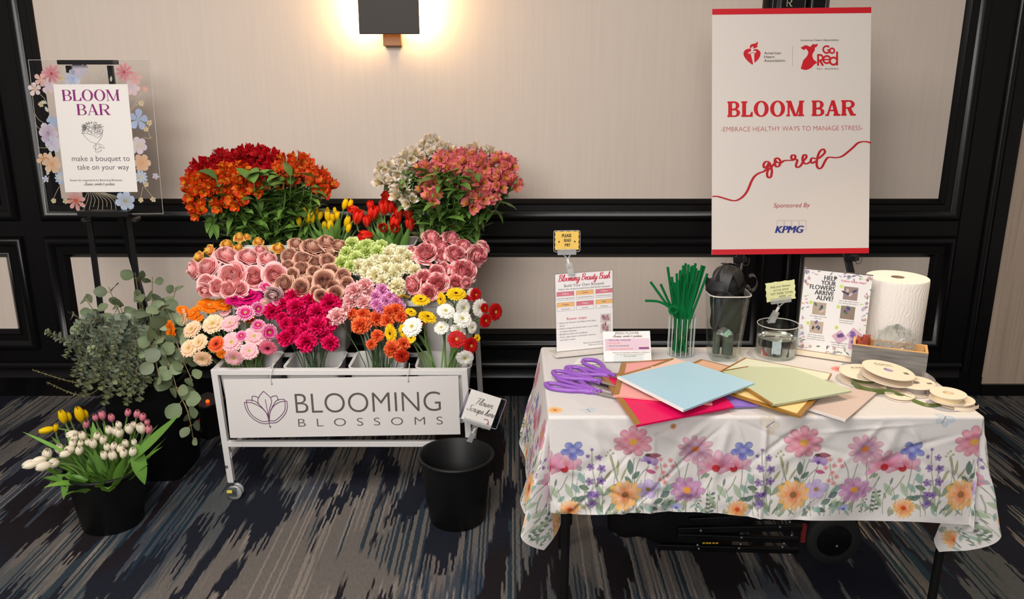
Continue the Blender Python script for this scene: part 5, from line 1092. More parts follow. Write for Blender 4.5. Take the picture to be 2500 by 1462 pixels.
    fly(.105, .030, .022, lin((170,196,212)), .3); fly(.600, -.028, .030, lin((206,184,150)), 2.2); fly(1.075, -.015, .026, lin((150,182,206)), -.5)
    def head(a0, b0, r_, c0, c1, cc, n=9):
        rr = np.hypot(a-a0, b-b0)/r_; an = np.arctan2(b-b0, a-a0); lob = 1-.3*(1-np.abs(np.cos(an*n/2))**.6); al = sm(1, .85, rr/lob); q = sm(.1, .9, rr)[..., None]; k = (al*.85)[..., None]
        col[:] = col*(1-k) + (np.array(c0)*(1-q) + np.array(c1)*q)*k; blend(rr < .2, cc, .9)
    head(.012, .035, .026, lin((226,150,60)), lin((240,200,130)), lin((200,100,40))); head(.40, .43, .026, lin((220,140,60)), lin((236,190,130)), lin((200,90,40)), 14); head(.93, .36, .03, lin((206,80,90)), lin((230,150,140)), lin((190,60,50)), 11)
    head(1.16, .42, .03, lin((206,90,90)), lin((230,160,140)), lin((190,60,50)), 8); head(.335, -.035, .010, lin((190,110,40)), lin((196,130,60)), lin((150,80,30)))
    V3 = np.stack([X, Y, Z], -1); ni, nj = a.shape
    idx = np.arange(ni*nj).reshape(ni, nj); F = np.stack([idx[:-1,:-1], idx[1:,:-1], idx[1:,1:], idx[:-1,1:]], -1).reshape(-1, 4)
    me = bpy.data.meshes.new('tablecloth'); me.vertices.add(ni*nj); me.vertices.foreach_set('co', V3.astype(np.float32).ravel())
    me.loops.add(F.size); me.loops.foreach_set('vertex_index', F.ravel().astype(np.int32)); me.polygons.add(len(F)); me.polygons.foreach_set('loop_start', np.arange(0, F.size, 4, dtype=np.int32))
    try: me.polygons.foreach_set('loop_total', np.full(len(F), 4, np.int32))
    except Exception: pass
    me.polygons.foreach_set('use_smooth', np.ones(len(F), bool))
    me.update(calc_edges=True)
    ca = me.color_attributes.new('Col', 'FLOAT_COLOR', 'POINT'); arr = np.ones((ni*nj, 4), np.float32); arr[:, :3] = np.clip(col.reshape(-1, 3), 0, 1); ca.data.foreach_set('color', arr.ravel())
    me.materials.append(vmat('printed cotton', .8, .15, .06, .25, 90)); me.validate()
    o = bpy.data.objects.new('tablecloth', me); C.objects.link(o); return o
cloth = make_cloth(); tag(cloth, 'white tablecloth printed with watercolour wildflowers draped over the folding table', 'tablecloth')
TZ = TZ0 + .0055

def pxplane(M):
    Mi = M.inverted(); n = M.col[2].xyz; O = Vector((0,0,CAMH))
    def f(u, v):
        d = ray(u, v); q = Mi @ (O + d*((M.translation - O).dot(n)/d.dot(n))); return q.x, q.y
    return f
def put(mb, name, m, parent): return mb.build(name, m, parent, False)
M_paper_w = mat('bright paper', (232,228,226), .6); M_acr = clear_mat('clear acrylic stand', (250,252,252), .06)
RED = mat('crimson ink', (196,22,62), .6); GREY = mat('grey ink', (96,92,96), .6); ROSE = mat('rose band', (210,116,130), .6); GOLD = mat('peach band', (232,178,112), .6); DK = mat('dark ink', (44,40,44), .6)

# ------------------------------------------------------------------ recipe sign in an acrylic stand
BLp, BRp = onz(1357,867,TZ), onz(1498,853,TZ); TLp = at(1360,667,BLp.y+.03)
M = frameM(BLp + Vector((0,0,.008)), BRp-BLp, TLp-BLp); f = pxplane(M); W_ = (BRp-BLp).length; H_ = f(1360,667)[1]
t = thing('recipe_sign', 'bouquet recipe sheet with pink script title in a clear stand on the table', 'sign', M=M)
MB().box((-.002,0,-.003),(W_+.002,H_,0)).build('acrylic_panel', M_acr, t, False); mb = MB(); mb.box((-.012,-.0075,-.035),(W_+.012,.002,.035)); put(mb, 'base', mat('frosted base', (214,206,198), .3), t)
mb = MB(); mb.box((.003,.004,.0003),(W_-.003,H_-.004,.0010)); put(mb, 'paper', M_paper_w, t)
X = lambda k: k*W_; Yy = lambda k: k*H_; z = .0016
mb = MB(); cursive(mb, 'Blooming Beauty Bash', X(.5), Yy(.895), .0105, X(.88), .0021, z, .3); text(mb, 'flower steps', X(.36), Yy(.405), .0085, X(.34), z=z); put(mb, 'title_lettering', RED, t)
mb = MB(); text(mb, 'Build Your Own Bouquet', X(.5), Yy(.822), .0088, X(.68), z=z); text(mb, 'Follow the recipe to build hand tied flower bouquet', X(.5), Yy(.785), .0055, X(.88), z=z)
bands = MB(); bands2 = MB(); lab = MB()
for r in range(2):
    for c in range(3):
        x0, x1 = X(.03+.33*c), X(.325+.33*c); y1 = Yy(.765-.135*r); yb = y1 - H_*.056; y0 = y1 - H_*.108
        (bands if (r+c) % 2 == 0 else bands2).add([(x0,yb,.0013),(x1,yb,.0013),(x1,y1,.0013),(x0,y1,.0013)], [(0,1,2,3)]); outline(mb, x0, y0, x1, y1, .0006, .0014)
        text(lab if (r+c) % 2 == 0 else mb, ('3 Stems','3 Stems','3 Stems','3 Stems','3 Stems','Filler')[r*3+c], (x0+x1)/2, yb+H_*.020, .0050, z=z, offset=.01); text(mb, ('Assorted Large Roses','Assorted Small Roses','Assorted Carnations','Alstroemeria','Gerberas','Eucalyptus')[r*3+c], (x0+x1)/2, y0+H_*.018, .0042, z=z)
put(bands, 'rose_band', ROSE, t); put(bands2, 'peach_band', GOLD, t); put(lab, 'band_lettering', M_paper_w, t)
for i, s in enumerate(('Select your flowers according to the recipe','above','Neatly arrange the flower stems in your hand','to create a bouquet','Backfill any holes with eucalyptus','Wrap a pipe cleaner around your stems to','hold them in place')):
    text(mb, s, X(.07), Yy(.365-.036*i), .0050, align='L', z=z)
    if i in (0,2,4,5): mb.disc(.0012, z, 8, M=Matrix.Translation((X(.045), Yy(.372-.036*i), 0)))
text(mb, 'Make sure your flowers arrive alive', X(.70), Yy(.085), .0046, z=z); text(mb, 'follow the next set of steps', X(.74), Yy(.055), .0046, z=z)
put(mb, 'small_lettering', GREY, t)
mb = MB()
for (x0, y0, s) in ((.77,.33,.16),(.77,.20,.16)): rect(mb, X(x0), Yy(y0), X(x0+s*1.15), Yy(y0+s*.72), .0012)
put(mb, 'photo', mat('photo ground', (206,196,190), .6), t)
mb = MB()
for (x0, y0) in ((.86,.395),(.86,.262)):
    for i in range(7): flat_flower(mb, X(x0)+random.uniform(-.010,.010), Yy(y0)+random.uniform(-.008,.012), .007, 6, (.46,.28,.32), (.3,.12,.12), .0014)
    flat_leaf(mb, X(x0), Yy(y0)-.012, .02, .006, -1.6, (.3,.12,.14), .0014)
put(mb, 'photo_bouquet', vmat('matte print', .6, .2), t)
foot = M @ Vector((*f(1394, 668), 0))
def d2(t, W_, H_):
    mb = MB()
    text(mb, 'PLEASE', W_*.49, H_*.70, H_*.15, W_*.36, z=.0018, bold=.08); text(mb, 'READ', W_*.52, H_*.48, H_*.14, W_*.26, z=.0018, bold=.08); text(mb, 'ME!', W_*.52, H_*.26, H_*.14, W_*.20, z=.0018, bold=.08)
    for x in (.2, .8):
        flat(mb, [(W_*(x-.03), H_*.50), (W_*x, H_*.47), (W_*(x+.03), H_*.50), (W_*(x+.02), H_*.53), (W_*x, H_*.51), (W_*(x-.02), H_*.53)][::-1], .0018); flat(mb, [(W_*(x-.03), H_*.50), (W_*x, H_*.42), (W_*(x+.03), H_*.50)], .0018)
    put(mb, 'lettering', M_ink, t)
clip_sign('please_read_card', 'yellow wavy card reading PLEASE READ ME clipped above the recipe sheet', ((1352,615),(1416,614),(1340,565)), foot.y, (226,186,88), [(.06+.88*a, .10+.86*b) for a, b in wavy(7)], d2, foot, 'clear clip card holders')

# ------------------------------------------------------------------ business card stand
BLp, BRp = onz(1475,886,TZ), onz(1591,884,TZ); TLp = at(1470,812,BLp.y+.045); M = frameM(BLp + Vector((0,0,.004)), BRp-BLp, TLp-BLp); W_ = (BRp-BLp).length; H_ = (TLp-BLp).length
t = thing('card_stand', 'small clear stand of pink and white flower workshop cards in front of the recipe sheet', 'card stand', M=M)
mb = MB(); mb.box((.03,.01,-.05),(W_-.03,H_*1.12,-.047)); mb.box((.03,-.004,-.05),(W_-.03,0,.012)); mb.box((.03,0,.010),(W_-.03,.022,.012)); put(mb, 'holder', M_acr, t)
cs = MB().box((0,0,-.010),(W_,H_,0)).build('card_stack', M_paper_w, t, False, bevel=.001)
X = lambda k: k*W_; Yy = lambda k: k*H_; z = .0012
mb = MB(); rect(mb, X(.03), Yy(.36), X(.97), Yy(.75), .0006); put(mb, 'pink_band', mat('mauve band', (216,190,202), .6), cs)
mb = MB(); text(mb, 'FRESH FLOWER', X(.51), Yy(.895), .0075, X(.50), z=z); cursive(mb, 'classes, events & parties', X(.51), Yy(.80), .0045, X(.62), .0008, z)
text(mb, '3  PRIVATE FLOWER PARTIES', X(.08), Yy(.485), .0052, X(.46), 'L', z=z); text(mb, 'Book your first fresh flower workshop for a 10% discount', X(.58), Yy(.275), .0042, X(.78), z=z); text(mb, 'CALL US TODAY', X(.55), Yy(.155), .0038, z=z); put(mb, 'grey_lettering', mat('brown ink', (110,92,80), .6), cs)
mb = MB(); text(mb, '1  FRESH FLORAL WORKSHOPS', X(.08), Yy(.675), .0056, X(.50), 'L', z=z); mb.prism(rrect(X(.74), Yy(.40), X(.96), Yy(.46), .003), .0008, z); put(mb, 'purple_lettering', mat('purple ink', (130,52,110), .6), cs)
mb = MB(); text(mb, '2  BOUQUET BARS', X(.08), Yy(.58), .0052, X(.28), 'L', z=z); text(mb, '4  WEDDINGS, SHOWERS & MORE', X(.08), Yy(.385), .0052, X(.54), 'L', z=z); put(mb, 'orange_lettering', mat('orange ink', (226,130,96), .6), cs)
mb = MB(); text(mb, 'LET OUR TEAM HELP YOU PLAN YOUR EVENT', X(.56), Yy(.215), .0038, X(.62), z=z); put(mb, 'olive_lettering', mat('olive ink', (150,160,110), .6), cs)
fc = thing('flyer', 'thin printed card lying flat on the cloth behind the purple scissors', 'card', onz(1435,884,TZ)); p0 = fc.location; mb = MB()
mb.add([onz(u, v, TZ+.001) - p0 for u, v in ((1398,890),(1468,889),(1470,876),(1412,876))], [(0,1,2,3)]); mb.build('paper', M_paper_w, fc, False); mb = MB(); mb.bar(onz(1414,884,TZ+.0015)-p0, onz(1462,882,TZ+.0015)-p0, .004, .0006); mb.bar(onz(1420,879,TZ+.0015)-p0, onz(1462,878,TZ+.0015)-p0, .004, .0006); mb.build('print', ROSE, fc, False)

# ------------------------------------------------------------------ glass of green pipe cleaners
M_glass = clear_mat('clear glass', (249,252,251), .085, .02)
P = onz(1661,864,TZ); rg = px2m(31, P); hg = at(1661, 768, P.y).z - TZ
g = thing('ribbed_glass', 'ribbed clear glass tumbler holding green pipe cleaners', 'glass', (P.x, P.y, TZ)); n = 96
mb = MB(); prof = [(1.0,0),(1.0,hg),(.93,hg),(.93,.008)]
vs = []; 
for k, (rr, zz) in enumerate(prof):
    for j in range(n):
        a = 2*PI*j/n; rb = rg*rr*(1 + (.035*abs(math.cos(a*8)) if k < 2 else 0)); vs.append((rb*math.cos(a), rb*math.sin(a), zz))
mb.add(vs, [(k*n+j, k*n+(j+1)%n, (k+1)*n+(j+1)%n, (k+1)*n+j) for k in range(3) for j in range(n)] + [tuple(range(n))[::-1], tuple(3*n+j for j in range(n))]); mb.build('tumbler', M_glass, g, angle=60)
mb = MB()
for j in range(16):
    a = 2*PI*(j+.5)/16; mb.tube([(rg*1.012*math.cos(a), rg*1.012*math.sin(a), .004), (rg*1.012*math.cos(a), rg*1.012*math.sin(a), hg-.004)], .0009, 5)
mb.build('rib', mat('glass highlight', (226,236,230), .1, spec=.8), g)
M_pc = mat('green chenille', (14,118,62), .9, spec=.1, bump=.9, bscale=900)
tips = [(1630,652,0),(1634,682,0),(1640,676,0),(1652,668,0),(1660,664,0),(1668,648,0),(1674,643,0),(1676,670,0),(1684,664,0),(1688,650,0),(1692,648,0),(1698,643,0),(1700,655,0),(1706,660,0),(1714,648,0),(1720,650,0),(1648,690,0),(1656,684,0),(1664,672,0),(1680,676,0),(1694,668,0),(1708,672,0),(1650,716,0),(1638,700,0),(1702,686,0),(1686,690,0),(1672,688,0),(1727,668,1),(1661,660,0),(1681,646,0)]
pcl = ['green pipe cleaner standing in the tight bunch in the ribbed tumbler']*len(tips)
odd = [(1588,688,'straight green pipe cleaner sprawling left out of the tumbler, upper of two'),(1613,694,'thin green pipe cleaner sprawling left, nearest the tight bunch'),(1575,734,'curved green pipe cleaner drooping far left out of the tumbler')]
for i, (u, v, q) in enumerate([(a, b, 0) for a, b, _ in odd] + tips):
    bs = Vector((P.x + random.uniform(-.55,.55)*rg, P.y + random.uniform(-.55,.55)*rg, TZ+.012)); tp = at(u, v, P.y + random.uniform(-.02,.02)); rimx = max(-.62, min(.62, (tp.x-P.x)*.45/rg))
    rm = Vector((P.x + rimx*rg, P.y + (bs.y-P.y)*.5, TZ+hg*.98))
    if u < 1580: pts = catmull([bs, rm, rm.lerp(tp, .45) + Vector((0,0,.022)), tp], 6)
    else: pts = catmull([bs, rm, rm.lerp(tp, .5), tp], 5)
    r = thing('pipe_cleaner', odd[i][2] if i < 3 else pcl[0], 'pipe cleaner', bs, 'green pipe cleaners in the tumbler'); MB().tube([p - bs for p in pts], .0042, 7).build('chenille_stem', M_pc, r)
lp = thing('pipe_cleaner', 'short green pipe cleaner looped into a knot at the tumbler rim', 'pipe cleaner', at(1645,757,P.y-.03), 'green pipe cleaners in the tumbler')
MB().tube([(.014*math.cos(a), -.004*math.sin(2*a), .012*math.sin(a)) for a in [2*PI*i/14 for i in range(14)]], .0045, 7, closed=True).build('chenille_stem', M_pc, lp)

# ------------------------------------------------------------------ clear jar of black ribbon
P = onz(1764,872,TZ); hj = at(1770,712,P.y).z - TZ; rb_, rt_ = px2m(36, P), px2m(49, P + Vector((0,0,.2)))
j = thing('ribbon_jar', 'tall clear square jar stuffed with black ribbon', 'jar', (P.x, P.y, TZ))
prof = [(.001,0),(rb_*.9,0),(rb_,.008)] + [(rb_ + (rt_-rb_)*k, .008 + (hj-.008)*k) for k in (.33,.66,.97)] + [(rt_*1.06, hj*.985),(rt_*1.05, hj),(rt_*.95, hj)] + [(rb_*.93 + (rt_-rb_)*k, .014 + (hj-.014)*k) for k in (.9,.5,.0)] + [(.001,.012)]
mb = MB(); mb.lathe(prof, 48, sq=4.5); mb.build('jar_body', M_glass, j, angle=50)
mb = MB(); ring = []
for i in range(48):
    a = 2*PI*i/48; q = 1/((abs(math.cos(a))**4.5 + abs(math.sin(a))**4.5)**(1/4.5)); ring.append((rt_*1.04*q*math.cos(a), rt_*1.04*q*math.sin(a), hj))
mb.tube(ring, .0022, 6, closed=True); mb.build('rim', mat('clear rim', (200,196,190), .1, spec=.9), j)
M_rib = mat('black ribbon', (26,24,24), .5, bump=.2, bscale=300)
def strip(mb, pts, side, wd):
    P_ = catmull(pts, 6); vs = []
    for i, p in enumerate(P_):
        s_ = Vector(side) if not callable(side) else side(i/len(P_)); vs += [p - s_*wd/2, p + s_*wd/2]
    mb.add(vs, [(2*i,2*i+1,2*i+3,2*i+2) for i in range(len(P_)-1)])
r = thing('black_ribbon', 'wide black ribbon bunched in a ball above the rim of the square jar', 'ribbon', (P.x, P.y, TZ+.012))
mb = MB(); h0 = hj-.012; kx = px2m(1, P); rr_ = random.Random(4)
Dm = Vector((-kx*6, 0, h0 + kx*18)); Dx, Dy, Dz = kx*42, .048, kx*46
def lumpy(u, v):
    th_, ph_ = PI*u, 2*PI*v; k = 1 + .07*math.sin(3*ph_+2*th_) + .05*math.sin(7*th_+ph_)
    return Dm + Vector((Dx*k*.94*math.sin(th_)*math.cos(ph_), Dy*k*.94*math.sin(th_)*math.sin(ph_), Dz*k*.94*math.cos(th_)))
mb.grid(lumpy, 14, 24)
for q in range(11):
    ax = Vector((rr_.uniform(-1,1), rr_.uniform(-.6,.9), rr_.uniform(-.4,.6))).normalized(); e1 = ax.orthogonal().normalized(); e2 = ax.cross(e1); off = rr_.uniform(-.35,.35); k = 1.02 + .03*q/11; a0 = rr_.uniform(0, 6.28)
    pts = []
    for i in range(9):
        a = a0 + i*.36; d_ = (e1*math.cos(a) + e2*math.sin(a) + ax*off).normalized(); pts.append(Dm + Vector((d_.x*Dx*k, d_.y*Dy*k, d_.z*Dz*k)))
    strip(mb, pts, ax*.9, .036)
for (cx_, cz_, r1, wd_, y0) in ((52, 14, 15, .030, -.02), (40, -8, 13, .026, -.03), (-44, 4, 12, .02, 0)):
    strip(mb, [Vector((kx*(cx_ + r1*math.cos(a)*.85), y0, h0 + kx*(cz_ + 12 + r1*1.25*math.sin(a)))) for a in [-2.2 + i*.55 for i in range(9)]], (.15,1,.1), wd_)
mb.build('loop', M_rib, r)
mb = MB()
def stuff(u, v):
    z0 = h0*(.42+.58*u); k = (rb_ + (rt_-rb_)*z0/hj - .009)*(.90 + .09*math.sin(9*v*6.28+u*14)*math.sin(u*23+v*12))*(.55 if u < .04 else 1); a = 2*PI*v; q = 1/((abs(math.cos(a))**3.5 + abs(math.sin(a))**3.5)**(1/3.5)); return Vector((k*q*math.cos(a), k*q*math.sin(a), z0 + .012*math.sin(3*a+1)))
mb.grid(stuff, 16, 40); mb.build('stuffed_length', M_rib, r)
r = thing('grey_ribbon', 'rolled grey green ribbon standing at the bottom of the square jar', 'ribbon', (P.x, P.y, TZ+.014))
mb = MB(); mb.lathe([(.001,.0),(.017,0),(.018,.08),(.001,.085)], 20, M=Matrix.Translation((.012,-.006,0)), sq=3); mb.lathe([(.001,0),(.012,0),(.013,.07),(.001,.075)], 20, M=Matrix.Translation((-.022,.004,0))); mb.build('roll', mat('grey green ribbon', (78,84,74), .6), r)
r = thing('plastic_wrap', 'crumpled clear wrap and pale green tag inside the square jar', 'wrap', (P.x, P.y, TZ+.10))
mb = MB(); rs_ = np.random.RandomState(3)
def crumple(mb, c, R, sc, n=14, k=9):
    vs = []
    for i in range(k+1):
        for q in range(n):
            th_, ph_ = PI*i/k, 2*PI*q/n; rr = R*(1 + rs_.uniform(-.2,.2)); vs.append((c[0]+rr*sc[0]*math.sin(th_)*math.cos(ph_), c[1]+rr*sc[1]*math.sin(th_)*math.sin(ph_), c[2]+rr*sc[2]*math.cos(th_)))
    mb.add(vs, [(i*n+q, i*n+(q+1)%n, (i+1)*n+(q+1)%n, (i+1)*n+q) for i in range(k) for q in range(n)])
M_wrap = clear_mat('clear wrap', (244,246,244), .16, .10, .16)
crumple(mb, (0,-.012,.0), .036, (1,.7,.6)); mb.build('crumpled_wrap', M_wrap, r, False); mb = MB(); mb.bar((-.006,-.034,-.015), (.034,-.030,.028), .016, .001, up=(0,1,0)); mb.build('tag', mat('pale green paper', (160,200,170), .6), r, False)

# ------------------------------------------------------------------ glass bowl of water
P = onz(1893,866,TZ); rw = px2m(50, P); hb = at(1895,790,P.y).z - TZ
g = thing('glass_bowl', 'short clear glass cylinder half full of water', 'glass', (P.x, P.y, TZ))
mb = MB(); mb.lathe([(.001,0),(rw*.93,0),(rw,.008),(rw,hb-.001),(rw-.002,hb),(rw-.004,hb-.001),(rw-.004,.012),(.001,.012)], 56); mb.build('glass_wall', M_glass, g, angle=50)
mb = MB(); mb.tube([((rw-.002)*math.cos(a), (rw-.002)*math.sin(a), hb) for a in [2*PI*i/56 for i in range(56)]], .0016, 6, closed=True); mb.build('rim', mat('clear rim', (200,196,190), .1, spec=.9), g)
wm = bpy.data.materials.new('water'); wm.use_nodes = True; b_ = wm.node_tree.nodes['Principled BSDF']; b_.inputs['Transmission Weight'].default_value = 1; b_.inputs['IOR'].default_value = 1.33; b_.inputs['Roughness'].default_value = .0; b_.inputs['Base Color'].default_value = (.97,.98,.97,1)
mb = MB(); mb.lathe([(.0005,.0125),(rw-.0048,.0125),(rw-.0048,hb*.60),(rw-.010,hb*.585),(.0005,hb*.585)], 56); mb.build('water', wm, g, angle=40)
foot = Vector((P.x - .004, P.y + rw - .003, TZ + hb - .012))
def d3(t, W_, H_):
    mb = MB()
    for i, (s, y, w_) in enumerate((('Help your flowers', .70, .70), ('arrive alive!', .52, .54), ('WET PAPER TOWEL', .32, .80), ('HERE', .15, .24))): text(mb, s, W_*(.5 + .02*i), H_*y, H_*.12, W_*w_, z=.0018)
    ribbon(mb, [(W_*.74, H_*.16),(W_*.80, H_*.20),(W_*.88, H_*.21)], .0012, .0018); put(mb, 'lettering', M_ink, t)
clip_sign('paper_towel_card', 'pale green wavy card about wet paper towels clipped to the glass cylinder', ((1872,737),(1941,728),(1868,692)), P.y+.05, (224,224,168), wavy(6), d3, foot, 'clear clip card holders', False)

# ------------------------------------------------------------------ five-step sign
BLp, BRp = onz(1943,860,TZ), onz(2104,884,TZ); TLp = at(1946,652,BLp.y+.035); M = frameM(BLp + Vector((0,0,.010)), BRp-BLp, TLp-BLp); W_ = (BRp-BLp).length; f = pxplane(M); H_ = f(1946,652)[1]
t = thing('steps_sign', 'HELP YOUR FLOWERS ARRIVE ALIVE sheet with photo steps in an acrylic stand', 'sign', M=M)
MB().box((-.002,0,-.003),(W_+.002,H_,0)).build('acrylic_panel', M_acr, t, False); mb = MB(); mb.box((-.006,-.0095,-.035),(W_+.006,.002,.03)); put(mb, 'base', mat('cream base', (232,214,190), .3), t)
mb = MB(); mb.box((0,.004,.0003),(W_,H_-.002,.0010)); put(mb, 'paper', M_paper_w, t)
mb = MB(); mb.box((-.001,H_-.003,-.003),(W_+.001,H_,.0012)); put(mb, 'dark_top_edge', mat('edge shade', (92,80,72), .4), t)
X = lambda k: k*W_; Yy = lambda k: k*H_; z = .0016
mb = MB()
for i, s in enumerate(('HELP', 'YOUR', 'FLOWERS', 'ARRIVE', 'ALIVE!')): text(mb, s, X(.49-.006*i), Yy(.885-.061*i), .0145, X((.19,.22,.38,.29,.25)[i]), 'R', z, bold=.07)
caps = ((.70,.655,('wrap a pipe cleaner around','your stems to hold them in','place')),(.28,.435,('wet a paper towel under','with water')),(.70,.425,('wrap the paper towel','around your stems')),(.28,.205,('place a water tube over','the wet paper towel and','secure with a rubber band')),(.64,.150,('wrap your bouquet with a','pretty piece of paper','secure with a ribbon')))
for cx_, cy_, ls in caps:
    for i, s in enumerate(ls): text(mb, s, X(cx_), Yy(cy_-.026*i), .0036, z=z)
put(mb, 'lettering', DK, t)
mb = MB(); text(mb, 'Follow these steps!', X(.74), Yy(.885), .0070, X(.36), z=z, offset=.006); put(mb, 'red_lettering', RED, t)
mb = MB()
for i, (u, v) in enumerate(((.57,.83),(.145,.60),(.56,.585),(.135,.345),(.57,.335))): mb.disc(.0065, .0013, 16, M=Matrix.Translation((X(u), Yy(v), 0)))
put(mb, 'number_dot', mat('lime dot', (206,226,130), .6), t)
mb = MB()
for i, (u, v) in enumerate(((.57,.83),(.145,.60),(.56,.585),(.135,.345),(.57,.335))): text(mb, str(i+1), X(u), Yy(v)-.0025, .005, z=z)
put(mb, 'number', DK, t)
phs = ((.61,.68,.21,.155,(150,128,124)),(.18,.46,.20,.15,(176,158,140)),(.60,.45,.21,.155,(140,124,110)),(.17,.235,.20,.145,(186,168,150)))
for i, (x0, y0, w_, h_, c) in enumerate(phs):
    mb = MB(); rect(mb, X(x0), Yy(y0), X(x0+w_), Yy(y0+h_), .0012, lin(c))
    for q in range(5):
        cx_, cy_ = X(x0 + w_*random.uniform(.2,.8)), Yy(y0 + h_*random.uniform(.2,.8)); flat_leaf(mb, cx_, cy_, random.uniform(.012,.02), random.uniform(.006,.010), random.uniform(0,3), lin(random.choice(((70,60,64),(120,100,140),(206,180,168),(90,110,90),(60,74,110)))), .0013+.0001*q)
    put(mb, 'step_photo', vmat('matte print', .6, .2), t)
for i, (u, v, a) in enumerate(((.63,.225,.75),(.84,.275,-.6),(.86,.165,0))):
    mb = MB(); s_ = W_*.085; P4 = [(X(u) + s_*(px_*math.cos(a)-py_*math.sin(a)), Yy(v) + s_*(px_*math.sin(a)+py_*math.cos(a))) for px_, py_ in ((-1,-1),(1,-1),(1,1),(-1,1))]; flat(mb, P4, .0014+.0004*i, lin((206,170,186)))
    for q in range(4): flat_flower(mb, X(u)+random.uniform(-.008,.008), Yy(v)+random.uniform(-.008,.008), .008, 6, lin((140,110,180)), lin((90,70,110)), .0015+.0004*i)
    put(mb, 'step_photo', vmat('matte print', .6, .2), t)
mb = MB(); bc = [lin(c) for c in ((150,170,140),(110,124,112),(190,180,200),(216,170,160),(160,140,180),(196,204,170),(206,150,160),(120,150,130))]
for i in range(120):
    e = i % 4; q = random.random(); x, y = ((q, random.uniform(.935,.985)), (random.uniform(.015,.075), q), (random.uniform(.915,.985), q), (q*.95, random.uniform(.02,.085)))[e]
    if e == 3 and q > .8: continue
    if i % 5 == 0: flat_flower(mb, X(x), Yy(y), .0065, 5, random.choice(bc[2:5] + bc[6:7]), bc[1], .0011, q*6)
    else: flat_leaf(mb, X(x), Yy(y), random.uniform(.008,.017), random.uniform(.003,.006), random.uniform(0,6.28), random.choice(bc), .0011)
put(mb, 'leafy_border', vmat('matte print', .6, .2), t)

# ------------------------------------------------------------------ paper towel roll
tc_ = onz(2168,858,TZ); rr_ = px2m(72, tc_ + Vector((0,0,.2))); ht = at(2191,676,tc_.y).z - TZ
t = thing('paper_towel_roll', 'big white quilted paper towel roll standing behind the wooden box', 'paper towel', (tc_.x, tc_.y, TZ))
M_pt = paper_mat('quilted paper', (240,232,224), 60, 60, .01)
nt = M_pt.node_tree; b_ = nt.nodes['Principled BSDF']; tcn = nt.nodes.new('ShaderNodeTexCoord'); wv = nt.nodes.new('ShaderNodeTexWave'); wv.inputs['Scale'].default_value = 26; wv.inputs['Distortion'].default_value = 9; wv.inputs['Detail'].default_value = 1.5; wv.inputs['Detail Scale'].default_value = 1.2; bp = nt.nodes.new('ShaderNodeBump'); bp.inputs['Strength'].default_value = .3; bp.inputs['Distance'].default_value = .0025
nt.links.new(tcn.outputs['Object'], wv.inputs['Vector']); nt.links.new(wv.outputs['Fac'], bp.inputs['Height']); nt.links.new(bp.outputs[0], b_.inputs['Normal']); b_.inputs['Roughness'].default_value = .9
mb = MB(); mb.lathe([(.020,0),(rr_*.98,0),(rr_,.006),(rr_*.985,ht*.4),(rr_,ht-.006),(rr_*.985,ht),(.021,ht)], 64); mb.build('paper', M_pt, t, angle=40)
mb = MB(); mb.lathe([(.020,ht),(.020,.0),(.0185,0),(.0185,ht)], 32, close=True); mb.build('core', mat('cardboard', (160,130,100), .8), t, angle=50)
mb = MB(); strip(mb, [Vector((rr_*1.003*math.cos(a), rr_*1.003*math.sin(a), ht/2)) for a in (-.25,-.12,.0)] + [Vector((rr_*1.01*math.cos(.03), rr_*1.01*math.sin(.03), ht/2))], (0,0,1), ht*.99); mb.build('loose_edge', M_pt, t)

# ------------------------------------------------------------------ wooden box with wrap and ribbon flower
fb0, fb1 = onz(2075,901,TZ), onz(2258,925,TZ); M = frameM(fb0, fb1-fb0, (0,0,1)); W_ = (fb1-fb0).length; f = pxplane(M); H_ = f(2082,841)[1]; Dp = .085
t = thing('wooden_box', 'weathered grey wooden box with bright rim behind the ribbon spools', 'box', M=M)
M_gw = paper_mat('weathered grey wood', (122,118,114), 14, 14, .38); M_gw.node_tree.nodes['Mapping'].inputs['Scale'].default_value = (8, 70, 20)
M_rw = mat('pale raw wood', (214,166,104), .6)
k = .007
mb = MB(); mb.box((0,0,-k),(W_,H_-.0005,0)); mb.box((0,0,-Dp),(W_,H_-.0005,-Dp+k)); mb.box((0,0,-Dp+k),(k,H_-.0005,-k)); mb.box((W_-k,0,-Dp+k),(W_,H_-.0005,-k)); mb.build('side_panel', M_gw, t, False)
mb = MB(); mb.box((0,H_-.0005,-k),(W_,H_+.0015,0)); mb.box((0,H_-.0005,-Dp),(W_,H_+.0015,-Dp+k)); mb.box((0,H_-.0005,-Dp+k),(k,H_+.0015,-k)); mb.box((W_-k,H_-.0005,-Dp+k),(W_,H_+.0015,-k))
mb.box((k,.004,-Dp+k),(W_-k,.007,-k)); mb.box((k,.004,-Dp+k),(W_-k,H_,-Dp+k+.001)); mb.box((W_-k-.001,.004,-Dp+k),(W_-k,H_,-k)); mb.box((k,.004,-Dp+k),(k+.001,H_,-k)); mb.build('raw_inside', M_rw, t, False)
q = M @ Vector((W_*.56, H_-.012, -Dp/2)); r = thing('cellophane', 'crinkled clear cellophane bunched in the wooden box', 'wrap', q); mb = MB(); crumple(mb, (0,0,.022), .052, (1.15,.55,1.0), 34, 20); crumple(mb, (-.03,0,-.01), .034, (1,.6,.8), 24, 14); mb.build('crumpled_sheet', M_wrap, r, False)
q = M @ Vector((W_*.14, H_+.014, -Dp*.45)); r = thing('ribbon_flower', 'rust red folded ribbon flower at the left end of the wooden box', 'ribbon', q); mb = MB()
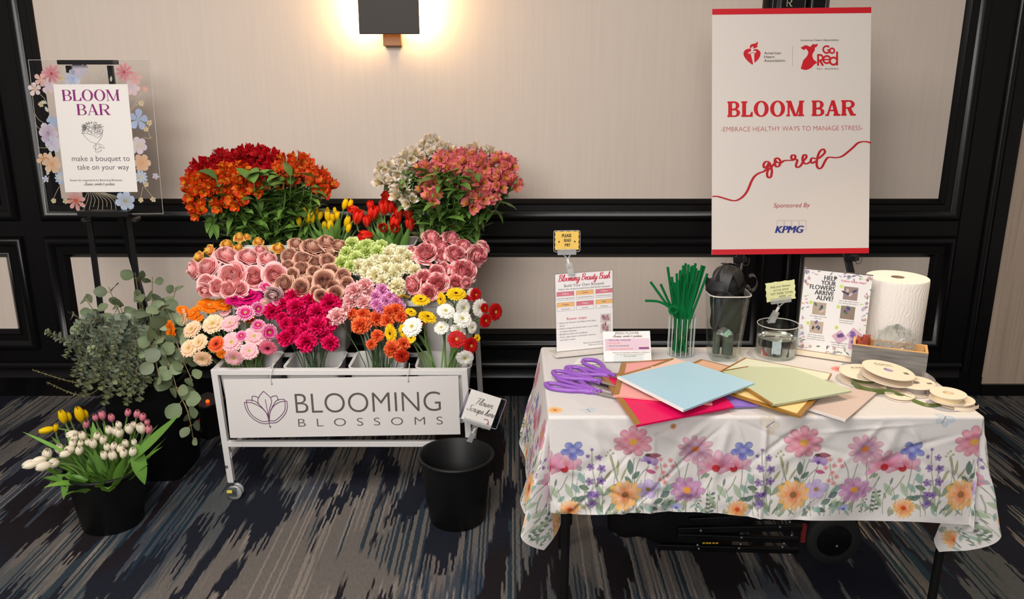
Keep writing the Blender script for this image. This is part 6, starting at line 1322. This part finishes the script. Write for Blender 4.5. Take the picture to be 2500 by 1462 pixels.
for i in range(9):
    a = i*2.4; k2 = .006 + .0022*i; strip(mb, [Vector((k2*math.cos(a+s), k2*math.sin(a+s)*.8, -.012 + .010*math.sin(s*1.3+i))) for s in (0,.7,1.4,2.1)], (.2*math.cos(a), .2*math.sin(a), 1), .022)
mb.sphere((0,0,-.022), .016, 10, 6, sc=(1.3,.9,.9)); mb.build('folded_ribbon', mat('rust satin', (176,84,66), .4), r)
q = M @ Vector((W_*.83, H_*.80, -Dp*.4)); r = thing('ring', 'small brass ring lying in the right end of the wooden box', 'ring', q); mb = MB(); mb.tube([(.010*math.cos(a), .004*math.sin(a), .009*math.sin(a)) for a in [2*PI*i/20 for i in range(20)]], .0011, 6, closed=True); mb.build('band', mat('brass', (190,150,70), .3, metal=1), r)
# ------------------------------------------------------------------ ribbon spools
M_card = mat('cream card', (236,220,198), .6)
def spool(label, u, v, z, rpx, h, core_r, rib_c, tilt=(0,0), tail=None, disc_c=None, txt=None):
    P = onz(u, v, z); R = px2m(rpx, P); M = Matrix.Translation(P) @ Matrix.Rotation(tilt[0], 4, 'X') @ Matrix.Rotation(tilt[1], 4, 'Y')
    t = thing('ribbon_spool', label, 'ribbon spool', M=M, group='ribbon spools')
    for q, zz in enumerate((0, h)): 
        mb = MB(); mb.lathe([(.014,zz-.0012),(R,zz-.0012),(R,zz+.0012),(.014,zz+.0012)], 48, close=True); d = mb.build('flange', disc_c or M_card, t, angle=40)
    if txt:
        mb = MB(); text(mb, txt, -.0*R, R*.50, .008, R*.75, z=h+.0016, shear=.3); mb.bar((-R*.4, R*.40, h+.0015), (R*.4, R*.40, h+.0015), .0008, .0002)
        for i in range(8): mb.bar((R*.55+i*.0018, -R*.30, h+.0015), (R*.55+i*.0018, -R*.10, h+.0015), .0009, .0002)
        put(mb, 'printed_label', DK, d)
    m = mat('satin ' + str(rib_c), rib_c, .3, spec=.6); mb = MB(); mb.lathe([(core_r,.0014),(core_r,h-.0014)], 40); mb.lathe([(.015,.0),(.015,h+.001)], 24); mb.build('wound_ribbon', m, t)
    if tail:
        mb = MB(); Mi = M.inverted(); strip(mb, [Mi @ p for p in tail[0]], lambda q: (Mi.to_3x3() @ Vector(tail[1] if not callable(tail[1]) else tail[1](q))).normalized(), tail[2]); mb.build('loose_end', m, t)
    return t
spool('cream card spool of dark green ribbon with its loose end trailing right', 2108, 927, TZ+.001, 58, .024, .036, (92,106,50), tail=([onz(2078,930,TZ+.013) + Vector((0,-.0,0)), onz(2100,946,TZ+.012), onz(2130,954,TZ+.011), onz(2170,957,TZ+.008), onz(2215,972,TZ+.004), onz(2262,988,TZ+.003), onz(2302,987,TZ+.002)], lambda q: (0, .9*min(1, max(0,q-.4)*2), 1-min(1, max(0,q-.4)*2)*.9), .016), txt='Ribbon')
spool('cream card spool of silver grey ribbon with a loose loop behind it', 2230, 952, TZ+.001, 48, .024, .038, (168,160,154), tail=([onz(2262,958,TZ+.014), onz(2284,948,TZ+.018), onz(2281,932,TZ+.022), onz(2262,918,TZ+.022), onz(2250,915,TZ+0.0300)], (0,.1,1), .02), txt='Ribbon')
spool('cream card spool of lilac ribbon tilted on top of the other spools', 2164, 920, TZ+.032, 61, .022, .022, (196,168,210), (math.radians(3), math.radians(7)), txt='Ribbon')
spool('shallow spool of wide cream satin ribbon near the table corner, lower of the pair', 2330, 983, TZ+.001, 44, .012, .040, (232,214,188), tail=([onz(2330,998,TZ+.006), onz(2365,1000,TZ+.006), onz(2390,992,TZ+.008)], (0,.2,1), .010))
spool('gold rimmed cream ribbon roll lying on another spool near the table corner', 2313, 974, TZ+.016, 41, .018, .038, (236,214,170))
spool('small flat cream spool half hidden behind the silver grey ribbon', 2196, 968, TZ+.001, 34, .006, .020, (232,216,196))

# ------------------------------------------------------------------ folded wrapping sheets
GOLDB = mat('gold border', (178,128,52), .35, metal=.35)
def sheet(label, pts, z, c, border=(), bc=None, th=.0022, wd=.013, white_edge=None, wave=0.0):
    P = [onz(u, v, z) for u, v in pts]; o = sum(P, Vector())/len(P); t = thing('wrapping_sheet', label, 'wrapping paper', (o.x, o.y, z), 'folded wrapping sheets')
    n = len(P); mb = MB(); L = [(p-o).xy for p in P]
    for k in range(2):                           # two folded leaves with a sliver of air between
        zz = k*(th+.0012); ins = .0012*(1-k)
        pp = [(x*(1-ins), y*(1-ins)) for x, y in L]
        area_ = sum(pp[i][0]*pp[(i+1)%n][1] - pp[(i+1)%n][0]*pp[i][1] for i in range(n))
        if area_ < 0: pp = pp[::-1]
        mb.prism(pp, zz, zz+th)
    mb.build('paper', mat('sheet ' + label[:20], c, .42, spec=.4, bump=.1, bscale=14), t, False)
    zt = 2*th + .0012 + .0003
    for (i, w2, cc) in border:
        zt += .00015
        a, b = Vector((*L[i], 0)), Vector((*L[(i+1) % n], 0)); d = (b-a).normalized(); nn = Vector((-d.y, d.x, 0))
        if nn.dot(-(a+b)/2) < 0: nn = -nn
        mb = MB(); e1, e2 = a + nn*w2 + d*w2*.6, b + nn*w2 - d*w2*.6
        mb.add([(a.x,a.y,zt),(b.x,b.y,zt),(e2.x,e2.y,zt),(e1.x,e1.y,zt)], [(0,1,2,3)]); mb.add([(a.x-nn.x*.0006,a.y-nn.y*.0006,0),(b.x-nn.x*.0006,b.y-nn.y*.0006,0),(b.x-nn.x*.0006,b.y-nn.y*.0006,zt),(a.x-nn.x*.0006,a.y-nn.y*.0006,zt)], [(0,1,2,3)]); mb.build('border', cc or GOLDB, t, False)
    return t
G1 = GOLDB
sheet('hot pink folded wrapping sheet with gold border jutting over the table front', [(1466,917),(1553,1043),(1792,996),(1700,905)], TZ+0.0120, (232,14,92), ((0,.016,G1),(3,.016,G1)))
sheet('violet folded wrapping sheet peeping out between the blue and yellow sheets', [(1741,972),(1768,996),(1852,993),(1836,945)], TZ+.0055, (150,118,204))
sheet('taupe folded wrapping sheet jutting farthest right over the table front', [(1974,1002),(2064,1030),(2140,962),(2040,945)], TZ+0.0030, (208,186,176), ((0,.005,mat('white paper edge', (226,216,212), .5)),))
sheet('cream yellow folded wrapping sheet with thick gold border under the sage one', [(1775,963),(1954,1021),(1990,980),(1880,930)], TZ+0.0180, (250,214,148), ((0,.010,G1),(1,.014,G1)))
sheet('tan pink wrapping sheet with gold border behind the blue sheet', [(1655,905),(1711,881),(1780,898),(1745,935)], TZ+0.0180, (224,178,146), ((0,.010,G1),(1,.004,G1)))
sheet('salmon pink wrapping sheet with wide gold border under the pale blue sheet', [(1517,889),(1496,969),(1739,990),(1730,940),(1642,880)], TZ+0.0190, (242,166,158), ((0,.017,G1),(4,.009,G1)))
sheet('blush wrapping sheet with wavy gold edge just behind the pale blue sheet', [(1507,921),(1588,898),(1642,878),(1690,890),(1640,930)], TZ+0.0245, (244,204,186), ((0,.010,G1),(1,.010,G1)))
sheet('pale mint wrapping sheet with thin gold edge behind the sage sheet', [(1819,877),(2030,916),(2022,930),(1900,945),(1762,908)], TZ+0.0240, (222,224,198), ((0,.003,G1),(4,.006,G1),(1,.003,G1)))
sheet('sage green folded wrapping sheet lying over the cream yellow one', [(1757,910),(1826,898),(1936,902),(2080,958),(1885,992)], TZ+0.0300, (196,204,170), ((4,.006,G1),(0,.006,G1)))
sheet('pale sky blue folded wrapping sheet lying on top of the whole fan', [(1507,924),(1668,1006),(1842,939),(1680,886)], TZ+0.0360, (178,214,230), ((0,.006,mat('white paper fold', (240,236,232), .5)),))

# ------------------------------------------------------------------ purple scissors
M_pur = mat('purple handle plastic', (142,84,180), .38); M_stl = mat('scissor steel', (186,182,178), .22, metal=1.0)
def scissors(label, pa, pb, z, flip=1, roll=0.0):
    a, b = onz(*pa, z), onz(*pb, z); d = b-a; L = d.length; M = frameM(a, d, Vector((-d.y, d.x, 0))) @ Matrix.Rotation(roll, 4, 'X')
    t = thing('scissors', label, 'scissors', M=M, group='purple scissors')
    for s in (1, -1):
        s_ = s*flip; zo = .006 + (.004 if s > 0 else -.001)
        ln = L*(.50 if s > 0 else .44); P_ = [(L*.50,.006*s_),(L*.40,.016*s_),(L*.30,.034*s_),(ln*.30,.050*s_),(L*.04,.044*s_),(-.004,.028*s_),(L*.06,.012*s_),(L*.22,.008*s_),(L*.36,.004*s_)]
        C_ = catmull([(x, y, zo) for x, y in P_], 6, closed=True)
        mb = MB(); mb.tube(C_, [.0072 if i < 30 else .0062 for i in range(len(C_))], 8, closed=True); mb.tube([(L*.36,.007*s_,zo),(L*.46,.006*s_,zo),(L*.58,-.002*s_,zo)], [.009,.010,.006], 10); mb.build('handle', M_pur, t)
        mb = MB(); mb.prism([(L*.50, -.006*s_), (L*.60, -.011*s_), (L*.98, -.004*s_), (L, -.001*s_), (L*.62, .006*s_), (L*.50, .006*s_)][::s_], zo-.0015, zo+.0015); mb.build('blade', M_stl, t, False)
    mb = MB(); mb.lathe([(.001,.016),(.006,.016),(.0075,.012),(.0075,.004)], 16, M=Matrix.Translation((L*.60,0,0))); mb.build('pivot_screw', M_pur, t)
scissors('purple handled scissors nearest the table front, blades under the pink sheet', (1349,934), (1545,985), TZ+.001, 1)
scissors('middle purple handled scissors lying across the other two', (1370,908), (1530,962), TZ+.009, -1, .05)
scissors('purple handled scissors farthest back, beside the card stand', (1412,895), (1560,944), TZ+.016, 1, .10)

# ------------------------------------------------------------------ tall red and white sign on its tripod
YB, YT = 3.108, 3.317
BLp, BRp, TLp = at(1738,622,YB), at(2121,618,YB), at(1735,22,YT); M = frameM(BLp, BRp-BLp, TLp-BLp); W_ = (BRp-BLp).length; f = pxplane(M); H_ = f(1735,22)[1]
t = thing('tall_sign', 'tall white BLOOM BAR board with red stripes and a red script line on a tripod', 'sign', M=M)
MB().box((0,0,-.006),(W_,H_,0)).build('board', mat('white foam board', (222,212,204), .45), t, False)
RD = mat('bright red print', (200,8,28), .5)
red = MB(); h1 = f(1930,34)[1]; rect(red, 0, h1, W_, H_, .0008); h0_ = f(1930,607)[1]; rect(red, 0, 0, W_, h0_, .0008); put(red, 'red_stripe', RD, t)
sx = lambda u, v: f(u, v)[0]; sy = lambda u, v: f(u, v)[1]
mb = MB(); c0 = f(1933, 284); serif_text(mb, 'BLOOM BAR', c0[0], c0[1], sy(1933,246)-c0[1], sx(2091,265)-sx(1776,265), .25, .095, .0012); put(mb, 'title_lettering', RD, t)
mb = MB(); text(mb, '-EMBRACE HEALTHY WAYS TO MANAGE STRESS-', sx(1933,319), sy(1933,319.5), sy(1933,308)-sy(1933,319.5), sx(2106,314)-sx(1760,314), offset=-.018); text(mb, 'Sponsored By', sx(1933,506), sy(1933,506), .0165, sx(1978,500)-sx(1889,500), shear=.22, offset=-.005); put(mb, 'thin_lettering', mat('deep red print', (172,20,34), .5), t)
mb = MB()
GO = [[(55,998),(130,995),(220,1020),(350,1057),(430,1055),(520,1000),(590,910),(650,770),(700,690),(770,640),(840,615),(895,560),(925,500)],
 [(925,470),(870,467),(837,510),(848,558),(885,540),(922,478)],[(925,478),(962,590),(950,690),(915,710),(890,670),(902,600),(960,545),(1005,490)],
 [(1050,415),(1015,425),(1008,470),(1020,530),(1045,545),(1080,520),(1092,455),(1050,412),(1012,435),(1050,478),(1110,478),(1160,450),(1280,447)],
 [(1280,447),(1322,405),(1310,370),(1272,370),(1260,410),(1290,437),(1350,440),(1332,520),(1350,553),(1400,530),(1450,450),(1490,400),(1480,365),(1448,368),(1430,420),(1445,475),(1490,500),(1550,468)],
 [(1632,420),(1580,412),(1556,450),(1582,488),(1632,458)],[(1660,420),(1700,400),(1770,330),(1760,285),(1735,278),(1690,320),(1655,420),(1648,520),(1682,572),(1730,545),(1780,450),(1830,400),(1940,405),(2040,380),(2180,270),(2280,180),(2380,160),(2478,180)]]
for st in GO: ribbon(mb, [f(1730+a/6.25, 320+b/6.25) for a, b in st], .0078, .0012, 7, taper=True)
put(mb, 'script_line', mat('script red', (184,8,26), .5), t)
LG = lambda a, b: f(1800 + a/8.93, 80 + b/8.93)
mb = MB(); flat(mb, [tuple(q.xy) for q in catmull([LG(*p) for p in ((280,350),(225,355),(165,380),(135,440),(145,510),(200,590),(270,655),(325,692),(340,670),(310,540),(290,470),(250,465),(240,430),(300,395))], 4, True)], .0012)
flat(mb, [tuple(q.xy) for q in catmull([LG(*p) for p in ((340,390),(385,360),(440,365),(495,410),(505,470),(470,560),(420,615),(375,648),(368,560),(370,465),(400,440),(405,400))], 4, True)], .0012)
flat(mb, [tuple(q.xy) for q in catmull([LG(*p) for p in ((285,355),(272,300),(300,255),(360,240),(415,220),(437,188),(447,240),(420,285),(448,282),(420,320),(345,345),(355,300),(310,315))], 3, True)], .0012)
ribbon(mb, [LG(*p) for p in ((255,462),(300,440),(350,436),(395,448))], .0018, .0013)
put(mb, 'heart_torch_mark', RD, t)
mb = MB()
for i, s in enumerate(('American', 'Heart', 'Association.')): x, y = LG(582, 472+82*i); text(mb, s, x, y, .0098, LG(582+(375,228,478)[i],0)[0]-LG(582,0)[0], 'L', offset=.004)
x, y = LG(1375,186); text(mb, 'American Heart Association.', x, y, .0075, LG(2222,0)[0]-LG(1375,0)[0], 'L'); x, y = LG(1735,806); text(mb, 'for women.', x, y, .0078, LG(2230,0)[0]-LG(1735,0)[0], 'L', track=1.3)
put(mb, 'grey_lettering', mat('charcoal print', (70,60,60), .5), t)
mb = MB(); ribbon(mb, [LG(1200,295), LG(1200,740)], .0009, .0012, 2, smooth=False); put(mb, 'divider', mat('thin grey print', (150,138,130), .5), t)
mb = MB(); flat(mb, [tuple(q.xy) for q in catmull([LG(*p) for p in ((1385,322),(1430,300),(1470,275),(1530,280),(1590,305),(1640,252),(1700,255),(1750,245),(1740,290),(1710,318),(1682,330),(1690,375),(1650,440),(1635,500),(1660,580),(1735,648),(1680,690),(1600,770),(1500,810),(1430,800),(1385,780),(1410,690),(1440,600),(1510,520),(1545,440),(1530,390),(1490,350),(1455,375),(1410,355))], 4, True)], .0012)
x, y = LG(1990,455); 
def ringl(cx_, cy_, r_, w2, a0=0, a1=2*PI): ribbon(mb, [LG(cx_ + r_*math.cos(a0+(a1-a0)*i/24), cy_ - r_*math.sin(a0+(a1-a0)*i/24)) for i in range(25)], w2*(LG(1,0)[0]-LG(0,0)[0]), .0012, 1, smooth=False)
def stl(x0, y0, x1, y1, w2): ribbon(mb, [LG(x0,y0), LG(x1,y1)], w2*(LG(1,0)[0]-LG(0,0)[0]), .0013, 1, smooth=False)
ringl(1945,366,75,36,.75,2*PI-.15); stl(1955,378,2025,378,30); ringl(2062,392,52,34)
stl(1758,465,1758,720,42); ringl(1800,545,60,38,-PI/2,PI/2); stl(1758,485,1805,485,36); stl(1758,605,1810,605,34); stl(1800,610,1868,720,44); ringl(1950,585,78,40,.1,2*PI-.7); stl(1885,585,2020,585,28); ringl(2095,618,78,40); stl(2172,410,2172,712,42)
put(mb, 'dress_mark', RD, t)
KP = lambda a, b: f(1880 + a/14.62, 480 + b/14.62)
mb = MB(); x, y = KP(180,1295); text(mb, 'KPMG', x, y, KP(0,1050)[1]-KP(0,1295)[1], KP(1240,0)[0]-KP(180,0)[0], 'L', bold=.13, shear=.28, z=.0014); put(mb, 'sponsor_lettering', mat('royal blue print', (30,46,130), .5), t)
mb = MB()
for i in range(4): x0_, y0_ = KP(240+268*i, 1185); x1_, y1_ = KP(485+268*i, 842); outline(mb, x0_, y0_, x1_, y1_, .0008, .0012)
put(mb, 'sponsor_boxes', mat('pale mauve line', (160,130,140), .5), t)

e = thing('easel', 'black tripod easel with wire hooks behind the tall red and white sign', 'easel', (M @ Vector((W_/2,0,0))).xy.to_3d()); 
def rel(p): return Vector(p) - e.location
for s, (u0, v0, u1, v1) in ((-1, (1803,628,1786,668)), (1, (2068,624,2078,668))):
    a = at(u0, v0, 3.14); b = at(u1, v1, 3.10); d = b-a; top = a - d*(((2.05 if False else 1.98) - a.z)/(-d.z)) if False else None
    apex = M @ Vector((W_/2 + s*.02, H_*.98, -.03)); foot = Vector((a.x + s*.16, a.y-.26, 0)); foot = a + (a - apex)*((a.z)/(apex.z - a.z)); foot.z = 0.0
    MB().bar(rel(apex), rel(foot), .026, .018, up=(0,1,0)).build('leg', M_eas, e, False, bevel=.002)
    h = MB(); pA = at(u0-8 if s < 0 else u0-2, v0+5, 3.13); h.bar(rel(pA), rel(pA + Vector((.03,-.035,.006))), .03, .022); pg = h.build('peg', M_eas, e, False, bevel=.002)
    q = pA + Vector((.03,-.045,0)); rr = .012; MB().tube([rel(q + Vector((rr*math.cos(a_), 0 if abs(a_) > 9 else 0, rr*math.sin(a_)*1.2))) for a_ in [PI + PI*i/10 for i in range(11)]] + [rel(q + Vector((rr, 0, .016)))], .0013, 6).build('wire_hook', mat('hook wire', (120,112,106), .3, metal=.9), pg)
apex = M @ Vector((W_/2, H_*.98, -.04)); MB().bar(rel(apex), rel((apex.x, 3.92, 0)), .024, .018, up=(1,0,0)).build('leg', M_eas, e, False, bevel=.002)

# ------------------------------------------------------------------ folded wagon in the dark under the table
wg = thing('folded_wagon', 'folded black utility wagon with riveted bars and a wheel stored under the table', 'wagon', (.72, 2.55, 0))
def rw_(x, y, z): return Vector((x, y, z)) - wg.location
M_cv = mat('black canvas', (17,16,16), .9, spec=.15, bump=.3, bscale=120); M_bar = mat('black wagon tube', (12,12,13), .25); M_rv = mat('rivet steel', (150,146,142), .3, metal=.9)
mb = MB()
def lump(u, v):
    a = 2*PI*v; k = .9 + .12*math.sin(u*9+a*2) + .06*math.sin(u*23); x = .34 + .50*u; ry = .10*k*(math.sin(PI*min(.97,max(.03,u)))**.3); rz = .13*k*(math.sin(PI*min(.97,max(.03,u)))**.3)
    return rw_(x, 2.58 + ry*math.cos(a), .15 + rz*math.sin(a))
mb.grid(lump, 26, 20); mb.build('canvas_body', M_cv, wg)
mb = MB(); mb.tube([rw_(.34,2.50,.32), rw_(.37,2.47,.22), rw_(.43,2.47,.20), rw_(.46,2.50,.26)], .012, 8); mb.build('strap', M_cv, wg)
for (x0, z0, x1, z1, y) in ((.56,.155,.98,.165,2.46),(.56,.135,.97,.120,2.455),(.60,.185,.99,.205,2.47),(.50,.085,.98,.070,2.47),(.58,.22,1.00,.24,2.49)): MB().bar(rw_(x0,y,z0), rw_(x1,y,z1), .014, .022).build('frame_bar', M_bar, wg, False, bevel=.003)
for u, v in ((1711,1295),(1810,1312),(1808,1328),(1804,1338),(1703,1330),(1706,1339),(1904,1286),(1914,1327),(1910,1335),(1933,1306),(1928,1354),(1928,1274),(2043,1333)):
    q = at(u, v, 2.437); q.z = max(q.z, .02); MB().sphere(q - wg.location, .0052, 8, 5).build('rivet', M_rv, wg)
mb = MB()
for u in (1718, 1726, 1733, 1742, 1750): q = at(u, 1326, 2.440) - wg.location; mb.box((q.x-.004, q.y-.001, q.z-.002), (q.x+.004, q.y, q.z+.004))
mb.build('yellow_mark', mat('worn yellow print', (190,150,40), .6), wg, False)
wc = rw_(1.105, 2.50, .098); MX = Matrix.Translation(wc) @ Matrix.Rotation(PI/2, 4, 'X')
w1 = MB().lathe([(.060,-.018),(.088,-.018),(.096,-.010),(.096,.010),(.088,.018),(.060,.018)], 40, M=MX, close=True).build('wheel', mat('black tyre', (15,15,15), .75), wg)
MB().lathe([(.001,-.012),(.058,-.012),(.060,.0),(.058,.016),(.020,.020),(.001,.020)], 32, M=MX).build('hub', M_bar, w1)
MB().box(rw_(.985,2.47,.10), rw_(1.0,2.478,.17)).build('tag', mat('dark red tag', (110,14,18), .7), wg, False)
